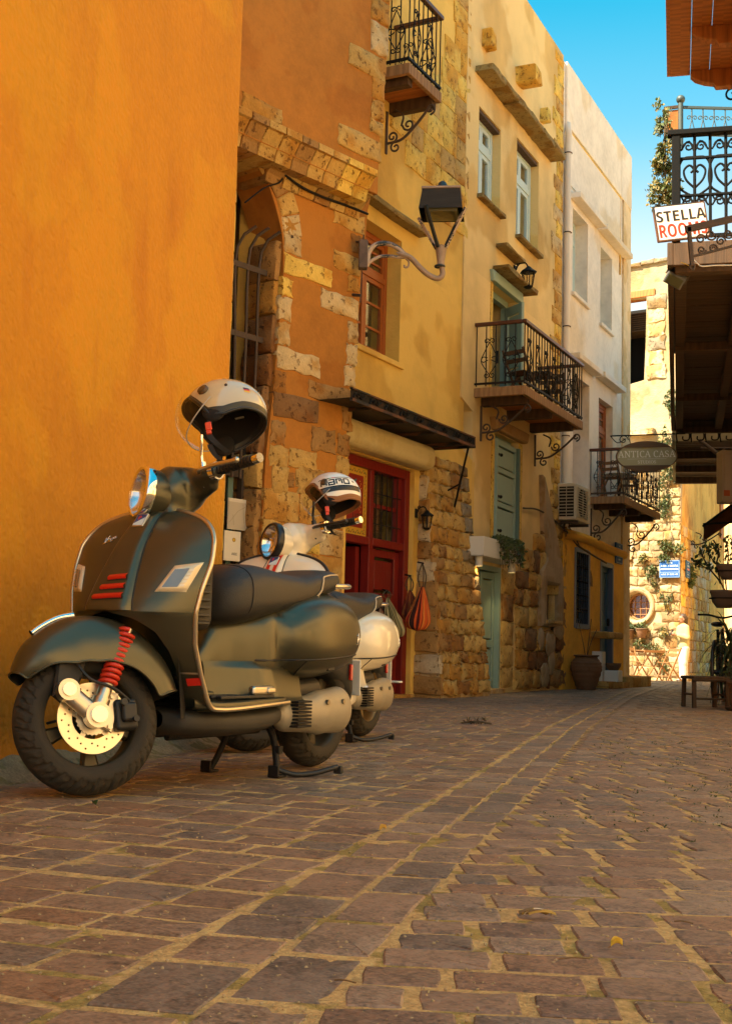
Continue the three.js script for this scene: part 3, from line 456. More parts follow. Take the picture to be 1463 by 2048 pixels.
// --- C: the plastered house with the red shop door ---
{
  const g = thing('shop_house', 'weathered ochre house with a dark red shop door under an iron canopy', 'house', PC.o, PC.turn), r = rng(33);
  const P = (x, y, n = 0) => PC.uv(x, y, n);
  const end = 2.86;
  part(g, 'wall', slab([[-1.2, -0.1], [3.2, -0.1], [3.2, 2.7], [end, 2.8], [end, 9.5], [-1.2, 9.5]], [rect(0.20, 1.165, 3.455, 4.76), rect(0.12, 1.60, 0.02, 2.38)], -0.45, 0), M.ochre);
  houseBody(g, -1.2, 3.1, 9.5, M.ochre, -0.9, -5);
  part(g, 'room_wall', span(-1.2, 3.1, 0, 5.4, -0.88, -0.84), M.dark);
  // window with red brown wood
  casement(g, 'window', 0.20, 1.165, 3.46, 4.755, -0.19, M.redWood, { transom: 4.32, bars: [0.33, 0.66], curtain: M.room });
  part(g, 'window_reveal', [span(1.1652, 1.18, 3.45, 4.77, -0.44, -0.004)], M.reveal);
  part(g, 'window_sill', span(0.1, 1.24, 3.40, 3.456, -0.3, 0.03, 0.008), M.ochre);
  part(g, 'drip_ledge', mv(block(1.35, 0.05, 0.14, r, { jag: 0.008 }), 0.90, 4.945, 0.06), M.slate);
  // bare bright stone where the plaster has fallen
  const bare = [[895, -20], [935, -20], [936, 140], [932, 300], [930, 500], [905, 470], [870, 400], [845, 380], [800, 330], [790, 300], [862, 230], [865, 200], [855, 130], [890, 140], [897, 60]];
  const inBare = (x, y) => { const xl = y < 140 ? 893 : y < 230 ? 858 : y < 330 ? 800 + (y - 230) * 0.0 : y < 400 ? 800 + (y - 330) * 1.0 : 870 + (y - 400) * 0.6; return x > xl; };
  for (let v = 5.0; v < 9.4;) { const h = rr(0.24, 0.33, r); let u = end; const xs = []; while (u > 0.7) { const w = rr(0.28, 0.5, r); xs.push([u - w, u]); u -= w; } for (const [a, b] of xs) { const q = PC.at((a + b) / 2, v + h / 2); const pr = q.clone().project(camera); const x = (pr.x + 1) / 2 * 1463, y = (1 - pr.y) / 2 * 2048; if (inBare(x, y) && y < 500) part(g, 'bare_stone', mv(block(b - a - 0.003, h - 0.003, 0.1, r, { k: 4, jag: 0.006, bulge: 0.008, ch: 0.006 }), (a + b) / 2, v + h / 2, -0.036), [M.stoneE, M.stoneE, M.stoneA][Math.floor(r() * 3)]); } v += h; }
  // small balcony high on the wall, its door hidden by the corner house
  balcony(g, 'small rusty balcony high beside the corner stones', 0.14, 0.90, 6.18, 0.55, { h: 0.80, th: 0.11, drop: 0.36, brackets: [0.74], beams: [0.2, 0.93], iron: M.iron });
  // the shop front: frame, open door leaf, painted board, barred window
  const dz = -0.10, f = sub(g, 'shop_front');
  part(f, 'frame', [span(1.49, 1.60, 0.03, 2.38, dz - 0.06, dz + 0.05, 0.008), span(0.12, 1.49, 2.28, 2.38, dz - 0.06, dz + 0.05, 0.008), span(0.72, 0.80, 0.03, 2.28, dz - 0.06, dz + 0.04, 0.008), span(0.12, 0.72, 1.52, 1.60, dz - 0.06, dz + 0.04, 0.008), span(0.8, 1.49, 1.52, 1.60, dz - 0.06, dz + 0.042, 0.008), span(0.12, 0.16, 0.03, 2.28, dz - 0.06, dz + 0.05)], M.redDoor);
  part(f, 'threshold', span(0.1, 1.64, -0.02, 0.035, -0.4, 0.03, 0.01), M.stoneA);
  // right leaf, closed: panels in relief and a barred pane
  part(f, 'door_leaf', [slab(rect(0.82, 1.47, 0.05, 1.50), [rect(0.92, 1.36, 0.55, 0.95), rect(0.92, 1.36, 1.06, 1.42), rect(0.92, 1.36, 0.14, 0.45)], dz - 0.04, dz, 0.006), span(0.95, 1.33, 1.09, 1.39, dz - 0.03, dz - 0.014, 0.01), span(0.95, 1.33, 0.17, 0.42, dz - 0.03, dz - 0.014, 0.01)], M.redDoor);
  part(f, 'door_pane', span(0.92, 1.36, 0.55, 0.95, dz - 0.03, dz - 0.026), M.dark);
  for (let i = 0; i < 6; i++) part(f, 'door_bar', bar([0.97 + i * 0.068, 0.55, dz - 0.012], [0.97 + i * 0.068, 0.95, dz - 0.012], 0.006), M.iron);
  // window above the leaf
  part(f, 'sash', [span(0.80, 0.86, 1.6, 2.28, dz - 0.05, dz), span(1.38, 1.49, 1.6, 2.28, dz - 0.05, dz), span(0.86, 1.38, 1.92, 1.96, dz - 0.045, dz - 0.005)], M.redDoor);
  part(f, 'pane', span(0.86, 1.38, 1.6, 2.28, dz - 0.03, dz - 0.026), M.pane);
  part(f, 'window_backing', [span(0.82, 1.45, 1.55, 2.3, dz - 0.20, dz - 0.19)], M.room);
  part(f, 'shelf_stock', [span(0.93, 0.99, 1.62, 2.15, dz - 0.12, dz - 0.08), span(1.16, 1.22, 1.65, 2.1, dz - 0.13, dz - 0.09)].map((q) => q.rotateZ(0.03)), M.woodChair);
  for (let i = 0; i < 5; i++) part(f, 'window_bar', bar([0.90 + i * 0.12, 1.6, dz + 0.012], [0.90 + i * 0.12, 2.28, dz + 0.012], 0.006), M.iron);
  for (const y of [1.75, 2.06]) part(f, 'window_bar', bar([0.82, y, dz + 0.014], [1.46, y, dz + 0.014], 0.006), M.iron);
  // painted board
  const bm = std({ roughness: 0.65, map: canvasTex(512, 640, (c, w, h) => {
    c.fillStyle = '#c99a2c'; c.fillRect(0, 0, w, h); const q = rng(4); for (let i = 0; i < 500; i++) { c.fillStyle = `rgba(${120 + q() * 90},${80 + q() * 70},20,0.18)`; c.fillRect(q() * w, q() * h, 20 * q(), 20 * q()); }
    c.strokeStyle = '#5d6b2a'; c.lineWidth = 6; const wave = (x0, y0, x1, y1) => { c.beginPath(); for (let i = 0; i <= 80; i++) { const t = i / 80, s = Math.sin(t * 34) * 16, x = x0 + (x1 - x0) * t + (x0 === x1 ? s : 0), y = y0 + (y1 - y0) * t + (y0 === y1 ? s : 0); i ? c.lineTo(x, y) : c.moveTo(x, y); } c.stroke(); for (let i = 0; i < 16; i++) { const t = i / 16, x = x0 + (x1 - x0) * t, y = y0 + (y1 - y0) * t; c.fillStyle = i % 2 ? '#9b3a1d' : '#5d6b2a'; c.beginPath(); c.ellipse(x + (i % 3 - 1) * 10, y + 8, 11, 6, i, 0, 7); c.fill(); } };
    wave(20, 35, w - 20, 35); wave(20, h - 35, w - 20, h - 35); wave(w - 38, 30, w - 38, h - 30); wave(38, 30, 38, h - 30);
    c.fillStyle = '#8c1f0c'; c.fillRect(74, 74, w - 148, h - 148); for (let i = 0; i < 200; i++) { c.fillStyle = `rgba(60,10,5,${0.12 * q()})`; c.fillRect(74 + q() * (w - 148), 74 + q() * (h - 148), 30 * q(), 12 * q()); }
    c.fillStyle = '#3f7d82'; c.beginPath(); c.ellipse(210, 170, 34, 40, 0, 0, 7); c.fill(); c.beginPath(); c.ellipse(275, 135, 40, 12, -0.5, 0, 7); c.fill(); c.beginPath(); c.ellipse(240, 215, 12, 40, 0.3, 0, 7); c.fill();
    c.strokeStyle = '#cc7a22'; c.lineWidth = 10; c.beginPath(); for (let i = 0; i < 60; i++) { const t = i / 8; c.lineTo(260 + Math.cos(t) * (6 + t * 6), 350 + Math.sin(t) * (6 + t * 6)); } c.stroke();
    c.fillStyle = '#c9a23a'; for (let i = 0; i < 14; i++) { c.beginPath(); c.ellipse(370 + (i % 2) * 24, 130 + i * 22, 12, 5, i * 0.9, 0, 7); c.fill(); }
    c.fillStyle = '#1c0a08'; c.font = 'italic 120px sans-serif'; c.fillText('νας', 230, 500);
  }) });
  part(f, 'painted_board', [span(0.16, 0.72, 1.60, 2.28, dz - 0.03, dz - 0.004)], M.redDoor);
  part(f, 'board_picture', new THREE.PlaneGeometry(0.56, 0.68).translate(0.44, 1.94, dz + 0.0), bm);
  // dark inside, dim back wall of the shop
  part(f, 'inner_door_leaf', [span(0.62, 0.70, 0.05, 1.5, dz - 0.55, dz - 0.06)], M.redDoor);
  // blind box above the shop front
  part(g, 'blind_box', [rbox(2.05, 0.26, 0.26, 0.09, 1.05 - 0.35, 2.52, 0.08, 3)], wallMat([0.62, 0.50, 0.24], T.plaster, 0.3, 0.002), 'cream rolled blind box over the shop door');
  // stack of folded textiles inside the doorway
  const st = thing('folded_textiles', 'stack of folded striped textiles just inside the red shop door', 'textiles', PC.at(0.40, 0.66, -0.32), PC.turn);
  for (let i = 0; i < 9; i++) part(st, 'folded_cloth', rbox(0.34 + rr(-0.02, 0.02, r), 0.036, 0.24, 0.014, rr(-0.01, 0.01, r), 0.02 + i * 0.037, rr(-0.01, 0.01, r)), std({ color: [[0.3, 0.05, 0.03], [0.25, 0.16, 0.06], [0.05, 0.05, 0.05], [0.35, 0.22, 0.1], [0.4, 0.05, 0.04]][i % 5], roughness: 0.95 }));
  part(st, 'stand', [span(-0.2, 0.2, -0.63, 0.0, -0.14, 0.14)], M.woodDark);
  // battered stone buttress between shop and next house
  const bt = thing('stone_buttress', 'rough stone buttress leaning against the wall right of the red door', 'buttress', PC.o, PC.turn);
  const bl = (v) => [1.70 + 0.02 * v, 3.02 - 0.045 * v, 0.34 - 0.115 * v];  // left, right, how far it stands out at height v
  { const p = (v, e) => { const [a, b, n] = bl(v); return [[a, v, n - e], [b, v, n - e], [a, v, -0.1], [b, v, -0.1]]; }; const g0 = grid(1, 6, (u, w) => { const v = w * 2.6, q = p(v, 0.03); return V(q[0][0] + (q[1][0] - q[0][0]) * u, v, q[0][2]); }); const sR = grid(1, 6, (u, w) => { const v = w * 2.6, q = p(v, 0.03); return V(q[1][0], v, q[1][2] + (-0.2 - q[1][2]) * u); }); const sL = grid(1, 6, (u, w) => { const v = w * 2.6, q = p(v, 0.03); return V(q[0][0], v, -0.2 + (q[0][2] + 0.2) * u); }); part(bt, 'mortar_core', [boxUV(g0), boxUV(sR), boxUV(sL)], M.mortar); }
  for (let v = 0.02, k = 0; v < 2.52; k++) { const h = rr(0.12, 0.2, r); const [a, b, n] = bl(v + h / 2); for (let u = a; u < b - 0.05;) { let w = Math.min(rr(0.18, 0.40, r), b - u); if (b - u - w < 0.1) w = b - u; const rough = v < 0.75 ? 1 : 0; part(bt, 'stone_block', mv(block(w - rr(0.016, 0.03, r), h - rr(0.014, 0.028, r), 0.1, r, { k: 4, jag: 0.015 + rough * 0.008, bulge: 0.008, ch: 0.010 }).rotateX(-0.115), u + w / 2, v + h / 2, n - 0.045), u > a + 0.75 && v > 0.9 && r() < 0.62 ? M.stoneG : [M.stoneA, M.stoneA, M.stoneA, M.stoneB][Math.floor(r() * 4)]); u += w; } v += h; }
  for (let v = 0.02; v < 2.5;) { const h = rr(0.16, 0.28, r), [a, b, n] = bl(v + h / 2); const w = n + 0.12; part(bt, 'side_stone', mv(block(w, h - 0.02, 0.08, r, { k: 3, jag: 0.014 }).rotateY(-Math.PI / 2), a + 0.015, v + h / 2, w / 2 - 0.12), [M.stoneA, M.stoneB, M.stoneF][Math.floor(r() * 3)]); v += h; }
  // iron canopy over the shop door
  const cn = thing('iron_canopy', 'dark iron canopy with leafy openwork edge above the red shop door', 'canopy', PC.o, PC.turn);
  const c0 = -0.75, c1 = 2.03, cnN = 0.50, cv = 2.79, cb = 2.68;
  part(cn, 'roof_sheet', grid(1, 1, (u, w) => V(c0 + (c1 - c0) * u, cb + 0.02 + (1 - w) * 0.0, cnN * w)), std({ color: [0.05, 0.035, 0.02], roughness: 0.8 }));
  part(cn, 'frame', [span(c0, c1, cv - 0.015, cv, cnN - 0.02, cnN + 0.01), span(c0, c1, cb - 0.012, cb + 0.016, cnN - 0.02, cnN + 0.012), span(c1 - 0.025, c1, cb - 0.012, cb + 0.016, 0, cnN - 0.02), span(c1 - 0.025, c1, cv - 0.015, cv, 0, cnN - 0.02), span(c1 - 0.025, c1, cb, cv, cnN - 0.02, cnN + 0.01), ...[0.15, 0.4, 0.65, 0.9].map((k) => { const x = c0 + (c1 - c0) * k; return span(x - 0.012, x + 0.012, cb - 0.02, cb + 0.012, 0, cnN - 0.02); })], M.rust);
  part(cn, 'fascia', [span(c0, c1, cb + 0.016, cv - 0.015, cnN - 0.012, cnN - 0.006)], std({ color: [0.12, 0.10, 0.05], roughness: 0.8, map: rep(T.rust, 2) }));
  for (let i = 0; i < 9; i++) { const x = c0 + 0.15 + (c1 - c0 - 0.3) * i / 8; const gl = [tube([[-0.12, -0.03, 0], [-0.05, 0.03, 0], [0.03, -0.02, 0], [0.12, 0.025, 0]], 0.007, 12, 5), tube(spiral(1, 0.03, 0.01, 0, -0.03, 0, 1, 8), 0.006, 10, 5), tube(spiral(1, 0.03, 0.01, 3, 0.06, 0, -1, 8), 0.006, 10, 5)]; for (let k = 0; k < 3; k++) gl.push(new THREE.SphereGeometry(1, 6, 4).scale(0.026, 0.011, 0.004).rotateZ(k * 1.1).translate(-0.08 + k * 0.07, 0.01, 0)); part(cn, 'leaf_scroll', gl, M.iron).position.set(x, (cb + cv) / 2, cnN + 0.002); }
  part(cn, 'stay', bar([c1 - 0.05, cb, cnN - 0.05], [2.48, 2.02, 0.06], 0.012), M.iron); part(cn, 'stay_brace', bar([2.28, 2.33, 0.24], [2.26, 2.22, 0.02], 0.01), M.iron);
  // wall lantern by the door
  lantern('wall_lantern', 'small black wall lantern with clear glass beside the red shop door', PC.at(1.64, 1.92, 0.0), PC.turn, 0.8);
}
// small wall lantern: arm, cap, cage of bars, glass
function lantern(name, label, pos, turn, s = 1) {
  const t = thing(name, label, 'lantern', pos, turn);
  const q = (g) => g.scale(s, s, s);
  part(t, 'wall_plate', q(rbox(0.06, 0.12, 0.02, 0.006, 0, 0.02, 0.012)), M.iron);
  part(t, 'arm', [q(tube([[0, 0.02, 0.02], [0, 0.09, 0.06], [0, 0.10, 0.13], [0, 0.04, 0.17]], 0.009, 16)), q(tube(spiral(1.2, 0.03, 0.01, 0, 0, 0.09, 1, 10).map((p) => [0, p[1], 0.05 + p[0] * 0.7]), 0.006, 12))], M.iron);
  part(t, 'cap', q(lathe([[0.012, 0.055], [0.03, 0.04], [0.05, 0.02], [0.095, -0.01], [0.10, -0.02], [0.09, -0.022]], 6).translate(0, 0, 0.17)), M.iron);
  part(t, 'glass', q(new THREE.CylinderGeometry(0.07, 0.045, 0.15, 6, 1, true).translate(0, -0.10, 0.17)), phys({ color: [0.85, 0.8, 0.66], transmission: 1, thickness: 0, roughness: 0.25 }));
  part(t, 'cage', [0, 1, 2, 3, 4, 5].map((i) => { const a = i * Math.PI / 3; return q(bar([Math.sin(a) * 0.076, -0.02, 0.17 + Math.cos(a) * 0.076], [Math.sin(a) * 0.05, -0.18, 0.17 + Math.cos(a) * 0.05], 0.006, 5)); }), M.iron);
  part(t, 'base', q(lathe([[0, -0.21], [0.03, -0.205], [0.055, -0.185], [0.055, -0.175], [0, -0.17]], 6).translate(0, 0, 0.17)), M.iron);
  return t;
}

// --- D: the tall plastered house with the green shutters ---
{
  const g = thing('shutter_house', 'tall weathered plaster house with green shutters and an iron balcony', 'house', PD.o, PD.turn), r = rng(44);
  const E0 = 3.52;
  const outline = [[0.0, -0.1], [E0, -0.1], [E0, 9.28], [-0.42, 9.28], [-0.42, 3.4], [-0.05, 3.3], [-0.02, 2.6]];
  const holes = [rect(0.0, 0.80, 5.95, 7.06), rect(1.44, 2.38, 5.90, 7.22), rect(0.58, 1.58, 3.60, 5.04), rect(0.72, 1.66, 1.80, 3.19), rect(0.20, 1.05, 0.04, 1.53), rect(2.74, 3.34, 0.95, 1.44)];
  part(g, 'wall', slab(outline, holes, -0.5, 0.0), M.dusty);
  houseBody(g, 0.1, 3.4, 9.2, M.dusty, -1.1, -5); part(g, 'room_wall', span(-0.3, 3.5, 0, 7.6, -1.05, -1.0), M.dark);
  // windows of the top floor
  for (const [a, b, c, d] of [[0.0, 0.80, 5.95, 7.06], [1.44, 2.38, 5.90, 7.22]]) {
    casement(g, 'window', a, b, c, d, -0.14, M.paleBlue, { transom: c + (d - c) * 0.66, t: 0.075, curtain: MC.netCurtain });
    part(g, 'window_sill', mv(block(b - a + 0.06, 0.045, 0.12, r, { jag: 0.004 }), (a + b) / 2, c - 0.02, 0.02), M.slate);
    part(g, 'lintel_board', span(a + 0.002, b - 0.002, d - 0.05, d - 0.002, -0.105, -0.02), M.woodDark);
  }
  for (let i = 0; i < 6; i++) part(g, 'drip_ledge', mv(block(0.52, 0.075, 0.24, r, { jag: 0.014, bulge: 0.012, k: 3 }), 0.10 + i * 0.515, 7.47, 0.10), M.slate);
  // projecting stones
  for (const [x, y, w, h, n] of [[968, 82, 0.16, 0.2, 0.08], [1037, 157, 0.30, 0.2, 0.22], [1082, 233, 0.14, 0.18, 0.07]]) { const q = PD.uv(x, y); part(g, 'corbel_stone', mv(block(w, h, n + 0.1, r, { jag: 0.015, bulge: 0.012 }), q[0], q[1], n / 2), M.stoneE); }
  // quoin strip up the right edge, in two tones
  quoins(g, E0 - 0.01, 2.6, 9.2, 0.30, 0.46, -0.035, [M.stoneE, M.stoneE, M.stoneA, M.stoneC], r, [0.2, 0.28]);
  // upper balcony door
  { const d = sub(g, 'balcony_door'); part(d, 'frame', [span(0.58, 0.64, 3.6, 5.04, -0.22, -0.14), span(1.52, 1.58, 3.6, 5.04, -0.22, -0.14), span(0.64, 1.52, 4.96, 5.04, -0.22, -0.14)], M.teal);
    for (const [a, b, t] of [[0.66, 1.08, -0.15], [1.50, 1.10, 0.9]]) { const L = sub(d, 'leaf'); L.name = 'door_leaf'; part(d, 'leaf_panel', (() => { const w = Math.abs(b - a), q = [slab(rect(0, w, 3.62, 4.94), [rect(0.07, w - 0.07, 3.74, 4.12), rect(0.07, w - 0.07, 4.22, 4.82)], -0.02, 0.02, 0.005), span(0.09, w - 0.09, 3.76, 4.10, -0.008, 0.008), span(0.09, w - 0.09, 4.24, 4.80, -0.008, 0.008)]; const m = join(q); if (b < a) { m.rotateY(Math.PI); } m.rotateY(b > a ? -t : t).translate(a, 0, -0.14); return m; })(), M.teal); d.remove(L); }
    part(d, 'lintel', slab([[0.50, 5.03], [1.66, 5.03], [1.62, 5.16], [0.46, 5.16]], [], -0.02, 0.05, 0.005), M.teal);
    part(d, 'handle', rbox(0.02, 0.16, 0.03, 0.005, 1.05, 4.2, -0.09), M.iron);
    for (const [a, b] of [[0.50, 0.578], [1.582, 1.70]]) part(d, 'jamb_stone', span(a, b, 3.62, 5.02, -0.06, 0.012, 0.01), M.stoneE, 'bare yellow stone beside the door'); }
  part(g, 'drip_ledge', mv(block(1.2, 0.05, 0.22, r, { jag: 0.02, k: 4 }), 1.17, 5.2, 0.1), M.slate);
  part(g, 'drip_ledge', mv(block(0.75, 0.05, 0.16, r, { jag: 0.01 }), 1.05, 5.52, 0.07), M.slate);
  lantern('wall_lantern', 'black wall lantern above the upper balcony door', PD.at(1.38, 5.38, 0.0), PD.turn, 1.15);
  // the balcony itself
  balcony(g, 'timber balcony with black iron railing', -0.02, 2.46, 3.58, 0.63, { h: 0.76, th: 0.11, drop: 0.34, brackets: [0.22, 2.34] });
  // middle floor: green shutters, left leaf swung out
  { const s = sub(g, 'shuttered_window'); part(s, 'frame', [span(0.72, 0.76, 1.8, 3.19, -0.2, -0.1), span(1.62, 1.66, 1.8, 3.19, -0.2, -0.1), span(0.76, 1.62, 3.13, 3.19, -0.2, -0.1)], M.teal);
    const leaf = (w) => [slab(rect(0, w, 1.83, 3.10), [rect(0.05, w - 0.05, 1.90, 2.27), rect(0.05, w - 0.05, 2.33, 2.70), rect(0.05, w - 0.05, 2.76, 3.03)], -0.02, 0.02, 0.004), ...[[1.90, 2.27], [2.33, 2.70], [2.76, 3.03]].map(([a, b]) => span(0.07, w - 0.07, a + 0.02, b - 0.02, -0.012, 0.010, 0.006))];
    part(s, 'shutter', join(leaf(0.80)).rotateY(0.03).translate(0.73, 0, 0.02), M.teal, 'green shutter leaf with three panels');
    part(s, 'shutter', span(1.545, 1.60, 1.83, 3.10, -0.03, 0.05, 0.004), M.tealDark);
    for (const v of [1.98, 2.4, 2.92]) part(s, 'hinge', [rbox(0.16, 0.03, 0.012, 0.004, 0.85, v, 0.03), new THREE.SphereGeometry(0.022, 8, 6).translate(0.90, v, 0.034)], M.iron);
    part(s, 'moulded_head', [slab([[0.60, 3.2], [1.80, 3.2], [1.86, 3.34], [0.54, 3.34]], [], -0.02, 0.09, 0.02)], M.reveal);
    for (const [a, b] of [[0.62, 0.716], [1.664, 1.80]]) part(s, 'stone_surround', span(a, b, 1.80, 3.19, -0.1, 0.014, 0.01), M.stoneE); }
  // lower teal door and its stone jambs
  { const d = sub(g, 'street_door'); part(d, 'frame', [span(0.20, 0.25, 0.04, 1.53, -0.1, 0.0), span(0.99, 1.05, 0.04, 1.53, -0.1, 0.0), span(0.25, 0.99, 1.47, 1.53, -0.1, 0.0)], M.teal);
    part(d, 'door_leaf', [slab(rect(0.50, 0.99, 0.06, 1.46), [rect(0.58, 0.92, 0.14, 0.55), rect(0.58, 0.92, 0.64, 1.38)], -0.10, -0.06, 0.005), span(0.60, 0.90, 0.16, 0.53, -0.09, -0.072), span(0.60, 0.90, 0.66, 1.36, -0.09, -0.072)], M.teal);
    part(d, 'door_leaf', join([slab(rect(0, 0.36, 0.06, 1.46), [rect(0.06, 0.30, 0.14, 0.55), rect(0.06, 0.30, 0.64, 1.38)], -0.02, 0.02, 0.005)]).rotateY(1.2).translate(0.25, 0, -0.1), M.tealDark);
    part(d, 'threshold', span(0.16, 1.1, -0.02, 0.06, -0.4, 0.06, 0.01), M.stoneC); }
  for (let v = 0.06; v < 1.45;) { const h = rr(0.24, 0.36, r); part(g, 'jamb_stone', mv(block(0.40, h - 0.012, 0.12, r, { k: 4, jag: 0.015 }), 1.27, v + h / 2, -0.03), [M.stoneA, M.stoneB, M.stoneA][Math.floor(r() * 3)]); part(g, 'jamb_stone', mv(block(0.20, h - 0.012, 0.12, r, { k: 4, jag: 0.012 }), 0.085, v + h / 2, -0.03), [M.stoneA, M.stoneE][Math.floor(r() * 2)]); v += h; }
  // rough rubble and bulging cement patches at the lower right
  for (let v = 0.03; v < 2.65;) { const h = rr(0.2, 0.32, r); const u0 = 1.55 + Math.max(0, v - 1.3) * 1.25 + rr(-0.08, 0.08, r); for (let u = Math.min(u0, 3.2); u < 3.72;) { let w = Math.min(rr(0.24, 0.5, r), 3.75 - u); if (3.75 - u - w < 0.12) w = 3.75 - u; const cx = u + w / 2, cy = v + h / 2; const win = cx > 2.55 && cx < 3.45 && cy > 0.84 && cy < 1.56; if (!win) part(g, 'rubble_stone', mv(block(w - rr(0.015, 0.04, r), h - rr(0.015, 0.035, r), 0.16, r, { k: 4, jag: 0.022, bulge: 0.016, ch: 0.016 }), cx, cy, -0.03), [M.stoneA, M.stoneB, M.stoneA, M.stoneD, M.stoneA, M.stoneA][Math.floor(r() * 6)]); u += w; } v += h; }
  const lump = (x, y, rx, ry, rz = 0.034) => { const q = new THREE.IcosahedronGeometry(1, 3), p = q.attributes.position, n = lump.n ??= fbm(4, 3, 61); for (let i = 0; i < p.count; i++) { const a = p.getX(i), b = p.getY(i), c = p.getZ(i), k = 0.62 + 0.76 * n(a * 0.55 + x, b * 0.55 + y + c * 0.1); p.setXYZ(i, a * k * rx, b * k * ry, c * k * rz); } q.computeVertexNormals(); const s = mergeVertices(q.deleteAttribute('uv').deleteAttribute('normal')); s.computeVertexNormals(); return boxUV(s.translate(x, y, 0.06)); };
  for (const [x, y, a, b] of [[1098, 1290, 0.19, 0.17], [1087, 1350, 0.20, 0.16], [1115, 1262, 0.22, 0.12], [1079, 1278, 0.10, 0.15], [1100, 1325, 0.13, 0.17]]) { const q = PD.uv(x, y, 0.05); part(g, 'cement_patch', lump(q[0], q[1], a, b), y > 1290 && x < 1045 ? M.stoneD : M.cement, 'smeared grey brown cement'); }
  part(g, 'window_surround', slab([[2.56, 0.86], [3.5, 0.86], [3.54, 1.2], [3.48, 1.7], [3.2, 2.1], [2.9, 2.5], [2.55, 2.9], [2.62, 2.2], [2.75, 1.8], [2.52, 1.6]], [rect(2.74, 3.34, 0.95, 1.44)], -0.2, 0.085, 0.03), M.cement, 'smooth cement round the small window');
  casement(g, 'small_window', 2.74, 3.34, 0.95, 1.44, -0.12, M.woodDark, { single: 1, t: 0.035, curtain: std({ color: [0.45, 0.36, 0.12], roughness: 0.9 }) });
  part(g, 'window_sill', span(2.68, 3.4, 0.905, 0.95, -0.1, 0.11, 0.008), M.stoneC);
  part(g, 'wall_cable', tube([[1.8, 2.36, 0.03], [2.3, 2.40, 0.05], [2.9, 2.36, 0.06], [3.6, 2.2, 0.12]], 0.012, 20), M.stem);
  // planter box over the door
  const pl = thing('planter_box', 'white planter box with two spotlights over the teal street door', 'planter', PD.o, PD.turn);
  part(pl, 'box', [slab(rect(-0.42, 0.98, 1.57, 1.585), [], 0.02, 0.30), slab(rect(-0.42, 0.98, 1.57, 1.79), [], 0.28, 0.30, 0.003), slab(rect(-0.42, 0.98, 1.57, 1.79), [], 0.0, 0.02), span(-0.42, -0.40, 1.57, 1.79, 0.02, 0.28), span(0.96, 0.98, 1.57, 1.79, 0.02, 0.28)], M.white);
  part(pl, 'soil', span(-0.40, 0.96, 1.72, 1.74, 0.02, 0.28), M.dark);
  for (const u of [-0.30, 0.86]) { const s = part(pl, 'spotlight', [lathe([[0, 1.57], [0.045, 1.57], [0.045, 1.46], [0.040, 1.46], [0.036, 1.50], [0, 1.50]], 16).translate(u, 0, 0.2)], M.white); part(s, 'bulb', new THREE.CylinderGeometry(0.034, 0.034, 0.012, 14).translate(u, 1.478, 0.2), std({ color: [0.9, 0.8, 0.5], emissive: new THREE.Color(1, 0.72, 0.25), emissiveIntensity: 1.6 }));
    const L = new THREE.SpotLight(new THREE.Color(1, 0.72, 0.3), 0.16, 0, 0.75, 0.6); L.name = 'spotlight_lamp'; L.position.copy(PD.at(u, 1.463, 0.2)); L.target.position.copy(PD.at(u, 0, 0.12)); L.castShadow = true; L.shadow.radius = 1; scene.add(L, L.target); }
  const tr = thing('trailing_plant', 'green plant trailing over the edge of the white planter box', 'plant', PD.o, PD.turn);
  const lv = [[], [], []], stems = []; for (let i = 0; i < 46; i++) { const u = rr(0.02, 0.9, r), L = rr(0.08, 0.30, r); const p = [[u, 1.76, 0.2], [u + rr(-0.02, 0.02, r), 1.82, 0.28], [u + rr(-0.04, 0.04, r), 1.78, 0.33], [u + rr(-0.05, 0.05, r), 1.76 - L, 0.34 + rr(-0.02, 0.03, r)]]; const c = new THREE.CatmullRomCurve3(p.map(vec)); stems.push(tube(p, 0.003, 8, 4)); for (let k = 0; k < 14; k++) { const q = c.getPoint(0.2 + 0.8 * k / 14); lv[Math.floor(r() * 3)].push(leafGeo(0.055, 0.016, r).translate(q.x, q.y, q.z)); } }
  part(tr, 'stems', stems, M.stem); lv.forEach((l, i) => part(tr, 'foliage', l, M.leaf[i]));
}
// one small leaf: a folded lozenge of four faces, turned at random
function leafGeo(l, w, r, dir) {
  const g = new THREE.BufferGeometry(); const f = w * 0.35;
  g.setAttribute('position', new THREE.Float32BufferAttribute([0, 0, 0, l * 0.5, w, f, l * 0.5, 0, 0, l, 0, 0, l * 0.5, -w, f], 3)); g.setIndex([0, 2, 1, 1, 2, 3, 0, 4, 2, 2, 4, 3]);
  g.setAttribute('uv', new THREE.Float32BufferAttribute([0, 0, 0.5, 1, 0.5, 0.5, 1, 0, 0.5, 0], 2));
  const e = dir ? new THREE.Euler(rr(-0.8, 0.8, r), rr(0, 6.28, r), dir + rr(-0.6, 0.6, r)) : new THREE.Euler(rr(-3, 3, r), rr(-3, 3, r), rr(-3, 3, r)); const q = g.toNonIndexed().applyMatrix4(new THREE.Matrix4().makeRotationFromEuler(e)); q.computeVertexNormals(); return q;
}

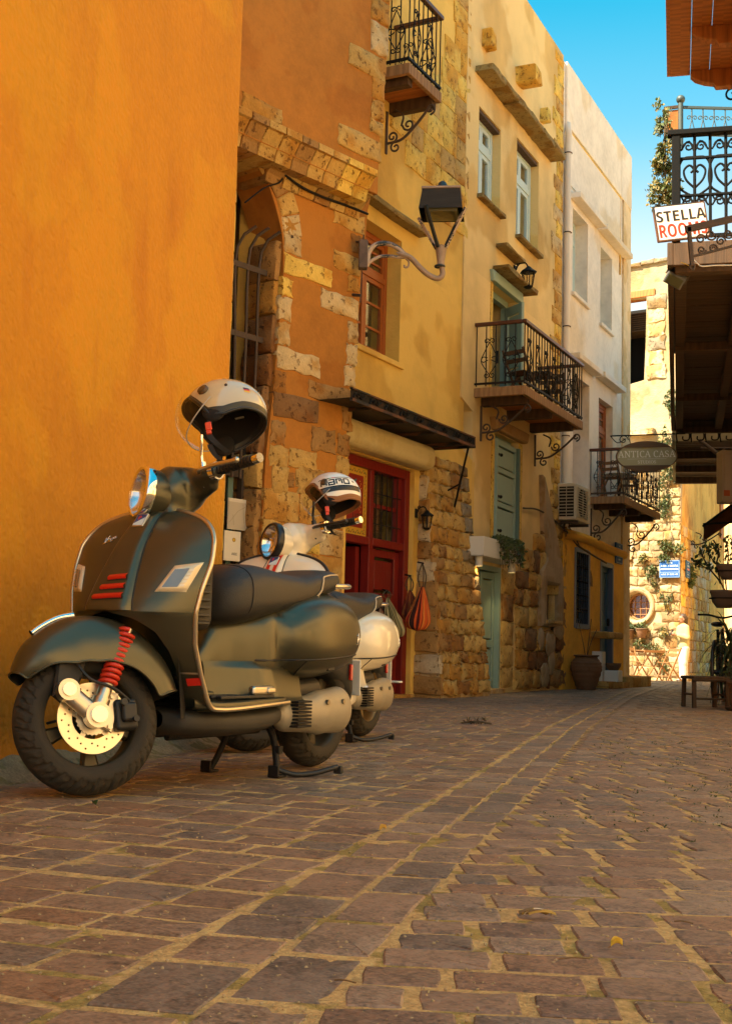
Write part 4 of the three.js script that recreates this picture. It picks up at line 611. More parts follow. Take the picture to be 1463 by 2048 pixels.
// --- E: the smooth cream house with amber ground floor ---
{
  const g = thing('cream_house', 'smooth cream house with an amber ground floor and blue door', 'house', PE.o, PE.turn), r = rng(55);
  const U1 = 4.0;
  const holes = [rect(0.52, 1.32, 5.85, 7.14), rect(2.10, 2.80, 5.77, 7.02), rect(0.62, 1.50, 2.95, 4.62), rect(2.05, 2.92, 2.92, 4.55)];
  part(g, 'wall', slab([[0, 2.2], [U1 - 0.5, 2.2], [U1 - 0.5, 9.2], [0, 9.2]], holes, -0.5, 0), M.cream);
  part(g, 'corner_pier', slab([[U1 - 0.495, -0.1], [U1, -0.1], [U1, 8.4], [U1 - 0.495, 8.4]], [], -0.5, 0.03), wallMat([0.78, 0.58, 0.34], T.worn, 0.5, 0.012));
  part(g, 'parapet_panel', [slab(rect(0.06, 3.30, 8.26, 9.22), [], 0.002, 0.035, 0.006), slab(rect(3.33, U1 + 0.03, 8.26, 9.22), [], 0.002, 0.035, 0.006)], M.cream);
  part(g, 'upper_panel', slab(rect(0.26, 3.30, 7.42, 8.22), [], 0.002, 0.02, 0.005), M.cream);
  part(g, 'joint_strip', [span(0.06, 3.3, 8.225, 8.255, 0, 0.012), span(3.305, 3.33, 6.9, 9.2, 0, 0.02)], M.stoneE);
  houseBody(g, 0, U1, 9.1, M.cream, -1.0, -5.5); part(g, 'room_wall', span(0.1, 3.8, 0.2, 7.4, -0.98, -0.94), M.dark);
  for (const [a, b, c, d] of [[0.52, 1.32, 5.85, 7.14], [2.10, 2.80, 5.77, 7.02]]) { casement(g, 'window', a, b, c, d, -0.22, M.paleBlue, { transom: c + 0.95, curtain: M.room }); part(g, 'window_reveal', [span(b + 0.0002, b + 0.012, c, d, -0.42, 0.002)], M.reveal); part(g, 'window_sill', span(a - 0.05, b + 0.05, c - 0.06, c - 0.002, -0.1, 0.05, 0.01), M.cream); }
  for (const [a, b, v] of [[0.38, 1.86, 7.33], [1.94, 3.62, 7.33], [0.40, 1.72, 4.90], [1.86, 3.2, 4.92]]) part(g, 'window_hood', span(a, b, v - 0.09, v, 0.0, 0.16, 0.012), M.cream);
  // balcony doors
  for (const [a, b, c, d] of [[0.62, 1.50, 2.95, 4.62], [2.05, 2.92, 2.92, 4.55]]) casement(g, 'balcony_door', a, b, c, d, a < 1 ? -0.42 : -0.14, M.redWood, { transom: d - 0.45, t: 0.07, bars: [0.5], curtain: MC.netCurtain });
  // drain pipe
  { const dp = sub(g, 'drain_pipe'); part(dp, 'pipe', tube([[0.05, 2.3, 0.06], [0.05, 8.0, 0.06], [0.05, 8.18, 0.07], [0.10, 8.26, 0.03]], 0.05, 30, 10), M.cream); for (const v of [3.6, 5.2, 6.6, 7.8]) part(dp, 'clamp', new THREE.TorusGeometry(0.053, 0.008, 6, 14).rotateX(Math.PI / 2).translate(0.05, v, 0.06), M.rust); }
  // amber ground floor, a little proud, under a rounded string course
  part(g, 'ground_floor_wall', slab(rect(0.0, U1 - 0.5, -0.1, 2.2), [rect(0.60, 1.38, 0.88, 2.05), rect(2.04, 2.80, 0.22, 1.94)], -0.5, 0.05), M.amber);
  part(g, 'string_course', tube([[0.0, 2.2, 0.05], [1.2, 2.22, 0.05], [2.4, 2.18, 0.05], [3.5, 2.16, 0.05]], 0.075, 20, 8), M.amber);
  { const w = casement(g, 'ground_floor_window', 0.66, 1.32, 0.94, 1.99, -0.05, M.blueTrim, { single: 1, t: 0.05, curtain: M.room }); part(w, 'surround', [span(0.58, 0.66, 0.88, 2.05, -0.06, 0.062, 0.006), span(1.32, 1.40, 0.88, 2.05, -0.06, 0.062, 0.006), span(0.66, 1.32, 1.99, 2.06, -0.06, 0.062, 0.006), span(0.66, 1.32, 0.87, 0.94, -0.06, 0.07, 0.006)], M.blueTrim);
    const gr = sub(g, 'window_grille'); for (let i = 0; i < 6; i++) part(gr, 'bar', [bar([0.71 + i * 0.112, 0.95, 0.05], [0.71 + i * 0.112, 1.98, 0.05], 0.008, 5), ...[0.2, 0.4, 0.6, 0.8].map((k) => new THREE.SphereGeometry(0.018, 6, 5).translate(0.71 + i * 0.112, 0.95 + 1.03 * k, 0.05))], M.iron); for (let i = 1; i < 6; i++) part(gr, 'bar', bar([0.66, 0.95 + i * 0.172, 0.045], [1.32, 0.95 + i * 0.172, 0.045], 0.007, 5), M.iron); }
  { const d = sub(g, 'street_door'); part(d, 'surround', [span(2.02, 2.09, 0.2, 1.95, -0.1, 0.06, 0.006), span(2.75, 2.82, 0.2, 1.95, -0.1, 0.06, 0.006), span(2.09, 2.75, 1.88, 1.96, -0.1, 0.06, 0.006)], M.blueTrim); part(d, 'leaf', [slab(rect(2.09, 2.75, 0.23, 1.88), [rect(2.16, 2.40, 0.35, 0.95), rect(2.45, 2.68, 0.35, 0.95), rect(2.16, 2.40, 1.05, 1.8), rect(2.45, 2.68, 1.05, 1.8)], -0.06, -0.02, 0.005), span(2.1, 2.74, 0.3, 1.85, -0.05, -0.04)], M.blue); part(d, 'handle', rbox(0.03, 0.12, 0.04, 0.008, 2.70, 1.02, 0.0), M.iron); }
  { const q = PE.uv(1180, 1158, 0.05); part(g, 'niche', slab([[q[0] - 0.10, q[1] - 0.11], [q[0] + 0.10, q[1] - 0.11], [q[0] + 0.08, q[1] + 0.02], [q[0], q[1] + 0.13], [q[0] - 0.08, q[1] + 0.02]], [], 0.045, 0.056), M.stoneD); }
  part(g, 'stone_ledge', [rbox(0.95, 0.10, 0.30, 0.03, 1.95, 0.80, 0.17, 2)], M.stoneA, 'stone shelf beside the blue door');
  for (const [u0, u1, y1, n] of [[1.2, 2.5, 0.10, 0.42], [2.3, 4.0, 0.16, 0.40]]) part(g, 'door_step', mv(block(u1 - u0, y1, n, r, { jag: 0.012, k: 4 }), (u0 + u1) / 2, y1 / 2, n / 2), M.stoneA);
  part(g, 'step_ledge', [rbox(0.2, 0.5, 0.16, 0.01, 1.62, 0.30, 0.14)], M.white, 'white rendered plinth');
  // upper balcony
  balcony(g, 'timber balcony with curled iron railing', 1.52, 4.0, 2.90, 0.55, { h: 0.72, th: 0.11, drop: 0.40, iron: M.ironRust, brackets: [1.62, 3.85], boards: M.woodDeck });
  // ground-floor bits
  const jar = thing('clay_jar', 'tall ribbed clay jar with bare twigs at the foot of the amber wall', 'jar', PE.at(0.42, 0, 0.28), 0);
  const prof = [[0.0, 0.0], [0.13, 0.0], [0.16, 0.08], [0.20, 0.2], [0.225, 0.30], [0.215, 0.38], [0.17, 0.44], [0.155, 0.46], [0.185, 0.48], [0.18, 0.495], [0.14, 0.48], [0.13, 0.42], [0, 0.40]]; const fine = []; prof.forEach((p, i) => { if (i) for (let k = 1; k <= 6; k++) { const q = prof[i - 1], t = k / 6; fine.push([q[0] + (p[0] - q[0]) * t + (i > 1 && i < 7 ? 0.004 * Math.sin((i * 6 + k) * 1.6) : 0), q[1] + (p[1] - q[1]) * t]); } else fine.push(p); });
  part(jar, 'body', lathe(fine.map(([a, b]) => [Math.max(0, a), b]), 28), M.terracotta); part(jar, 'twigs', [[0.05, 1.0, 0.1], [-0.12, 0.95, 0.05], [0.16, 0.86, -0.06]].map((p) => tube([[0, 0.4, 0], [p[0] * 0.4, 0.65, p[2] * 0.5], p], 0.006, 10, 5)), M.stem);
  const box2 = thing('pedestal_pot', 'dark bowl on a small white pedestal by the blue door', 'pot', PE.at(1.72, 0.10, 0.34), PE.turn);
  part(box2, 'pedestal', rbox(0.26, 0.17, 0.22, 0.012, 0, 0.085, 0), M.white); part(box2, 'bowl', lathe([[0, 0.17], [0.07, 0.17], [0.11, 0.23], [0.12, 0.28], [0.10, 0.28], [0.06, 0.2], [0, 0.2]], 18), M.terracotta);
  // air conditioner
  const ac = thing('air_conditioner', 'white air conditioner unit on the wall at the seam of the two houses', 'air conditioner', PE.at(0.14, 2.62, 0.0), PE.turn);
  part(ac, 'casing', rbox(0.76, 0.52, 0.27, 0.02, 0, 0, 0.165, 2), std({ color: [0.62, 0.52, 0.36], roughness: 0.5 }));
  part(ac, 'fan_grille', [...Array.from({ length: 12 }, (_, i) => rbox(0.50, 0.010, 0.014, 0.003, -0.06, -0.20 + i * 0.036, 0.31)), ...[-0.31, -0.06, 0.19].map((x) => rbox(0.012, 0.42, 0.016, 0.003, x, 0, 0.309))], std({ color: [0.5, 0.42, 0.28], roughness: 0.5 }));
  part(ac, 'fan_opening', new THREE.CylinderGeometry(0.205, 0.205, 0.004, 32).rotateX(Math.PI / 2).translate(-0.06, 0, 0.302), M.dark);
  part(ac, 'side_grille', [...Array.from({ length: 9 }, (_, i) => rbox(0.012, 0.016, 0.20, 0.003, -0.384, -0.18 + i * 0.045, 0.165)), rbox(0.012, 0.42, 0.01, 0.003, -0.386, 0, 0.165)], std({ color: [0.40, 0.33, 0.22], roughness: 0.6 }));
  part(ac, 'side_opening', span(-0.3815, -0.38, -0.21, 0.21, 0.06, 0.27), M.dark);
  part(ac, 'bracket', [span(-0.28, -0.24, -0.30, -0.262, 0, 0.3), span(0.24, 0.28, -0.30, -0.262, 0, 0.3)], M.ironRust);
  part(ac, 'pipes', [tube([[-0.2, -0.26, 0.1], [-0.15, -0.36, 0.06], [0.1, -0.40, 0.05], [0.5, -0.52, 0.05], [0.9, -0.62, 0.14], [1.9, -0.70, 0.14]], 0.014, 30), tube([[-0.1, -0.26, 0.12], [0.0, -0.33, 0.1], [0.25, -0.38, 0.08], [0.7, -0.54, 0.05]], 0.01, 20)], M.stem);
}

// ================= the sunlit end of the street =================
function clump(center, rad, n, leaf, mats, parent, r, o = {}) { // leaves spread through a lumpy volume, in a few tones
  const l = mats.map(() => []); const lob = []; for (let i = 0; i < (o.lobes ?? 5); i++) lob.push([rr(-0.7, 0.7, r), rr(-0.7, 0.7, r), rr(-0.6, 0.6, r), rr(0.3, 0.6, r)]);
  for (let i = 0; i < n; i++) { const b = lob[Math.floor(r() * lob.length)], a = rr(0, 6.28, r), z = rr(-1, 1, r), q = Math.cbrt(r()) * b[3], s = Math.sqrt(1 - z * z); l[Math.floor(r() * mats.length)].push(leafGeo(leaf * rr(0.7, 1.3, r), leaf * rr(0.28, 0.4, r), r).translate(center[0] + rad[0] * (b[0] + s * Math.cos(a) * q), center[1] + rad[1] * (b[1] + z * q), center[2] + rad[2] * (b[2] + s * Math.sin(a) * q))); }
  l.forEach((x, i) => x.length && part(parent, 'foliage', x, mats[i]));
}
{
  const r = rng(66), g = thing('corner_house', 'sunlit stone house at the street corner with a round window', 'house', PF.o, PF.turn);
  const P = (x, y, n = 0) => PF.uv(x, y, n), U = 3.0;
  const FS = [stoneMat([0.44, 0.33, 0.17]), stoneMat([0.36, 0.27, 0.15]), stoneMat([0.48, 0.37, 0.21]), stoneMat([0.30, 0.205, 0.10])];
  const win = P(1273, 1213), W0 = win[0], W1 = win[1];
  const op = [P(1240, 600), P(1292, 596), P(1290, 690), P(1287, 760), P(1240, 774)];
  const topL = P(1255, 541)[1], topR = P(1335, 524)[1];
  const ring = (R, n = 28) => Array.from({ length: n }, (_, i) => [W0 + Math.cos(i / n * 6.2832) * R, W1 + Math.sin(i / n * 6.2832) * R]);
  part(g, 'wall', slab([[-5, -0.8], [U, -0.8], [U, topR], [2.2, topR + 0.05], [1.4, (topL + topR) / 2], [0.4, topL], [-5, topL - 0.6]], [op, ring(0.37)], -0.12, 0), wallMat([0.44, 0.34, 0.20], T.worn, 0.3, 0.03));
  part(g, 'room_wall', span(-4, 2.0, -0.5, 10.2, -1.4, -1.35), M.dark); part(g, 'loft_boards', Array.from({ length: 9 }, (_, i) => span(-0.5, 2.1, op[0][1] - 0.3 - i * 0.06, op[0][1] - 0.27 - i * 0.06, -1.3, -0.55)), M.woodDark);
  part(g, 'lintel_beam', [span(op[0][0] - 0.3, op[1][0] + 0.25, op[0][1] - 0.02, op[0][1] + 0.18, -0.4, 0.05, 0.02)], M.woodSoffit);
  for (let i = 0; i < 8; i++) { const u = 0.2 + i * 0.38; part(g, 'coping_stone', mv(block(0.38, 0.1, 0.6, r, { jag: 0.02 }), u, interp(u, [[0.4, topL], [1.4, (topL + topR) / 2], [2.2, topR + 0.05], [3.2, topR]]) + 0.04, -0.22), M.stoneG); }
  for (let i = 0; i < 6; i++) part(g, 'jamb_stone', mv(block(rr(0.4, 0.6, r), 0.36, 0.12, r, { k: 4, jag: 0.03, bulge: 0.02 }), op[1][0] + 0.28, op[3][1] + 0.2 + i * 0.38, -0.02), [M.stoneF, M.stoneC, M.stoneG][i % 3]);
  const vTop = P(1340, 930)[1];
  for (let v = -0.5; v < vTop;) { const h = rr(0.18, 0.30, r); for (let u = U; u > -0.3;) { const w = rr(0.22, 0.52, r), cx = u - w / 2, cy = v + h / 2; if (Math.hypot(cx - W0, cy - W1) > 0.56) part(g, 'stone_block', mv(block(w - rr(0.01, 0.03, r), h - rr(0.01, 0.025, r), 0.12, r, { k: 3, jag: 0.02, bulge: 0.02, ch: 0.018 }), cx, cy, -0.028), FS[Math.floor(r() * 4)]); u -= w; } v += h; }
  part(g, 'stone_ledge', [mv(block(2.6, 0.16, 0.22, r, { jag: 0.02, k: 8 }), 1.0, P(1280, 866)[1], 0.08)], M.stoneF);
  part(g, 'stone_ledge', [mv(block(1.6, 0.5, 0.10, r, { jag: 0.03, k: 8, bulge: 0.02 }), 0.9, P(1290, 1100)[1], 0.03)], M.stoneF);
  const w = sub(g, 'round_window'); part(w, 'stone_ring', lathe([[0.36, -0.40], [0.36, 0.02], [0.40, 0.07], [0.45, 0.09], [0.50, 0.07], [0.53, 0.0], [0.53, -0.05]], 40).rotateX(Math.PI / 2).translate(W0, W1, 0), FS[2]);
  part(w, 'frame', [new THREE.TorusGeometry(0.34, 0.03, 8, 36).translate(W0, W1, -0.24), ...[-0.16, 0, 0.16].map((k) => bar([W0 + k, W1 - 0.33, -0.24], [W0 + k, W1 + 0.33, -0.24], 0.012)), ...[-0.2, -0.05, 0.12].map((k) => bar([W0 - 0.33, W1 + k, -0.24], [W0 + 0.33, W1 + k, -0.24], 0.012))], M.woodChair);
  part(w, 'pane', new THREE.CylinderGeometry(0.34, 0.34, 0.006, 36).rotateX(Math.PI / 2).translate(W0, W1, -0.26), M.pane); part(w, 'backing', new THREE.CircleGeometry(0.36, 30).translate(W0, W1, -0.36), M.redWood);
  houseBody(g, -5, U - 1.6, 8.6, M.stoneF, -1.5, -5);
  // creepers and pots
  const ivy = (name, label, list, cat = 'creeper') => { const t = thing(name, label, cat, PF.o, PF.turn); for (const [x, y, a, b, n, l, ms] of list) { const q = P(x, y, 0.1); clump([q[0], q[1], 0.12], [a, b, 0.12], n, l, ms || M.leaf, t, r); part(t, 'stem', tube([[q[0], q[1] + b, 0.05], [q[0] + 0.05, q[1], 0.07], [q[0] - 0.03, q[1] - b, 0.05]], 0.012, 10, 5), M.stem); } return t; };
  ivy('wall_creeper', 'dark green creeper hanging down the sunlit wall behind the oval sign', [[1338, 800, 0.22, 0.5, 260, 0.09], [1340, 870, 0.30, 0.6, 320, 0.09], [1335, 950, 0.32, 0.5, 260, 0.09], [1352, 905, 0.12, 0.5, 140, 0.09], [1330, 1000, 0.22, 0.25, 120, 0.08]]);
  ivy('ledge_plant', 'yellow green plant on the ledge above the blue street sign', [[1340, 1085, 0.42, 0.28, 320, 0.09, [M.leaf[2], M.leafDry, M.leaf[1]]], [1328, 1108, 0.26, 0.2, 180, 0.08, [M.leaf[2], M.leaf[1]]]], 'plant');
  ivy('wall_tuft', 'loose green tuft growing on the wall over the round window', [[1287, 1117, 0.16, 0.14, 110, 0.08, [M.leaf[2], M.leafDry]], [1298, 1140, 0.18, 0.2, 130, 0.08, [M.leaf[2], M.leaf[1]]], [1310, 1165, 0.14, 0.24, 90, 0.07, [M.leaf[1], M.leafDry]]], 'plant');
  ivy('hanging_tuft', 'green plant in a wall pot high on the sunlit corner', [[1327, 1012, 0.16, 0.2, 110, 0.08], [1328, 1027, 0.10, 0.14, 60, 0.07]], 'plant');
  ivy('window_box_plants', 'green plants spilling from pots under the round window', [[1256, 1252, 0.20, 0.12, 130, 0.08], [1281, 1252, 0.22, 0.12, 130, 0.08, [M.leaf[2], M.leaf[1]]], [1295, 1285, 0.3, 0.14, 80, 0.07], [1275, 1290, 0.2, 0.1, 60, 0.07]], 'plant');
  ivy('wall_weeds', 'small dry weeds growing from the joints left of the standing person', [[1340, 1195, 0.1, 0.12, 40, 0.07], [1334, 1215, 0.10, 0.2, 50, 0.07, [M.leafDry, M.leaf[1]]], [1320, 1190, 0.10, 0.1, 40, 0.07], [1330, 1265, 0.18, 0.18, 90, 0.08, [M.leafDry, M.leaf[1]]], [1308, 1300, 0.26, 0.14, 90, 0.08, [M.leafDry, M.leaf[1]]], [1325, 1335, 0.2, 0.2, 90, 0.08]], 'weeds');
  for (const [x, y, l] of [[1257, 1268, 'left clay pot under the round window'], [1283, 1266, 'right clay pot under the round window']]) { const q = P(x, y, 0.12), t = thing('wall_pot', l, 'pot', PF.at(q[0], q[1], 0.14), 0); part(t, 'body', lathe([[0, -0.13], [0.10, -0.13], [0.15, 0.08], [0.165, 0.08], [0.165, 0.12], [0.14, 0.12], [0.12, 0.05], [0, 0.05]], 16), M.terracotta); part(t, 'ring', [new THREE.TorusGeometry(0.165, 0.008, 6, 18).rotateX(Math.PI / 2).translate(0, 0.1, 0), bar([0, 0.1, -0.165], [0, 0.1, -0.20], 0.01)], M.iron); }
}
// the shaded flank round the corner
{
  const r = rng(67), g = thing('corner_house_flank', 'shaded stone flank wall right of the sunlit corner with yellow plaster above', 'wall', PG.o, PG.turn);
  const P = (x, y, n = 0) => PG.uv(x, y, n); const vS = P(1380, 1080)[1];
  part(g, 'wall', slab([[0, -1], [14, -1], [14, 10.2], [0, 10.6]], [], -0.06, 0), wallMat([0.80, 0.46, 0.09], T.worn, 0.3, 0.03));
  for (let v = -0.6; v < vS;) { const h = rr(0.26, 0.36, r); for (let u = 0.0; u < 5.5;) { const w = rr(0.3, 0.7, r); part(g, 'stone_block', mv(block(w - 0.02, h - 0.018, 0.12, r, { k: 3, jag: 0.016, bulge: 0.014 }), u + w / 2, v + h / 2, -0.03), [M.stoneA, M.stoneA, M.stoneF, M.stoneE][Math.floor(r() * 4)]); u += w; } v += h; }
  const d0 = P(1437, 1000), t = sub(g, 'side_door'); part(t, 'frame', [span(d0[0], d0[0] + 0.1, d0[1] - 1.2, d0[1] + 0.8, -0.05, 0.06)], M.woodSoffit); part(t, 'leaf', span(d0[0] + 0.1, d0[0] + 1.5, d0[1] - 1.2, d0[1] + 0.8, -0.02, 0.03), M.woodSoffit);
  const lampP = P(1378, 1065, 0.0), b = thing('empty_sign_bracket', 'thin scrolled iron bracket on the shaded flank wall', 'bracket', PG.at(lampP[0], lampP[1], 0), PG.turn - Math.PI / 2); part(b, 'arm', bracketGeo(0.8, 0.35, 0.018), M.iron);
  const tuft = thing('flank_tuft', 'dark green tuft growing from the shaded flank wall below the street sign', 'plant', PG.o, PG.turn); for (const [x, y, a] of [[1380, 1170, 0.16], [1385, 1142, 0.24]]) { const q = P(x, y, 0.1); clump([q[0], q[1], 0.1], [a, a * 1.1, 0.1], 120, 0.08, M.leaf, tuft, r); }
  part(tuft, 'stem', bar([P(1385, 1142)[0], P(1385, 1142)[1], 0], [P(1385, 1142)[0], P(1385, 1142)[1], 0.12], 0.01), M.stem);
}
// blue street signs
function streetSign(name, label, pos, turn, w, h, lines) { const t = thing(name, label, 'street sign', pos, turn); part(t, 'plate', rbox(w, h, 0.03, 0.006, 0, 0, 0.0), std({ color: [0.02, 0.10, 0.25], roughness: 0.8 }));
  part(t, 'lettering', new THREE.PlaneGeometry(w * 0.97, h * 0.96).translate(0, 0, 0.018), std({ roughness: 0.85, map: canvasTex(384, 384, (c, W, H) => { c.fillStyle = '#0a4a8c'; c.fillRect(0, 0, W, H); c.strokeStyle = '#c9d6de'; c.lineWidth = 5; c.strokeRect(8, 8, W - 16, H - 16); c.textAlign = 'center'; lines.forEach(([s, y, z, col]) => { c.fillStyle = col || '#c9d6de'; c.font = `bold ${z}px sans-serif`; c.fillText(s, W / 2, y); }); c.fillStyle = '#c9d6de'; c.fillRect(14, 262, W - 28, 5); }) })); }
{
  let q = PF.uv(1338, 1138, 0.12); streetSign('street_sign', 'blue street name sign on the sunlit wall under the ledge plant', PF.at(q[0], q[1], 0.12), PF.turn, 0.56, 0.46, [['ΟΔΟΣ', 70, 44], ['ΑΝΤ. ΓΑΜΠΑ', 140, 56], ['ANTONI GAMBA', 210, 44, '#ffd9b0'], ['ΑΠΟ 21 ΕΩΣ 43', 330, 46]]);
  q = PG.uv(1374, 1139, 0.06); streetSign('street_sign', 'blue street name sign on the shaded flank just round the corner', PG.at(q[0], q[1], 0.06), PG.turn, 0.62, 0.46, [['ΟΔΟΣ', 70, 44], ['ΓΑΜΠΑ', 140, 64], ['GAMBA', 215, 64, '#ff9c5a'], ['ΑΠΟ 21', 330, 50]]);
  q = PE.uv(1236, 1107, 0.06); streetSign('street_sign', 'blue street name sign on the corner pier beside the blue door', PE.at(q[0], q[1], 0.06), PE.turn, 0.42, 0.34, [['ΟΔΟΣ', 70, 44], ['ΓΑΜΠΑ', 140, 64], ['GAMBA', 215, 64, '#ff9c5a'], ['ΑΠΟ 1', 330, 50]]);
}
// wooden folding furniture
function foldingChair(name, label, pos, turn, mat = M.woodChair, group) {
  const t = thing(name, label, 'chair', pos, turn, group);
  for (const s of [-1, 1]) { part(t, 'leg', beam([s * 0.20, 0, 0.22], [s * 0.20, 0.80, -0.20], 0.022, 0.035), mat); part(t, 'leg', beam([s * 0.175, 0, -0.24], [s * 0.175, 0.45, 0.18], 0.022, 0.035), mat); }
  for (let i = 0; i < 5; i++) part(t, 'seat_slat', rbox(0.37, 0.016, 0.05, 0.004, 0, 0.44, -0.12 + i * 0.068), mat);
  for (const y of [0.62, 0.74]) part(t, 'back_slat', rbox(0.40, 0.07, 0.016, 0.004, 0, y, -0.105 - (y - 0.62) * 0.52), mat);
  part(t, 'stretcher', [bar([-0.175, 0.12, -0.13], [0.175, 0.12, -0.13], 0.01), bar([-0.2, 0.12, 0.155], [0.2, 0.12, 0.155], 0.01)], mat);
  return t;
}
function foldingTable(name, label, pos, turn, mat = M.woodChair, w = 0.6, h = 0.72) {
  const t = thing(name, label, 'table', pos, turn);
  for (let i = 0; i < 6; i++) part(t, 'top_slat', rbox(w, 0.02, w / 6 - 0.012, 0.004, 0, h, -w / 2 + w / 12 + i * w / 6), mat);
  part(t, 'rim', [span(-w / 2, w / 2, h - 0.045, h - 0.012, w / 2 - 0.03, w / 2 - 0.005), span(-w / 2, w / 2, h - 0.045, h - 0.012, -w / 2 + 0.005, -w / 2 + 0.03)], mat);
  for (const s of [-1, 1]) for (const k of [-1, 1]) part(t, 'leg', beam([k * w * 0.42, 0, s * (w / 2 - 0.06) - k * 0.012], [-k * w * 0.40, h - 0.05, s * (w / 2 - 0.06) - k * 0.012], 0.022, 0.034, V(0, 0, 1)), mat);
  part(t, 'stretcher', bar([0, h * 0.48, -w / 2 + 0.06], [0, h * 0.48, w / 2 - 0.06], 0.01), mat);
  return t;
}
{
  const gp = (x, d) => { const p = pointAt(x, 1360, d); return V(p.x, groundY(d), -d); };
  foldingChair('folding_chair', 'wooden folding chair left of the small table in the sun', gp(1257, 30.6), 0.2);
  foldingTable('folding_table', 'small wooden folding table in the sun between two chairs', gp(1294, 30.9), 0.4);
  foldingChair('folding_chair', 'wooden folding chair right of the small table in the sun', gp(1337, 30.5), -1.1);
  // on the balconies
  foldingTable('balcony_table', 'dark folding table on the balcony of the shutter house', PD.at(1.35, 3.57, 0.34), PD.turn, M.woodDark, 0.46, 0.42);
  foldingChair('balcony_chair', 'dark folding chair with two back slats behind the balcony table', PD.at(0.80, 3.57, 0.30), PD.turn + 1.2, M.woodDark).scale.setScalar(0.78);
  foldingChair('balcony_chair', 'dark folding chair at the far end of the balcony of the shutter house', PD.at(2.0, 3.57, 0.32), PD.turn - 1.4, M.woodDark).scale.setScalar(0.78);
  const rt = thing('bistro_table', 'small round pale table on the far balcony', 'table', PE.at(2.15, 2.9, 0.30), 0); part(rt, 'top', lathe([[0, 0.40], [0.25, 0.40], [0.26, 0.41], [0.26, 0.425], [0, 0.43]], 24), M.white); part(rt, 'stem', [bar([0, 0, 0], [0, 0.4, 0], 0.02), bar([-0.18, 0.01, 0], [0.18, 0.01, 0], 0.012), bar([0, 0.01, -0.18], [0, 0.01, 0.18], 0.012)], M.iron);
  foldingChair('bistro_chair', 'pale folding chair by the round table on the far balcony', PE.at(1.80, 2.9, 0.28), PE.turn + 1.4, M.woodChair).scale.setScalar(0.72);
  foldingChair('bistro_chair', 'dark cushioned chair by the railing of the far balcony', PE.at(2.75, 2.9, 0.3), PE.turn - 1.2, M.woodDark).scale.setScalar(0.72);
}
// implicit surfaces for the standing person
function fieldMesh(bones, lo, hi, cell, k = 0.03) {
  const size = Math.max(hi[0] - lo[0], hi[1] - lo[1], hi[2] - lo[2]), res = Math.ceil(size / cell), mc = new MarchingCubes(res, new THREE.MeshBasicMaterial(), false, false, 400000);
  const c = [(lo[0] + hi[0]) / 2, (lo[1] + hi[1]) / 2, (lo[2] + hi[2]) / 2], half = size / 2 * 1.06;
  for (let z = 0; z < res; z++) for (let y = 0; y < res; y++) for (let x = 0; x < res; x++) {
    const p = [x, y, z].map((q, i) => c[i] + (q / (res - 1) * 2 - 1) * half); let d = 1e3;
    for (const [a, b, ra, rb, sx] of bones) { const ab = [b[0] - a[0], b[1] - a[1], b[2] - a[2]], ap = [p[0] - a[0], p[1] - a[1], p[2] - a[2]], L = ab[0] ** 2 + ab[1] ** 2 + ab[2] ** 2; const t = L ? clamp((ap[0] * ab[0] + ap[1] * ab[1] + ap[2] * ab[2]) / L, 0, 1) : 0; const e = [ap[0] - ab[0] * t, ap[1] - ab[1] * t, (ap[2] - ab[2] * t) / (sx ?? 1)]; const s = Math.hypot(...e) - (ra + (rb - ra) * t); const h = clamp(0.5 + 0.5 * (d - s) / k, 0, 1); d = d * (1 - h) + s * h - k * h * (1 - h); }
    mc.field[x + y * res + z * res * res] = -d;
  }
  mc.isolation = 0; mc.update();
  const n = mc.count, pos = mc.positionArray.slice(0, n * 3), g = new THREE.BufferGeometry(); for (let i = 0; i < n * 3; i++) pos[i] = c[i % 3] + pos[i] * half * (res) / (res - 1) ;
  g.setAttribute('position', new THREE.Float32BufferAttribute(pos, 3)); const m = mergeVertices(g, 1e-4); m.computeVertexNormals(); return boxUV(Object.assign(m, {}));
}
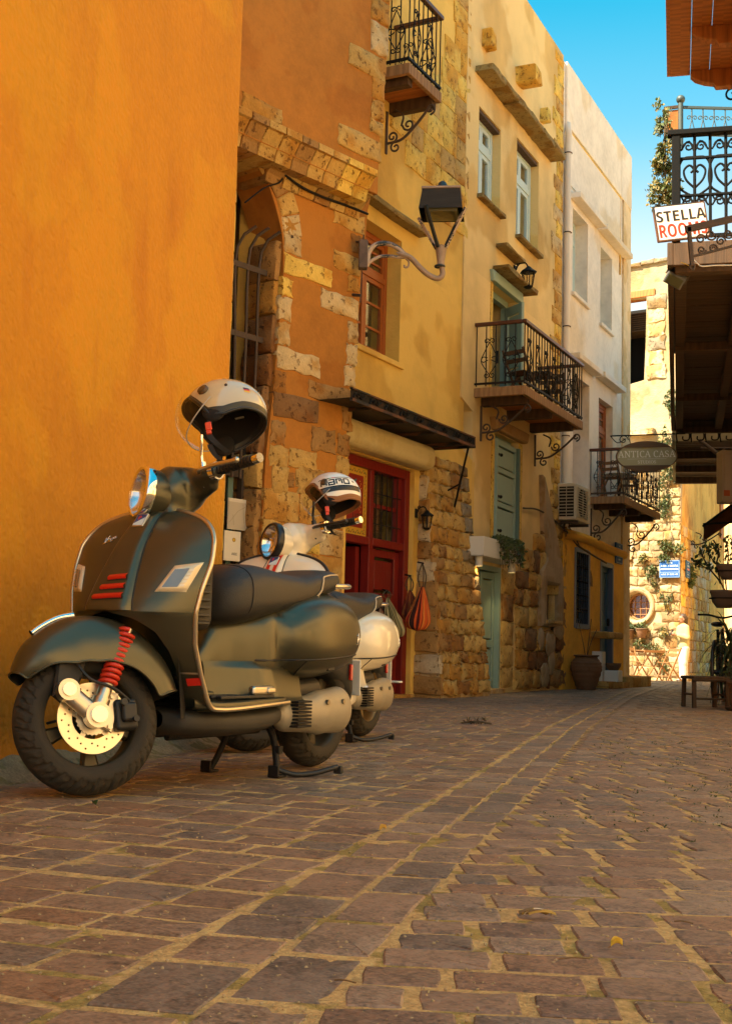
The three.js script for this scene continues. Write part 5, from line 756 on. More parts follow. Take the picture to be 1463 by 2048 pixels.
{
  // local: x forward (what she faces), y up, z to her right; the head 0.22 m, standing 1.62 m, weight on the near leg
  const pos = pointAt(1364, 1359, 31.2); pos.y = groundY(31.2);
  const t = thing('person', 'person in pale sweater and white trousers standing in the sun looking at a phone', 'person', pos, Math.PI + 0.35);
  const skin = std({ color: [0.30, 0.14, 0.075], roughness: 0.6 }), knit = std({ color: [0.42, 0.36, 0.17], roughness: 0.95 }), linen = std({ color: [0.52, 0.48, 0.42], roughness: 0.9 }), hair = std({ color: [0.045, 0.022, 0.012], roughness: 0.6 });
  const hip = 0.84, arm = (s) => [[[0, 1.32, s * 0.16], [0.02, 1.07, s * 0.20], 0.045, 0.038], [[0.02, 1.07, s * 0.20], [0.24, 1.13, s * 0.07], 0.037, 0.026]];
  const leg = (s, f) => [[[0, hip, s * 0.085], [0.01 + f, 0.46, s * 0.085], 0.085, 0.055], [[0.01 + f, 0.46, s * 0.085], [-0.02 + f, 0.08, s * 0.085], 0.053, 0.034], [[-0.03 + f, 0.045, s * 0.09], [0.14 + f, 0.03, s * 0.10], 0.035, 0.024]];
  const fingers = []; for (const s of [-1, 1]) { fingers.push([[0.24, 1.13, s * 0.07], [0.30, 1.15, s * 0.045], 0.026, 0.024]); for (let i = 0; i < 4; i++) fingers.push([[0.30, 1.14 + i * 0.014, s * 0.05], [0.335, 1.135 + i * 0.016, s * 0.018], 0.010, 0.008]); fingers.push([[0.27, 1.16, s * 0.05], [0.305, 1.19, s * 0.02], 0.010, 0.008]); }
  const body = [[[0.0, 1.36, 0], [0.025, 1.46, 0], 0.05, 0.046], [[0.03, 1.53, 0], [0.04, 1.49, 0], 0.088, 0.062, 0.9], [[0.04, 1.48, 0], [0.055, 1.46, 0], 0.05, 0.035], [[0.125, 1.505, 0], [0.118, 1.49, 0], 0.014, 0.016], [[0.03, 1.51, -0.08], [0.03, 1.49, -0.08], 0.014, 0.012], [[0.03, 1.51, 0.08], [0.03, 1.49, 0.08], 0.014, 0.012],
    [[0, 0.88, 0], [0, 1.10, 0], 0.11, 0.095, 1.35], [[0, 1.10, 0], [-0.01, 1.30, 0], 0.095, 0.10, 1.45], ...arm(-1), ...arm(1), ...leg(-1, 0.03), ...leg(1, -0.05), ...fingers];
  part(t, 'body', fieldMesh(body, [-0.4, 0, -0.4], [0.4, 1.66, 0.4], 0.014, 0.022), skin);
  part(t, 'sweater', fieldMesh([[[0, 0.86, 0], [0, 1.08, 0], 0.135, 0.125, 1.3], [[0, 1.08, 0], [-0.01, 1.31, 0], 0.125, 0.108, 1.45], [[0, 1.33, 0], [0.005, 1.37, 0], 0.075, 0.06], ...[-1, 1].flatMap((s) => [[[0, 1.315, s * 0.15], [0.02, 1.07, s * 0.21], 0.066, 0.062], [[0.02, 1.07, s * 0.21], [0.20, 1.12, s * 0.09], 0.062, 0.048]])], [-0.5, 0.7, -0.45], [0.4, 1.5, 0.45], 0.016, 0.03), knit);
  part(t, 'trousers', fieldMesh([[[0, 0.82, 0], [0, 0.90, 0], 0.125, 0.12, 1.3], ...[[-1, 0.03], [1, -0.05]].flatMap(([s, f]) => [[[0, 0.80, s * 0.085], [0.01 + f, 0.46, s * 0.09], 0.105, 0.088], [[0.01 + f, 0.46, s * 0.09], [-0.01 + f, 0.09, s * 0.09], 0.088, 0.088]])], [-0.5, 0, -0.5], [0.5, 1.02, 0.5], 0.016, 0.03), linen);
  part(t, 'hair', fieldMesh([[[0.005, 1.56, 0], [-0.01, 1.53, 0], 0.094, 0.095, 0.95], [[-0.03, 1.52, 0], [-0.055, 1.44, 0], 0.085, 0.06], [[-0.06, 1.46, 0], [-0.07, 1.30, 0], 0.05, 0.03]], [-0.2, 1.2, -0.2], [0.2, 1.7, 0.2], 0.012, 0.03).translate(-0.012, 0.006, 0), hair);
  part(t, 'shoes', fieldMesh([-1, 1].flatMap((s) => { const f = s < 0 ? 0.03 : -0.05; return [[[-0.03 + f, 0.04, s * 0.09], [0.14 + f, 0.03, s * 0.10], 0.042, 0.032]]; }), [-0.2, -0.05, -0.2], [0.25, 0.12, 0.2], 0.012, 0.01), linen);
  const ph = thing('phone', 'dark phone held in both hands by the standing person', 'phone', V(0, 0, 0)); t.updateMatrixWorld(); ph.position.copy(t.localToWorld(V(0.325, 1.175, 0))); ph.rotation.set(0, t.rotation.y, 0); part(ph, 'case', rbox(0.012, 0.15, 0.072, 0.005).rotateZ(0.7), M.iron);
}

// ================= the right side of the street: mostly balconies seen from below =================
const RTH = Math.atan(0.2449), PR = wallPlane(3.70, 10, 0, RTH + Math.PI);   // u runs towards the viewer, n out into the street
{
  const r = rng(77), g = thing('right_house', 'tall ochre house along the right side carrying the old balconies', 'house', PR.o, PR.turn);
  const m = wallMat([0.80, 0.56, 0.26], T.worn, 0.25, 0.01);
  part(g, 'wall', slab([[-25, -1], [0, -1], [0, 7.4], [-8.6, 7.4], [-8.6, 4.9], [-25, 4.9]], [rect(-6.5, -5.3, 0, 2.4), rect(-3.2, -2.2, 0.9, 2.2), rect(-6.4, -5.4, 3.8, 6)], -0.4, 0), m);
  part(g, 'house_body', [span(-25, -8.6, -1, 4.8, -7, -0.9), span(-8.59, 0, -1, 7.3, -7, -0.9)], m);
  part(g, 'end_wall', span(0.0, 0.02, -0.1, 7.3, -7, -0.4), m);
  // the far side of the small square that opens to the right of the viewer: sunlit, outside the frame
  const sq = thing('square_house', 'pale sunlit house across the small square on the right', 'house', PR.o, PR.turn);
  part(sq, 'wall', slab(rect(-1, 30, -0.1, 9.5), [rect(3, 4.1, 4.2, 6.2), rect(6, 7.1, 4.2, 6.2), rect(9, 10.1, 4.2, 6.2), rect(5, 6.3, 0.02, 2.5), rect(10, 11.2, 0.02, 2.4), rect(1.2, 2.2, 1, 2.4), rect(14, 15.1, 4.2, 6.2)], -7.0, -6.6), wallMat([0.80, 0.60, 0.36], T.plaster, 0.25, 0.008));
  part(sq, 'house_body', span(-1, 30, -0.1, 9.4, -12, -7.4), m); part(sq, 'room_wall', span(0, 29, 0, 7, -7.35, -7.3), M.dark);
  // ---- old timber balcony: boards, joists, the railing with hearts ----
  const b = sub(g, 'balcony'); b.userData.label = 'old dark timber balcony with heart scrolled iron railing';
  const L = 7.83, N = 1.24, y0 = 3.75;
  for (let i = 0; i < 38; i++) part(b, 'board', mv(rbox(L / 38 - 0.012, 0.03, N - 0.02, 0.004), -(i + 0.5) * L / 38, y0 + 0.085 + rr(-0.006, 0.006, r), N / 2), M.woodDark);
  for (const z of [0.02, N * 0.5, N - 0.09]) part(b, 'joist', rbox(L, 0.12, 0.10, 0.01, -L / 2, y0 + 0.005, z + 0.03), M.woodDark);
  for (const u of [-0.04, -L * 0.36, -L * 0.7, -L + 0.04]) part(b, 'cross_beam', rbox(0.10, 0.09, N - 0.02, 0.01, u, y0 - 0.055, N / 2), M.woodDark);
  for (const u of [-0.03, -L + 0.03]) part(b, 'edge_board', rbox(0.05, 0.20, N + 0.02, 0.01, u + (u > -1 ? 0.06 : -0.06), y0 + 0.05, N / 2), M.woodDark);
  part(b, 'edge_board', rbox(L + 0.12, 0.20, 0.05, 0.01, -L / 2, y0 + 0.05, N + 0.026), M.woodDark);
  const top = 4.82, low = y0 + 0.2, RI = phys({ color: [0.006, 0.006, 0.006], roughness: 0.7, specularIntensity: 0.25 });
  part(b, 'post', rbox(0.07, top - low + 0.1, 0.07, 0.008, 0.03, (top + low) / 2, N - 0.02), RI); part(b, 'handrail', [rbox(0.09, 0.05, N + 0.1, 0.01, 0.03, top + 0.02, N / 2), rbox(L, 0.05, 0.07, 0.01, -L / 2 - 0.02, top + 0.02, N - 0.02)], RI);
  const heart = (s) => join([-1, 1].flatMap((k) => [tube([[0, -0.10 * s, 0], [k * 0.07 * s, -0.02 * s, 0], [k * 0.085 * s, 0.06 * s, 0], [k * 0.04 * s, 0.10 * s, 0], [k * 0.008 * s, 0.06 * s, 0], [k * 0.03 * s, 0.035 * s, 0]], 0.010, 22, 6), tube(spiral(1.2, 0.045 * s, 0.012 * s, k > 0 ? 0 : Math.PI, k * 0.06 * s, -0.17 * s, -k, 12), 0.008, 16, 6), tube([[0, 0.17 * s, 0], [k * 0.09 * s, 0.16 * s, 0], [k * 0.135 * s, 0.04 * s, 0], [k * 0.12 * s, -0.09 * s, 0], [k * 0.05 * s, -0.15 * s, 0]], 0.010, 20, 6)]));
  const hg = heart(1), sg = join([-1, 1].flatMap((k) => [tube(spiral(1.4, 0.045, 0.01, k > 0 ? 0 : Math.PI, k * 0.05, 0, k, 12), 0.008, 16, 6), tube([[0, -0.05, 0], [k * 0.05, 0.05, 0], [k * 0.11, -0.03, 0]], 0.008, 10, 6)]));
  const end = (name, geo, z, y) => { const q = part(b, name, geo, RI); q.position.set(0.03, y, z); q.rotation.y = Math.PI / 2; return q; };
  part(b, 'rail_band', [rbox(0.03, 0.02, N, 0.004, 0.03, top - 0.20, N / 2), rbox(0.03, 0.02, N, 0.004, 0.03, top - 0.52, N / 2), rbox(0.03, 0.03, N, 0.004, 0.03, low, N / 2)], RI);
  for (let i = 0; i < 5; i++) { const z = N - 0.17 - i * 0.25; end('heart_scroll', hg, z, top - 0.36); end('small_scroll', sg, z, top - 0.10); end('small_scroll', sg, z + 0.0, top - 0.58); }
  for (let i = 0; i < 9; i++) end('bar', new THREE.CylinderGeometry(0.013, 0.013, top - low, 8), N - 0.045 - i * 0.125, (top + low) / 2);
  for (let i = 0; i < 30; i++) { const q = part(b, 'side_bar', new THREE.CylinderGeometry(0.012, 0.012, top - low, 6), RI); q.position.set(-0.15 - i * 0.25, (top + low) / 2, N - 0.02); }
  // flood light under its corner is its own thing, below
  // ---- second balcony further on ----
  const c = sub(g, 'far_balcony'), uB = -8.9, L2 = 4.4;
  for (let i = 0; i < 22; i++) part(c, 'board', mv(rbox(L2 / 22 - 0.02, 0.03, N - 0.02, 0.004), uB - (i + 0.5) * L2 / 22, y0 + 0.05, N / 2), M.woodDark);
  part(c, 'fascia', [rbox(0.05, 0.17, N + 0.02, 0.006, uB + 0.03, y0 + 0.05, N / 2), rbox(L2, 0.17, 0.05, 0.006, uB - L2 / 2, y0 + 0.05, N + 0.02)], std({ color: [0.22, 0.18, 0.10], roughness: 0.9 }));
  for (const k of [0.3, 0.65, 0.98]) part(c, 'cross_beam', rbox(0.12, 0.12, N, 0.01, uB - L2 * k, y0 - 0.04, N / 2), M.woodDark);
  for (let i = 0; i < 7; i++) { const q = part(c, 'greek_key', tube([[-0.09, -0.07, 0], [-0.09, 0.07, 0], [0.07, 0.07, 0], [0.07, -0.03, 0], [-0.01, -0.03, 0], [-0.01, 0.02, 0]], 0.011, 26, 5), M.iron); q.position.set(-L - 0.1, y0 - 0.14, N - 0.12 - i * 0.2); q.rotation.y = Math.PI / 2; const s = part(c, 'scroll', sg, RI); s.position.set(uB + 0.08, y0 + 0.28, N - 0.12 - i * 0.2); s.rotation.y = Math.PI / 2; s.scale.setScalar(1.6); }
  part(c, 'handrail', [rbox(0.05, 0.04, N, 0.006, uB + 0.06, y0 + 0.42, N / 2)], RI);
  { const q = part(c, 'corner_bracket', join([bar([0, 0, 0], [0.7, -0.55, 0], 0.03), bar([0.02, -0.12, 0], [0.66, -0.12, 0], 0.012), new THREE.TorusGeometry(0.10, 0.012, 6, 18).translate(0.42, -0.22, 0), new THREE.TorusGeometry(0.07, 0.012, 6, 18).translate(0.60, -0.2, 0)]), M.ironRust); q.position.set(uB + 0.2, y0 - 0.05, N - 0.35); q.rotation.y = Math.PI / 2; }
  // ---- top: warm timber eave with carved ends ----
  const e = sub(g, 'eave'); const yE = 6.95, uE0 = 3.2, uE1 = -3.42;
  for (let i = 0; i < 6; i++) part(e, 'soffit_board', mv(rbox(uE0 - uE1, 0.04, N / 6 + (i === 4 ? -0.008 : 0.004), 0.0008), (uE0 + uE1) / 2, yE, 0.02 + (i + 0.5) * (N + 0.02) / 6), M.woodSoffit);
  part(e, 'edge_board', rbox(uE0 - uE1, 0.16, 0.04, 0.006, (uE0 + uE1) / 2, yE + 0.06, N + 0.06), M.woodSoffit);
  for (const u of [-3.36, -2.35, -1.3]) part(e, 'carved_bracket', slab([[0, 0], [N * 0.86, 0], [N * 0.86, -0.05], [N * 0.82, -0.10], [N * 0.74, -0.14], [N * 0.66, -0.16], [N * 0.64, -0.2], [N * 0.5, -0.2], [N * 0.48, -0.25], [0, -0.25]].map(([a, q]) => [a, q]), [], -0.06, 0.06, 0.008).rotateY(-Math.PI / 2).translate(u, yE - 0.02, 0.0), M.woodSoffit);
  for (let i = 0; i < 2; i++) { const s = part(e, 'eave_scroll', join([tube(spiral(1.3, 0.09, 0.02, 0, 0, 0, 1, 14), 0.012, 20, 6), tube(spiral(1.3, 0.09, 0.02, Math.PI, 0.18, 0, -1, 14), 0.012, 20, 6)]), RI); s.position.set(-3.45, yE - 0.27, 0.62 - i * 0.3); s.rotation.y = Math.PI / 2; }
  // upper storey behind the railing: pale wall, brown soffit
  const s2 = sub(g, 'upper_storey'); part(s2, 'far_soffit', Array.from({ length: 6 }, (_, i) => rbox(0.9, 0.03, N / 6 - 0.015, 0.003, -8.6, 5.62, (i + 0.5) * N / 6)), M.woodSoffit); part(s2, 'soffit_edge', rbox(1.0, 0.14, N, 0.01, -9.0, 5.7, N / 2 + 0.0), M.woodDark); part(s2, 'pale_wall', span(-9.6, -9.5, 5.8, 6.35, 0, N), M.ochre);
}
// terrace railing on top
{
  const t = thing('terrace_railing', 'thin iron terrace railing with a ball finial against the sky', 'railing', V(0, 0, 0)); const d = 16.5, p = (x, y) => pointAt(x, y, d), I = std({ color: [0.05, 0.07, 0.07], roughness: 0.5 });
  const a = p(1360, 206), bt = p(1362, 300); part(t, 'post', bar([a.x, bt.y, -d], [a.x, a.y, -d], 0.035, 8), I); part(t, 'ball', new THREE.SphereGeometry(0.06, 14, 10).translate(a.x, a.y + 0.05, -d), I);
  const w = 1.1, y1 = a.y - 0.06, y0 = p(1380, 255).y - 0.05; part(t, 'top_rail', rbox(w, 0.04, 0.03, 0.006, a.x + w / 2, y1, -d), I); part(t, 'bottom_rail', rbox(w, 0.03, 0.03, 0.006, a.x + w / 2, y0 - 0.05, -d), I);
  for (let i = 1; i < 8; i++) { const x = a.x + i * 0.15; part(t, 'bar', bar([x, y1, -d], [x, (y0 + y1) / 2 - 0.02, -d], 0.009, 6), I); part(t, 'bar', [bar([x, (y0 + y1) / 2, -d], [x - 0.05, y0 - 0.05, -d], 0.007, 5), bar([x, (y0 + y1) / 2, -d], [x + 0.05, y0 - 0.05, -d], 0.007, 5)], I); part(t, 'curl', [tube(spiral(1.1, 0.035, 0.01, 0, x - 0.04, (y0 + y1) / 2 + 0.02, 1, 10).map((q) => [q[0], q[1], -d]), 0.007, 12, 5), tube(spiral(1.1, 0.035, 0.01, Math.PI, x + 0.04, (y0 + y1) / 2 + 0.02, -1, 10).map((q) => [q[0], q[1], -d]), 0.007, 12, 5)], I); }
  const o = thing('timber_hatch', 'small orange timber shed roof beside the terrace post', 'shed', V(0, 0, 0)); const dz = 16.8, q = (x, y, k = dz) => { const v = pointAt(x, y, k); return v; };
  for (let i = 0; i < 4; i++) { const y0s = 222 + i * 12; const A = q(1328 + i * 2, y0s), B = q(1360, y0s - 4), C = q(1360, y0s + 8), D = q(1330 + i * 2, y0s + 11); part(o, 'board', slab([[A.x, A.y], [D.x, D.y], [C.x, C.y], [B.x, B.y]], [], -dz - 0.03 + i * 0.012, -dz + i * 0.012, 0.003), M.woodSoffit); }
  part(o, 'frame', [beam(q(1327, 219).setZ(-dz), q(1334, 268).setZ(-dz), 0.03, 0.05), beam(q(1327, 217).setZ(-dz), q(1361, 213).setZ(-dz), 0.03, 0.04), beam(q(1350, 268).setZ(-dz), q(1350, 420).setZ(-dz), 0.06, 0.06)], M.woodDark);
  const v = thing('sunlit_vine', 'sunlit yellow green vine hanging beside the dark balcony corner', 'vine', V(0, 0, 0)), r = rng(79); const dv = 16.2; const pts = [[1326, 232, 0.12], [1326, 262, 0.10], [1327, 290, 0.09], [1326, 315, 0.13], [1327, 340, 0.17], [1328, 362, 0.2], [1329, 385, 0.2], [1330, 405, 0.14]];
  part(v, 'stem', [tube(pts.map(([x, y]) => { const s = pointAt(x + 2, y, dv); return [s.x, s.y, -dv]; }), 0.015, 24, 5), tube(pts.map(([x, y], i) => { const s = pointAt(x - 2 + (i % 2) * 4, y, dv); return [s.x, s.y, -dv + 0.03]; }), 0.01, 24, 5)], M.stem);
  for (const [x, y, k] of pts) { const s = pointAt(x, y, dv); clump([s.x, s.y, -dv], [k * 1.15, 0.18, 0.18], k > 0.12 ? 300 : 170, 0.06, [M.leaf[2], M.leafDry, M.leaf[2]], v, r); }
}
// hanging signs
function board(name, label, cat, p, w, h, rz, ry, draw, px = 1024, py = 512, oval = false, rim = M.iron) {
  const t = thing(name, label, cat, p); t.rotation.set(0, ry, rz); const m = std({ roughness: 0.5, map: canvasTex(px, py, draw) });
  if (oval) { const q = (s) => Array.from({ length: 48 }, (_, i) => [Math.cos(i / 48 * 6.2832) * w / 2 * s, Math.sin(i / 48 * 6.2832) * h / 2 * s]); part(t, 'rim', slab(q(1), [q(0.955)], -0.022, 0.022, 0.006), rim); const f = new THREE.ShapeGeometry(poly(q(0.958))); const uv = f.attributes.uv, ps = f.attributes.position; for (let i = 0; i < uv.count; i++) uv.setXY(i, ps.getX(i) / w + 0.5, ps.getY(i) / h + 0.5); part(t, 'backing', slab(q(0.958), [], -0.012, 0.008), M.white); part(t, 'lettering', f.translate(0, 0, 0.011), m); }
  else { part(t, 'panel', rbox(w, h, 0.03, 0.004), M.white); part(t, 'lettering', new THREE.PlaneGeometry(w * 0.985, h * 0.97).translate(0, 0, 0.017), m); part(t, 'rim', [span(-w / 2 - 0.006, w / 2 + 0.006, h / 2, h / 2 + 0.008, -0.018, 0.018), span(-w / 2 - 0.006, w / 2 + 0.006, -h / 2 - 0.008, -h / 2, -0.018, 0.018), span(-w / 2 - 0.008, -w / 2, -h / 2, h / 2, -0.018, 0.018), span(w / 2, w / 2 + 0.008, -h / 2, h / 2, -0.018, 0.018)], rim); }
  return t;
}
{
  const d = 9.75, c = pointAt(1360.5, 444, d); board('rooms_sign', 'white hanging sign reading STELLA ROOMS under the heart scrolled railing', 'sign', c, 0.40, 0.272, 0.155, 0.05, (g, w, h) => { g.fillStyle = '#e9e6ea'; g.fillRect(0, 0, w, h); const q = rng(3); for (let i = 0; i < 60; i++) { g.fillStyle = 'rgba(120,90,60,0.15)'; g.fillRect(q() * w, q() < 0.5 ? q() * 14 : h - q() * 14, 22 * q(), 5); } g.textAlign = 'center'; g.font = 'bold 300px sans-serif'; g.save(); g.translate(w / 2, 325); g.scale(1.04, 1.06); g.fillStyle = '#d9a54a'; g.fillText('STELLA', 9, 8); g.fillStyle = '#17191c'; g.fillText('STELLA', 0, 0); g.restore(); g.save(); g.translate(w / 2, 655); g.scale(0.96, 1.28); g.fillStyle = '#d7783c'; g.fillText('ROOMS', 7, 7); g.fillStyle = '#a33318'; g.fillText('ROOMS', 0, 0); g.restore(); }, 1024, 700, false, M.rust);
  const dd = 17.8, o = pointAt(1292, 913, dd); const t = board('oval_sign', 'oval olive sign reading ANTICA CASA STUDIOS hung over the street', 'sign', o, 0.865, 0.437, 0.03, -0.06, (g, w, h) => { g.fillStyle = '#bdb488'; g.fillRect(0, 0, w, h); g.textAlign = 'center'; g.fillStyle = '#fffbea'; g.font = '150px serif'; g.save(); g.translate(w / 2, 270); g.scale(0.96, 1); g.fillText('ANTICA CASA', 0, 0); g.restore(); g.font = '72px serif'; g.fillText('STUDIOS', w / 2, 375); g.fillRect(190, 295, w - 380, 4); g.strokeStyle = '#c9b44a'; g.lineWidth = 5; g.beginPath(); g.moveTo(420, 135); g.quadraticCurveTo(540, 100, 700, 132); g.stroke(); g.fillStyle = '#c9b44a'; for (const [x, y, s] of [[480, 105, 18], [515, 82, 22], [555, 88, 24], [590, 108, 16], [450, 118, 12]]) { g.beginPath(); g.arc(x, y, s, 0, 7); g.lineWidth = 4; g.stroke(); } g.font = 'italic 40px serif'; g.fillText('@ anticacasa.gr', w / 2, 445); }, 1024, 512, true, std({ color: [0.16, 0.09, 0.04], roughness: 0.6 }));
  part(t, 'hanging_bar', [bar([-0.5, 0.30, 0], [0.55, 0.32, 0], 0.010), bar([-0.25, 0.30, 0], [-0.22, 0.19, 0], 0.006), bar([0.25, 0.31, 0], [0.22, 0.19, 0], 0.006), tube(spiral(1.3, 0.07, 0.015, 0, -0.32, 0.24, 1, 12), 0.007, 16, 5), tube([[-0.5, 0.3, 0], [-0.40, 0.2, 0], [-0.28, 0.26, 0]], 0.007, 10, 5)], M.iron);
}
{ // rusty sign bracket in front
  const d = 8.6, p = (x, y) => { const v = pointAt(x, y, d); return [v.x, v.y, -d]; }, t = thing('sign_bracket', 'rusty scrolled iron sign bracket crossing below the white sign', 'bracket', V(0, 0, 0)), I = M.ironRust;
  part(t, 'top_bar', beam(p(1370, 459), p(1480, 434), 0.03, 0.045), I); part(t, 'upright', beam(p(1376, 455), p(1383, 532), 0.03, 0.025), I); part(t, 'lower_bar', beam(p(1380, 514), p(1480, 488), 0.02, 0.015), I); part(t, 'hook', tube([p(1378, 528), p(1380, 538), p(1386, 538), p(1387, 530)], 0.009, 12), I);
  for (const [x, y, s, k] of [[1400, 478, 0.035, 1], [1420, 470, 0.04, -1], [1440, 482, 0.035, 1], [1402, 500, 0.03, -1], [1425, 497, 0.03, 1], [1455, 468, 0.035, -1]]) { const c = p(x, y); part(t, 'scroll', tube(spiral(1.5, s, s * 0.25, 0, c[0], c[1], k, 14).map((q) => [q[0], q[1], -d]), 0.007, 20, 5), I); }
  const f = thing('flood_light', 'grey flood light hung under the old balcony corner', 'flood light', pointAt(1349, 557, 10.4)); f.rotation.set(0.75, -0.35, -0.35); part(f, 'housing', [slab([[-0.08, -0.055], [0.08, -0.055], [0.08, 0.055], [-0.08, 0.055]], [], -0.02, 0.05, 0.008), ...[-0.05, -0.025, 0, 0.025, 0.05].map((x) => rbox(0.008, 0.09, 0.05, 0.002, x, 0, -0.04))], std({ color: [0.10, 0.10, 0.10], roughness: 0.6 })); part(f, 'glass', rbox(0.13, 0.085, 0.006, 0.003, 0, 0, 0.053), std({ color: [0.10, 0.10, 0.05], roughness: 0.15 })); part(f, 'stirrup', [bar([-0.09, 0, 0], [-0.09, 0.12, -0.06], 0.007), bar([0.09, 0, 0], [0.09, 0.12, -0.06], 0.007), bar([-0.09, 0.12, -0.06], [0.09, 0.12, -0.06], 0.007)], M.ironRust);
}
// things along the foot of the right-hand houses
{
  const r = rng(80);
  const bx = thing('meter_cabinet', 'tall pale meter cabinet on the right hand wall above the rust awning', 'cabinet', pointAt(1462, 955, 15)); part(bx, 'body', rbox(0.30, 0.62, 0.24, 0.01), std({ color: [0.42, 0.36, 0.26], roughness: 0.7 })); part(bx, 'door', [rbox(0.10, 0.5, 0.012, 0.004, -0.06, 0, 0.122), rbox(0.015, 0.03, 0.02, 0.003, -0.10, 0, 0.13)], std({ color: [0.48, 0.42, 0.31], roughness: 0.6 })); part(bx, 'notice', span(-0.13, -0.06, -0.24, -0.17, 0.128, 0.131), std({ color: [0.5, 0.12, 0.04], roughness: 0.7 }));
  const aw = thing('rust_awning', 'folded rust brown awning over the plants at the right edge', 'awning', V(0, 0, 0)), d = 16, p = (x, y, k = d) => { const v = pointAt(x, y, k); return [v.x, v.y, -k]; };
  { const A = p(1405, 1052), B = p(1406, 1082), C = p(1475, 1000, 16.6), D = p(1475, 1035, 16.6); part(aw, 'cloth', grid(8, 4, (u, v) => { const a = V(...A).lerp(V(...C), u), b = V(...B).lerp(V(...D), u); return a.lerp(b, v).add(V(0, 0, 0.02 * Math.sin(v * 6))); }), std({ color: [0.13, 0.05, 0.02], roughness: 0.95 })); part(aw, 'arm', [bar(p(1405, 1048), p(1475, 1044), 0.014), bar(A, C, 0.016)], M.iron); }
  const H = 1.0;
  // branching pot plant with a few dark leaves
  const tree = thing('branching_pot_plant', 'sparse branching plant with dark leaves growing from a wall pot', 'plant', V(0, 0, 0)), dp = 14.2, q = (x, y, o = 0) => { const v = pointAt(x, y, dp + o); return [v.x, v.y, -dp - o]; };
  const br = [[[1452, 1190], [1440, 1165], [1420, 1140], [1405, 1115], [1398, 1095]], [[1440, 1165], [1432, 1130], [1436, 1100], [1425, 1080]], [[1452, 1190], [1450, 1150], [1455, 1110], [1448, 1075]], [[1420, 1140], [1400, 1130], [1390, 1120]], [[1432, 1130], [1415, 1105], [1418, 1085]], [[1455, 1130], [1463, 1100], [1460, 1070]]];
  const lv = [[], []]; br.forEach((b, i) => { const pts = b.map(([x, y], j) => q(x, y, Math.sin(i * 2 + j) * 0.08)); part(tree, 'branch', tube(pts, 0.010 - 0.001 * i, 16, 5), M.stem); const c = new THREE.CatmullRomCurve3(pts.map(vec)); for (let k = 0; k < 26; k++) { const s = c.getPoint(0.25 + 0.75 * k / 26); lv[k % 2].push(leafGeo(0.075, 0.02, r).translate(s.x + rr(-0.04, 0.04, r), s.y + rr(-0.03, 0.03, r), s.z + rr(-0.04, 0.04, r))); } }); part(tree, 'foliage', lv[0], M.leaf[0]); part(tree, 'foliage', lv[1], M.leaf[0]);
  const pot = (name, label, x, y, dd, s) => { const t = thing(name, label, 'pot', pointAt(x, y, dd)); part(t, 'body', lathe([[0, -0.10], [0.08, -0.10], [0.125, -0.04], [0.14, 0.05], [0.15, 0.055], [0.15, 0.085], [0.13, 0.085], [0.12, 0.04], [0, 0.03]], 22).scale(s, s, s), std({ color: [0.16, 0.11, 0.08], roughness: 0.8 })); part(t, 'wall_ring', [new THREE.TorusGeometry(0.15 * s, 0.008, 6, 20).rotateX(Math.PI / 2), bar([0.14 * s, 0, 0], [0.32, 0, 0], 0.01)], M.iron); };
  pot('hanging_pot', 'grey round pot on the right wall holding the branching plant', 1447, 1197, 14.2, 1.05); pot('hanging_pot', 'upper grey pot on the right wall half out of the frame', 1457, 1143, 14.0, 0.9);
  // spiky plant in a big pot
  const sp = thing('spiky_plant', 'dark spiky plant with long drooping leaves above the bicycle', 'plant', V(0, 0, 0)), c0 = vec(pointAt(1462, 1290, 13.6)); for (let i = 0; i < 80; i++) { const a = rr(0, 6.28, r), l = rr(0.25, 0.48, r), up = rr(-0.05, 0.28, r), w = 0.014; const P0 = c0.clone().add(V(rr(-0.05, 0.05, r), rr(-0.2, 0.1, r), rr(-0.05, 0.05, r))); const g = grid(1, 6, (u, v) => { const x = l * v, y = up * v * 2.2 - 0.55 * l * v * v * 2; return V(P0.x + Math.cos(a) * x - Math.sin(a) * (u - 0.5) * 2 * w * (1 - v * 0.9), P0.y + y, P0.z + Math.sin(a) * x + Math.cos(a) * (u - 0.5) * 2 * w * (1 - v * 0.9)); }); part(sp, 'leaf', g, M.leaf[i % 3 ? 0 : 1]); } part(sp, 'trunk', bar([c0.x, 0.0, c0.z], [c0.x, c0.y, c0.z], 0.05, 8, 0.035), M.stem);
  // bicycle standing along the wall
  const bk = thing('bicycle', 'dark bicycle leaning at the right edge behind the low chair', 'bicycle', V(3.95, 0, -14.2), Math.PI / 2 - RTH - 0.12); const bl = std({ color: [0.015, 0.014, 0.014], roughness: 0.35 });
  for (const x of [-0.52, 0.52]) { const w = sub(bk, 'wheel'); part(w, 'tyre', new THREE.TorusGeometry(0.325, 0.02, 8, 40).translate(x, 0.345, 0), bl); part(w, 'rim', new THREE.TorusGeometry(0.30, 0.009, 6, 40).translate(x, 0.345, 0), std({ color: [0.35, 0.33, 0.3], metalness: 0.8, roughness: 0.35 })); for (let i = 0; i < 18; i++) { const a = i / 18 * 6.2832; part(w, 'spoke', bar([x, 0.345, (i % 2 - 0.5) * 0.05], [x + Math.cos(a) * 0.3, 0.345 + Math.sin(a) * 0.3, 0], 0.0018, 4), bl); } part(w, 'hub', new THREE.CylinderGeometry(0.025, 0.025, 0.09, 12).rotateX(Math.PI / 2).translate(x, 0.345, 0), bl); }
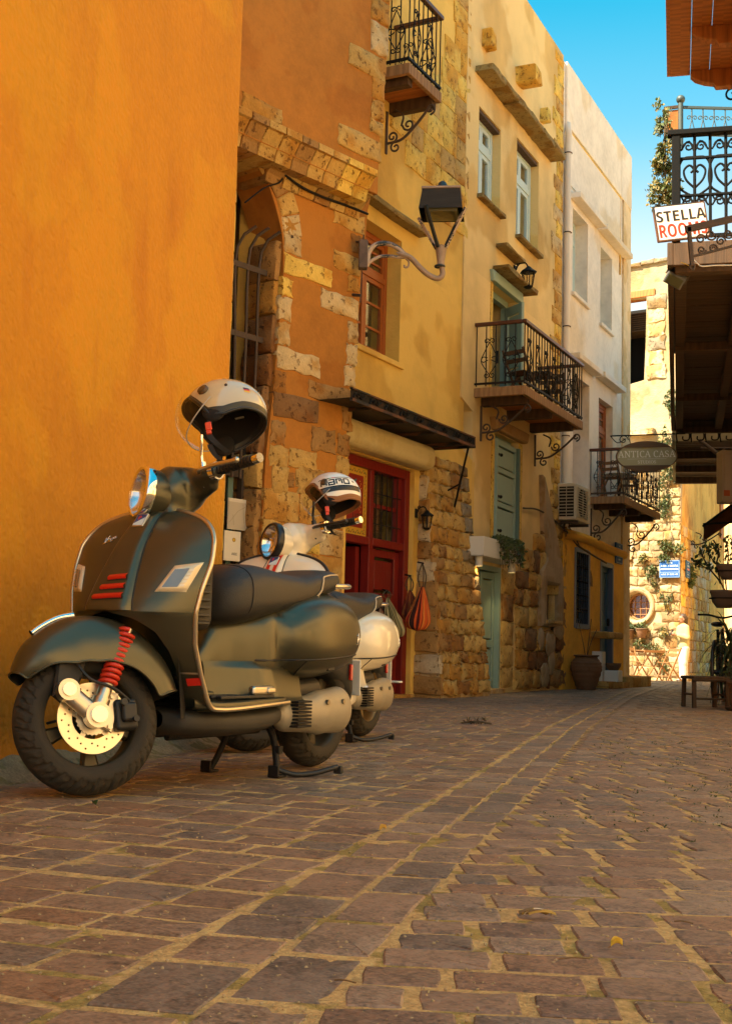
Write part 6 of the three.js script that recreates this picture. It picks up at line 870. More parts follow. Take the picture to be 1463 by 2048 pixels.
  part(bk, 'frame', [bar([0.40, 0.80, 0], [-0.05, 0.30, 0], 0.017, 10), bar([-0.05, 0.30, 0], [-0.20, 0.80, 0], 0.016, 10), bar([-0.18, 0.74, 0], [0.38, 0.82, 0], 0.015, 10), bar([-0.05, 0.30, 0], [-0.52, 0.345, 0.05], 0.010), bar([-0.18, 0.72, 0], [-0.52, 0.345, 0.05], 0.009), bar([0.40, 0.82, 0], [0.52, 0.345, 0.05], 0.013)], bl); part(bk, 'saddle', new THREE.SphereGeometry(1, 14, 10).scale(0.13, 0.03, 0.07).translate(-0.22, 0.86, 0), bl); part(bk, 'handlebar', tube([[0.30, 0.98, -0.26], [0.40, 0.98, -0.15], [0.42, 0.95, 0], [0.40, 0.98, 0.15], [0.30, 0.98, 0.26]], 0.012, 24, 8), bl); part(bk, 'crank', [new THREE.TorusGeometry(0.09, 0.008, 6, 24).translate(-0.05, 0.30, 0.05), bar([-0.05, 0.3, 0.06], [0.05, 0.16, 0.07], 0.009), rbox(0.09, 0.015, 0.06, 0.004, 0.05, 0.16, 0.10)], bl);
  // low dark chair
  const ch = thing('low_stool', 'low dark wooden stool standing on the paving at the right edge', 'stool', V(3.40, 0, -12.75), 0.12), wd = M.woodDark;
  for (const [x, z] of [[-0.165, 0.14], [0.165, 0.14], [-0.15, -0.16], [0.165, -0.16]]) part(ch, 'leg', beam([x * 1.03, 0, z * 1.08], [x, 0.30, z], 0.035, 0.035, V(1, 0, 0)), wd);
  part(ch, 'seat', [rbox(0.38, 0.03, 0.35, 0.012, 0, 0.295, 0)], wd); part(ch, 'seat_rail', [bar([-0.19, 0.275, 0.16], [0.19, 0.275, 0.16], 0.018, 8)], wd); part(ch, 'stretcher', bar([-0.165, 0.09, 0.15], [0.165, 0.09, 0.15], 0.011), wd); part(ch, 'stretcher', bar([-0.165, 0.13, 0.14], [-0.15, 0.13, -0.15], 0.011), wd); part(ch, 'stretcher', bar([0.165, 0.13, 0.14], [0.165, 0.13, -0.15], 0.011), wd);
  const pt = thing('clay_planter', 'dusty clay planter on the paving at the lower right edge', 'planter', V(3.62, 0, -12.15)); part(pt, 'body', lathe([[0, 0], [0.13, 0], [0.14, 0.02], [0.13, 0.05], [0.15, 0.24], [0.17, 0.25], [0.17, 0.29], [0.14, 0.29], [0.13, 0.22], [0, 0.2]], 24), M.terracotta); part(pt, 'saucer', lathe([[0, 0.004], [0.17, 0.004], [0.19, 0.035], [0.18, 0.035], [0.16, 0.012], [0, 0.012]], 24), M.terracotta); clump([0, 0.36, 0], [0.16, 0.14, 0.16], 160, 0.07, M.leaf, pt, r); part(pt, 'stem', bar([0, 0.2, 0], [0, 0.38, 0], 0.012), M.stem);
}
// the street lamp on the corner of the arched house
{
  const d = 11.55, p = (x, y, o = 0) => { const v = pointAt(x, y, d); return [v.x, v.y, -d + o]; }, t = thing('street_lamp', 'street lantern with peeling pink and black paint on a curved wall bracket', 'street lamp', V(0, 0, 0));
  const chip = std({ map: T.chip, roughness: 0.55 }), pink = std({ color: [0.62, 0.44, 0.31], map: rep(T.dust, 2), roughness: 0.6 }), blk = std({ color: [0.02, 0.03, 0.035], roughness: 0.45 });
  part(t, 'wall_box', [rbox(0.085, 0.27, 0.10, 0.012, p(726, 510)[0], p(726, 510)[1], -d)], std({ color: [0.22, 0.16, 0.14], map: rep(T.dust, 3), roughness: 0.8 }));
  part(t, 'back_strap', [beam(p(727, 470), p(720, 605), 0.03, 0.012), bar(p(722, 590, -0.02), p(690, 582, -0.10), 0.014), bar(p(724, 482, -0.02), p(706, 478, -0.1), 0.014)], M.ironRust);
  part(t, 'upper_arm', tube([p(735, 527), p(737, 505), p(746, 493), p(760, 487), p(778, 488), p(796, 497), p(808, 509)], 0.024, 36, 10), chip); part(t, 'lower_arm', tube([p(733, 531), p(742, 522), p(757, 514), p(775, 512), p(795, 514), p(812, 515)], 0.016, 28, 8), chip);
  part(t, 'main_arm', tube([p(808, 509), p(822, 517), p(842, 538), p(860, 552), p(876, 557), p(884, 550), p(883, 535)], 0.026, 40, 10), pink);
  { const c = p(807, 512); const lf = grid(10, 14, (u, v) => { const w = 0.055 * Math.sin(Math.PI * v) * (1 - 0.3 * v); return V((v - 0.5) * 0.16, (u - 0.5) * 2 * w * 0.5, 0.03 + 0.018 * Math.cos((u - 0.5) * 3.1) * Math.sin(Math.PI * v)); }).rotateZ(-0.32).translate(c[0], c[1], -d); part(t, 'leaf', lf, pink); part(t, 'curl', tube([p(810, 516), p(817, 524), p(815, 534), p(808, 534), p(808, 530)], 0.010, 16, 6), pink); }
  const c = p(884, 372), x = c[0], yT = p(884, 372)[1], yC = p(884, 385)[1], yR = p(884, 430)[1], yB = p(884, 497)[1], yN = p(882, 535)[1];
  part(t, 'neck', lathe([[0.035, yN], [0.042, yN + 0.015], [0.035, yN + 0.03], [0.036, yN + 0.06], [0.055, yB + 0.015], [0.06, yB + 0.02], [0.0, yB + 0.025]], 14).translate(x, 0, -d), pink); part(t, 'collar', new THREE.TorusGeometry(0.043, 0.010, 8, 18).rotateX(Math.PI / 2).translate(x - 0.01, yN + 0.01, -d), blk);
  // four-sided head, turned a little
  const sq = (pts, m, n) => part(t, n, lathe(pts, 4).rotateY(Math.PI / 4 - 0.12).translate(x, 0, -d), m); const flat = (g) => { const q = g.toNonIndexed(); q.computeVertexNormals(); return q; };
  const R = 0.285, sqf = (pts, m, n) => part(t, n, flat(lathe(pts, 4)).rotateY(Math.PI / 4 - 0.12).translate(x, 0, -d), m);
  sqf([[R * 1.0, yR], [R * 0.86, yC - 0.02]], std({ color: [0.045, 0.035, 0.025], roughness: 0.75, map: rep(T.dust, 2) }), 'hood_skirt'); sqf([[R * 0.86, yC - 0.022], [R * 0.90, yC - 0.018], [R * 0.89, yC], [R * 0.5, yT - 0.035], [0.09, yT - 0.03]], pink, 'hood_top'); part(t, 'finial', lathe([[0.075, yT - 0.035], [0.07, yT - 0.01], [0.045, yT + 0.005], [0.035, yT + 0.03], [0.015, yT + 0.045], [0, yT + 0.05]], 14).translate(x, 0, -d), blk);
  sqf([[0, yR + 0.04], [R * 0.78, yR + 0.035], [R * 0.72, yR - 0.012], [0.0, yR - 0.02]], std({ color: [0.10, 0.09, 0.03], roughness: 0.35 }), 'lens');
  for (let i = 0; i < 4; i++) { const a = i * Math.PI / 2 + Math.PI / 4 + 0.12, s = Math.sin(a), cc = Math.cos(a); part(t, 'strut', beam([x + s * 0.05, yB, -d + cc * 0.05], [x + s * (R - 0.02), yR + 0.02, -d + cc * (R - 0.02)], 0.03, 0.022, V(s, 0, cc)), i % 2 ? blk : chip); }
}
const wrapTwice = (t) => { t.wrapS = t.wrapT = THREE.RepeatWrapping; t.repeat.set(2, 1); return t; };
// woven bags hung by the shop door
{
  const stripe = (cols, n) => std({ roughness: 0.97, map: wrapTwice(canvasTex(256, 64, (c, w, h) => { const q = rng(n); let x = 0; while (x < w) { const k = 3 + q() * 14; c.fillStyle = cols[Math.floor(q() * cols.length)]; c.fillRect(x, 0, k, h); x += k; } })), bumpMap: T.stuccoBump, bumpScale: 0.004 });
  const bag = (name, label, x, yTop, yS, yB, wpx, d, mat, seed, lean = 0) => { const top = pointAt(x, yTop, d), s = pointAt(x + lean * 0.5, yS, d), bt = pointAt(x + lean, yB, d), w = 1.25 * wpx / 2550 * d, h = s.y - bt.y, r = rng(seed), nz = fbm(4, 3, seed); const t = thing(name, label, 'bag', V(s.x, bt.y, -d), 0.35);
    const g = grid(40, 26, (u, v) => { const a = u * Math.PI * 2, q = 1 - v, k = 1.12 * Math.pow(q, 0.85) * Math.sqrt(Math.max(0, 1 - Math.pow(q, 7))) + 0.06; const f = 0.9 + 0.18 * Math.sin(a * 9 + v * 2 + nz(u, v) * 6) * (0.25 + 0.75 * v) * 0.6 + 0.25 * (nz(u, v) - 0.5); const R = w / 2 * Math.max(0.03, k) * f; return V(Math.cos(a) * R + (lean / 2550 * d) * (1 - v), v * h, Math.sin(a) * R * 0.55 + 0.02); }, true);
    part(t, 'cloth', g, mat); const hh = top.y - bt.y; part(t, 'cord', [tube([[-0.03, h * 0.97, 0.02], [-0.05, h + (hh - h) * 0.4, 0.02], [0, hh, 0.0]], 0.007, 14, 5), tube([[0.02, h * 0.97, 0.02], [0.03, h + (hh - h) * 0.4, 0.03], [0, hh, 0.0]], 0.007, 14, 5), tube([[0.0, h * 0.97, 0.03], [0.0, h + (hh - h) * 0.5, 0.04], [0, hh, 0.0]], 0.006, 14, 5)], M.stem); part(t, 'hook', bar([0, hh - 0.01, 0.03], [0, hh + 0.01, -0.12], 0.008), M.iron); return t; };
  const dB = 12.75; bag('woven_bag', 'full red and orange striped woven bag hanging right of the door', 848, 1125, 1172, 1262, 50, dB, stripe(['#7a1509', '#c8551d', '#3a0d08', '#9c2a10', '#d07a30', '#2a0b08'], 5), 21, -10);
  bag('woven_bag', 'brown and red striped woven bag hanging behind the fuller one', 815, 1150, 1180, 1243, 42, dB + 0.15, stripe(['#6b2a16', '#8f4a20', '#3d1a10', '#a3622c', '#591207'], 9), 22, 6);
  bag('woven_bag', 'cream and dark green striped woven bag hanging behind the white scooter', 762, 1180, 1195, 1275, 44, 12.6, stripe(['#a59a72', '#2d3320', '#c1b68c', '#4a4a30', '#857a55'], 14), 23, 22);
  bag('woven_bag', 'red and cream thin striped bag hanging lowest behind the white scooter', 752, 1195, 1215, 1290, 36, 12.8, stripe(['#8a2f22', '#a88d6b', '#6e1e14', '#c0a884'], 18), 24, 14);
}

{ const d = 9.2, p = (x, y) => { const v = pointAt(x, y, d); return [v.x, v.y, -d]; }, t = thing('white_cable', 'thin white cable running from the bracket hook along the old balcony', 'cable', V(0, 0, 0)); part(t, 'sheath', tube([p(1386, 520), p(1392, 526), p(1400, 532), p(1425, 531), p(1480, 530)], 0.005, 40, 6), M.white); part(t, 'tape', tube([p(1360, 525), p(1370, 528), p(1378, 533)], 0.004, 10, 5), std({ color: [0.5, 0.3, 0.03], roughness: 0.7 })); }

// ================= the scooters =================
// local axes: x forwards, y up, z to the rider's right; the origin lies on the ground midway between the wheels
const STEER = (() => { const P0 = V(0.40, 0.90, 0), a = V(-0.40, 0.917, 0).normalize(); return new THREE.Matrix4().makeTranslation(P0.x, P0.y, P0.z).multiply(new THREE.Matrix4().makeRotationAxis(a, -34 * Math.PI / 180)).multiply(new THREE.Matrix4().makeTranslation(-P0.x, -P0.y, -P0.z)); })();
const st = (g) => (Array.isArray(g) ? join(g) : g).applyMatrix4(STEER);
const SW = [[0.26, 0.232], [0.30, 0.235], [0.38, 0.238], [0.48, 0.243], [0.58, 0.258], [0.66, 0.272], [0.75, 0.286], [0.82, 0.28], [0.86, 0.26], [0.90, 0.215], [0.925, 0.15], [0.94, 0.07], [0.946, 0.012]];
const SE = [[0.26, 0.335], [0.30, 0.38], [0.38, 0.425], [0.48, 0.472], [0.58, 0.498], [0.66, 0.488], [0.75, 0.458], [0.82, 0.438], [0.86, 0.42], [0.90, 0.405], [0.93, 0.385], [0.946, 0.365]];
const SC = [[0.26, 0.40], [0.58, 0.64], [0.62, 0.628], [0.70, 0.588], [0.80, 0.53], [0.85, 0.492], [0.90, 0.447], [0.93, 0.412], [0.946, 0.38]];
const smoothI = (x, t) => (interp(x - 0.012, t) + interp(x, t) * 2 + interp(x + 0.012, t)) / 4;
const sW = (y) => smoothI(Math.min(y, 0.946), SW), sE = (y) => smoothI(y, SE), sC = (y) => smoothI(y, SC);
const shieldX = (y, z) => { const s = Math.min(1, Math.abs(z) / sW(y)); return sE(y) + (sC(y) - sE(y)) * (1 - Math.pow(s, 2.3)); };
const ring = (W, Hh, yc, x, n, m, p = 2.6) => Array.from({ length: n + 1 }, (_, i) => { const t = i / n * Math.PI * 2, c = Math.cos(t), s = Math.sin(t); return V(x, yc + Hh * Math.sign(s) * Math.pow(Math.abs(s), 2 / p), W * Math.sign(c) * Math.pow(Math.abs(c), 2 / p)); });
function loft(stations, n = 36, bend) { // stations: [x, half-width, top, bottom, squareness]
  const N = stations.length - 1;
  return grid(n, N * 5, (u, v) => { const f = v * N, k = Math.min(N - 1, Math.floor(f)), t = f - k, S = (j) => stations[clamp(j, 0, N)]; const cr = (q) => { const a = S(k - 1)[q], b = S(k)[q], c = S(k + 1)[q], d = S(k + 2)[q]; return 0.5 * (2 * b + (c - a) * t + (2 * a - 5 * b + 4 * c - d) * t * t + (3 * b - a - 3 * c + d) * t * t * t); }; const x = cr(0), W = Math.max(0.001, cr(1)), yt = cr(2), yb = cr(3), p = cr(4) || 2.6; const a = u * Math.PI * 2, c = Math.cos(a), s = Math.sin(a); const y = (yt + yb) / 2 + (yt - yb) / 2 * Math.sign(s) * Math.pow(Math.abs(s), 2 / p), z = W * Math.sign(c) * Math.pow(Math.abs(c), 2 / p); return bend ? bend(x, y, z) : V(x, y, z); }, true);
}
// wheel with cut tread: u round the section, v round the axle
function tyreGeo(R, w) {
  const NU = 30, NV = 374, prof = (u) => { const a = (u - 0.5) * Math.PI * 1.38; return [Math.sin(a) * w / 2 * (Math.abs(a) > 1.57 ? 1 : 1), Math.cos(a)]; };
  return grid(NU, NV, (u, v) => { const a = v * Math.PI * 2, [z, c] = prof(u), q = (u - 0.5) * 2; let r = R - w * 0.42 + c * w * 0.42; if (Math.abs(q) > 0.72) r = R - w * 0.42 + c * w * 0.42;
    // slanting grooves, alternating left and right, and a shallow wavy one
    const k = 22, ph = (v * k + Math.abs(q) * 1.15 * (q > 0 ? 1 : 1) + (q > 0 ? 0.5 : 0)) % 1, in1 = Math.abs(q) > 0.14 && Math.abs(q) < 0.62 && ph < 0.17, in2 = Math.abs(q) > 0.26 && Math.abs(q) < 0.46 && ph > 0.5 && ph < 0.63, in3 = Math.abs(Math.abs(q) - 0.50 - 0.03 * Math.sin(a * k)) < 0.035;
    if (in1 || in2 || in3) r -= 0.008; return V(Math.cos(a) * r, Math.sin(a) * r, z); }, false);
}
const GEO = {};
function wheel(root, name, rubber, paint, mat, front, place) {
  const w = sub(root, name); GEO.tyre ??= tyreGeo(0.232, 0.125); part(w, 'tyre', place(GEO.tyre.clone()), rubber);
  const R = 0.158; part(w, 'rim', place(join([lathe([[R + 0.012, -0.052], [R + 0.004, -0.056], [R - 0.012, -0.045], [R - 0.016, -0.02], [R - 0.016, 0.02], [R - 0.012, 0.045], [R + 0.004, 0.056], [R + 0.012, 0.052]], 56).rotateX(Math.PI / 2)])), mat.rim);
  for (let i = 0; i < 5; i++) { const g = slab([[-0.026, 0.03], [0.026, 0.03], [0.020, 0.09], [0.030, R - 0.006], [-0.030, R - 0.006], [-0.020, 0.09]], [], -0.012, 0.024, 0.008).rotateZ(i * Math.PI * 0.4 + Math.PI); part(w, 'spoke', place(g), mat.rim); }
  part(w, 'hub', place(join([new THREE.CylinderGeometry(0.042, 0.042, 0.09, 24).rotateX(Math.PI / 2), new THREE.CylinderGeometry(0.02, 0.02, 0.13, 16).rotateX(Math.PI / 2)])), mat.rim);
  part(w, 'valve', place(bar([0.13, 0.0, -0.02], [0.115, 0, -0.055], 0.005)), mat.black);
  return w;
}
function buildScooter(name, label, P, pos, turn) {
  const t = thing(name, label, 'scooter', pos, turn), r = rng(P.seed);
  const rubber = std({ color: [0.046, 0.037, 0.024], map: rep(T.dust, 3), bumpMap: T.stuccoBump, bumpScale: 0.0006, roughness: 0.82 }), black = std({ color: [0.016, 0.015, 0.014], roughness: 0.5 }), plastic = std({ color: [0.030, 0.028, 0.024], map: rep(T.dust, 2), roughness: 0.6 }), chrome = std({ color: [0.86, 0.84, 0.80], metalness: 1, roughness: 0.12 }), alloy = std({ color: [0.62, 0.57, 0.47], metalness: 1, roughness: 0.36 }), steel = std({ color: [0.30, 0.26, 0.20], metalness: 0.9, roughness: 0.45 }), grease = std({ color: [0.05, 0.035, 0.02], map: T.rust, roughness: 0.7 }), red = std({ color: [0.55, 0.022, 0.008], roughness: 0.35 }), lensRed = phys({ color: [0.60, 0.02, 0.01], roughness: 0.12, clearcoat: 1 }), paint = P.paint, inner = std({ color: [0.02, 0.018, 0.015], roughness: 0.7 }), wm = { rim: P.rim, black };
  const axF = V(0.70, 0.232, 0), axR = V(-0.69, 0.232, 0);
  const atF = (g) => st(g.translate(axF.x, axF.y, axF.z)), atR = (g) => g.translate(axR.x, axR.y, axR.z);
  // ---- front wheel, brake, trailing link ----
  const fw = wheel(t, 'front_wheel', rubber, paint, wm, true, atF);
  { const holes = []; for (let i = 0; i < 30; i++) { const a = i / 30 * 6.2832, q = [0.098, 0.088, 0.079][i % 3]; holes.push(Array.from({ length: 8 }, (_, k) => [Math.cos(a) * q + Math.cos(k / 8 * 6.2832) * 0.0034, Math.sin(a) * q + Math.sin(k / 8 * 6.2832) * 0.0034])); }
    holes.push(Array.from({ length: 40 }, (_, i) => [Math.cos(i / 40 * 6.2832) * 0.066, Math.sin(i / 40 * 6.2832) * 0.066]));
    part(fw, 'brake_disc', atF(slab(Array.from({ length: 72 }, (_, i) => [Math.cos(i / 72 * 6.2832) * 0.112, Math.sin(i / 72 * 6.2832) * 0.112]), holes, -0.066, -0.061)), std({ color: [0.80, 0.70, 0.50], metalness: 1, roughness: 0.34 }));
    const car = []; for (let i = 0; i < 5; i++) { const a = i / 5 * 6.2832 + 0.3; car.push(slab([[0.045, -0.010], [0.07, -0.007], [0.07, 0.007], [0.045, 0.010]], [], -0.064, -0.058).rotateZ(a)); } part(fw, 'disc_carrier', atF(join([...car, slab(Array.from({ length: 48 }, (_, i) => [Math.cos(i / 48 * 6.2832) * (0.052 + (i % 2) * 0.004), Math.sin(i / 48 * 6.2832) * (0.052 + (i % 2) * 0.004)]), [Array.from({ length: 30 }, (_, i) => [Math.cos(i / 30 * 6.2832) * 0.03, Math.sin(i / 30 * 6.2832) * 0.03])], -0.070, -0.066)])), alloy); }
  const fk = sub(t, 'front_suspension'), fp = (x, y, z) => [axF.x + x, axF.y + y, z];
  const pivot = fp(0.085, 0.085, -0.085);   // ahead of the axle
  part(fk, 'stem_leg', st([slab([[0.155, 0.045], [0.10, 0.035], [0.055, 0.10], [-0.01, 0.24], [0.09, 0.26], [0.13, 0.17]].map(([x, y]) => [axF.x + x - 0.03, axF.y + y + 0.03]), [], -0.09, -0.062, 0.008)]), plastic);
  part(fk, 'trailing_link', st([(() => { const g = new THREE.CapsuleGeometry(0.030, 0.112, 8, 20).scale(1, 1, 0.75); g.rotateZ(-Math.PI / 4); return g.translate(axF.x + 0.045, axF.y + 0.045, -0.098); })(), new THREE.CylinderGeometry(0.036, 0.04, 0.05, 28).rotateX(Math.PI / 2).translate(axF.x, axF.y, -0.105), new THREE.CylinderGeometry(0.034, 0.034, 0.04, 28).rotateX(Math.PI / 2).translate(pivot[0], pivot[1], -0.105)]), alloy);
  part(fk, 'pivot_cap', st([new THREE.CylinderGeometry(0.021, 0.021, 0.008, 24).rotateX(Math.PI / 2).translate(pivot[0], pivot[1], -0.128), new THREE.CylinderGeometry(0.026, 0.026, 0.010, 24).rotateX(Math.PI / 2).translate(axF.x, axF.y, -0.135)]), std({ color: [0.80, 0.76, 0.66], metalness: 1, roughness: 0.22 }));
  const dA = V(axF.x - 0.012, axF.y + 0.03, -0.10), dB = V(axF.x - 0.135, axF.y + 0.275, -0.088), dd = dB.clone().sub(dA);
  part(fk, 'damper', st([bar(dA, dA.clone().addScaledVector(dd, 0.30), 0.022, 18), bar(dA.clone().addScaledVector(dd, -0.02), dA.clone().addScaledVector(dd, 0.10), 0.028, 18), bar(dA.clone().addScaledVector(dd, 0.40), dA.clone().addScaledVector(dd, 1), 0.016, 14)]), alloy);
  { const p = [], q = dd.clone().normalize(), e1 = V(0, 0, 1), e2 = q.clone().cross(e1).normalize(); for (let i = 0; i <= 180; i++) { const k = i / 180, a = k * 10.5 * 6.2832; p.push(dA.clone().addScaledVector(dd, 0.27 + 0.70 * k).addScaledVector(e1, Math.cos(a) * 0.025).addScaledVector(e2, Math.sin(a) * 0.025)); } part(fk, 'spring', st(new THREE.TubeGeometry(new THREE.CatmullRomCurve3(p), 420, 0.0075, 8)), P.spring); }
  part(fk, 'caliper', st([rbox(0.075, 0.10, 0.05, 0.014, axF.x - 0.10, axF.y + 0.0, -0.078, 2), rbox(0.05, 0.06, 0.03, 0.01, axF.x - 0.105, axF.y + 0.005, -0.108, 2), bar([axF.x - 0.085, axF.y + 0.035, -0.12], [axF.x - 0.085, axF.y + 0.035, -0.135], 0.011, 10), bar([axF.x - 0.12, axF.y - 0.02, -0.12], [axF.x - 0.12, axF.y - 0.02, -0.134], 0.010, 10)]), black);
  part(fk, 'caliper_plate', st([slab([[-0.02, -0.03], [0.0, 0.03], [-0.06, 0.075], [-0.085, 0.07], [-0.075, 0.02], [-0.05, -0.055]].map(([x, y]) => [axF.x + x, axF.y + y]), [], -0.088, -0.078, 0.003), ...[[-0.062, 0.06], [-0.035, 0.0], [-0.045, -0.035]].map(([x, y]) => new THREE.CylinderGeometry(0.009, 0.009, 0.01, 6).rotateX(Math.PI / 2).translate(axF.x + x, axF.y + y, -0.092))]), alloy);
  part(fk, 'brake_hose', st([tube([[axF.x - 0.11, axF.y + 0.04, -0.11], [axF.x - 0.06, axF.y + 0.08, -0.12], [axF.x + 0.02, axF.y + 0.12, -0.118], [axF.x + 0.045, axF.y + 0.19, -0.095], [axF.x - 0.01, axF.y + 0.23, -0.08]], 0.005, 30, 6)]), black);
  // ---- front mudguard ----
  const fR = (a) => interp(a, [[0.5, 0.272], [0.65, 0.285], [0.95, 0.316], [1.4, 0.338], [1.85, 0.342], [2.3, 0.330], [2.7, 0.318], [2.95, 0.31]]), fW = (a) => interp(a, [[0.5, 0.02], [0.58, 0.045], [0.72, 0.070], [1.0, 0.100], [1.4, 0.118], [1.9, 0.122], [2.4, 0.116], [2.75, 0.106], [2.95, 0.098]]), fH = (a) => interp(a, [[0.5, 0.02], [0.62, 0.045], [0.8, 0.080], [1.3, 0.160], [1.7, 0.172], [2.1, 0.150], [2.45, 0.122], [2.95, 0.085]]);
  const fen = (u, v, o = 0) => { const a = 0.63 + v * 2.27, s = (u - 0.5) * 2, R = (fR(a - 0.04) + fR(a) + fR(a + 0.04)) / 3 - o, W = (fW(a - 0.06) + fW(a) + fW(a + 0.06)) / 3 - o, Hh = (fH(a - 0.06) + fH(a) + fH(a + 0.06)) / 3; const ph = s * Math.PI / 2, z = W * Math.sign(s) * Math.pow(Math.abs(Math.sin(ph)), 0.85), d = Hh * (1 - Math.pow(Math.cos(ph), 0.75)); return V(axF.x + Math.cos(a) * (R - d), axF.y + Math.sin(a) * (R - d), z); };
  const mg = part(t, 'mudguard', st(grid(40, 60, (u, v) => fen(u, v))), paint);
  part(mg, 'lining', st(grid(20, 40, (u, v) => fen(u, v, 0.004))), inner); part(mg, 'rolled_edge', st([tube([...Array.from({ length: 25 }, (_, i) => fen(0, i / 24)), ...Array.from({ length: 9 }, (_, i) => fen((i + 1) / 10, 1)), ...Array.from({ length: 25 }, (_, i) => fen(1, 1 - i / 24)), ...Array.from({ length: 9 }, (_, i) => fen(1 - (i + 1) / 10, 0))], 0.004, 200, 6, true)]), paint);
  if (P.crest) part(mg, 'crest', st([tube(Array.from({ length: 9 }, (_, i) => { const q = fen(0.5, 0.20 + 0.20 * i / 8); return q.add(V(Math.cos(1.3) * 0.006, Math.sin(1.3) * 0.006, 0)); }), 0.012, 24, 8)]), chrome);
  // ---- leg shield ----
  const ls = sub(t, 'leg_shield');
  part(ls, 'front_panel', grid(48, 44, (u, v) => { const y = 0.585 + 0.361 * v, W = sW(y), z = (u - 0.5) * 2 * W; return V(shieldX(y, z), y, z); }), paint);
  const aY = (y) => interp(y, [[0.26, 0.57], [0.32, 0.62], [0.40, 0.70], [0.46, 0.70], [0.52, 0.60], [0.56, 0.40], [0.585, 0.0]]);
  for (const s of [-1, 1]) part(ls, 'lower_wing', grid(16, 30, (u, v) => { const y = 0.26 + 0.325 * v, W = sW(y), a0 = aY(y), k = a0 + (1 - a0) * u, z = s * k * W; const x = sE(y) + interp(y, [[0.26, 0.02], [0.40, 0.045], [0.5, 0.085], [0.56, 0.125], [0.585, 0.14]]) * (1 - Math.pow(k, 2.3)) / Math.max(0.05, 1 - Math.pow(a0, 2.3) * 0.5); return V(y > 0.57 ? lerp(x, shieldX(0.585, z), (y - 0.57) / 0.015) : x, y, z); }), paint);
  part(ls, 'wheel_well', [grid(16, 16, (u, v) => { const y = 0.24 + 0.345 * v, a = aY(y) * sW(y) + 0.004; return V(0.30 + 0.16 * Math.pow(Math.abs(u - 0.5) * 2, 3) + 0.05 * v, y, (u - 0.5) * 2 * Math.max(a, 0.19)); }), grid(10, 4, (u, v) => V(0.35 + 0.26 * v, 0.575, (u - 0.5) * 0.38)), ...Array.from({ length: 7 }, (_, i) => rbox(0.012, 0.008, 0.2, 0.002, 0.37, 0.32 + i * 0.03, 0))], inner);
  part(ls, 'rear_panel', [grid(24, 30, (u, v) => { const y = 0.28 + 0.66 * v, W = sW(y) * 0.985, z = (u - 0.5) * 2 * W; return V(sE(y) - 0.045 * (1 - Math.pow(Math.abs(u - 0.5) * 2, 6)) - 0.006, y, z); })], P.innerPanel || paint);
  part(ls, 'glove_box', [rbox(0.13, 0.28, 0.40, 0.04, 0.365, 0.67, 0, 3)], plastic); const vents = []; for (const s of [-1, 1]) for (let i = 0; i < 9; i++) vents.push(rbox(0.07, 0.009, 0.02, 0.003, 0.385, 0.555 + i * 0.026, s * 0.202)); part(ls, 'vent_ribs', vents, black);
  const edge = []; for (let i = 0; i <= 26; i++) { const y = 0.275 + 0.671 * i / 26; edge.push([sE(y), y, -sW(y)]); } const er = edge.map(([x, y, z]) => [x, y, -z]).reverse();
  const foot = [[-0.16, 0.282, -0.218], [-0.05, 0.278, -0.228], [0.10, 0.272, -0.236], [0.22, 0.268, -0.238], [0.30, 0.268, -0.236]];
  part(ls, 'edge_trim', [tube([...foot, ...edge, ...er, ...foot.map(([x, y, z]) => [x, y, -z]).reverse()], 0.0085, 260, 8)], P.trim);
  // raised centre panel with three red louvres
  const tieW = (y) => interp(y, [[0.585, 0.098], [0.66, 0.086], [0.75, 0.070], [0.85, 0.054], [0.93, 0.044]]);
  part(ls, 'centre_panel', grid(22, 30, (u, v) => { const y = 0.588 + 0.345 * v, s = (u - 0.5) * 2, z = s * tieW(y); return V(shieldX(y, z) + 0.022 * (1 - Math.pow(Math.abs(s), 7)) * sm(v, -0.2, 0.05) - 0.001, y, z); }), paint);
  const seams = [-1, 1].map((s) => tube(Array.from({ length: 20 }, (_, i) => { const y = 0.588 + 0.345 * i / 19, z = s * tieW(y) * 1.01; return [shieldX(y, z) + 0.001, y, z]; }), 0.0026, 40, 5)); part(ls, 'panel_seam', seams[0], black); part(ls, 'panel_seam', seams[1], black);
  if (P.louvres) [[0.698, -0.060, 0.010], [0.666, -0.064, 0.028], [0.634, -0.068, 0.048]].forEach(([y, z0, z1]) => { part(ls, 'louvre', grid(14, 5, (u, v) => { const z = z0 + (z1 - z0) * u, yy = y + 0.017 * (v - 0.5) + 0.006 * (u - 0.5) * -1; return V(shieldX(yy, z) + 0.0235 + 0.007 * Math.sin(Math.PI * v), yy, z); }), P.louvre); part(ls, 'louvre_slot', grid(14, 2, (u, v) => { const z = z0 - 0.004 + (z1 - z0 + 0.008) * u, yy = y - 0.012 + 0.008 * v - 0.006 * (u - 0.5); return V(shieldX(yy, z) + 0.0232, yy, z); }), black); });
  // badge, script, indicators, reflector
  { const by = 0.895, bx = shieldX(by, 0) + 0.026; const m = std({ roughness: 0.3, map: canvasTex(128, 160, (c, w, h) => { c.fillStyle = '#2b4c86'; c.fillRect(0, 0, w, h); c.fillStyle = '#cfe3ea'; c.beginPath(); c.moveTo(w, 40); c.lineTo(w, h); c.lineTo(0, h); c.lineTo(0, 130); c.fill(); c.fillStyle = '#d02a20'; c.font = 'bold 80px sans-serif'; c.fillText('P', 26, 78); }) }); const b = sub(ls, 'badge'); part(b, 'badge_body', rbox(0.014, 0.058, 0.046, 0.004).rotateZ(0.62).translate(bx - 0.004, by, 0), alloy); part(b, 'badge_face', new THREE.PlaneGeometry(0.038, 0.048).rotateY(Math.PI / 2).rotateZ(0.62).translate(bx + 0.003, by + 0.003, 0), m); }
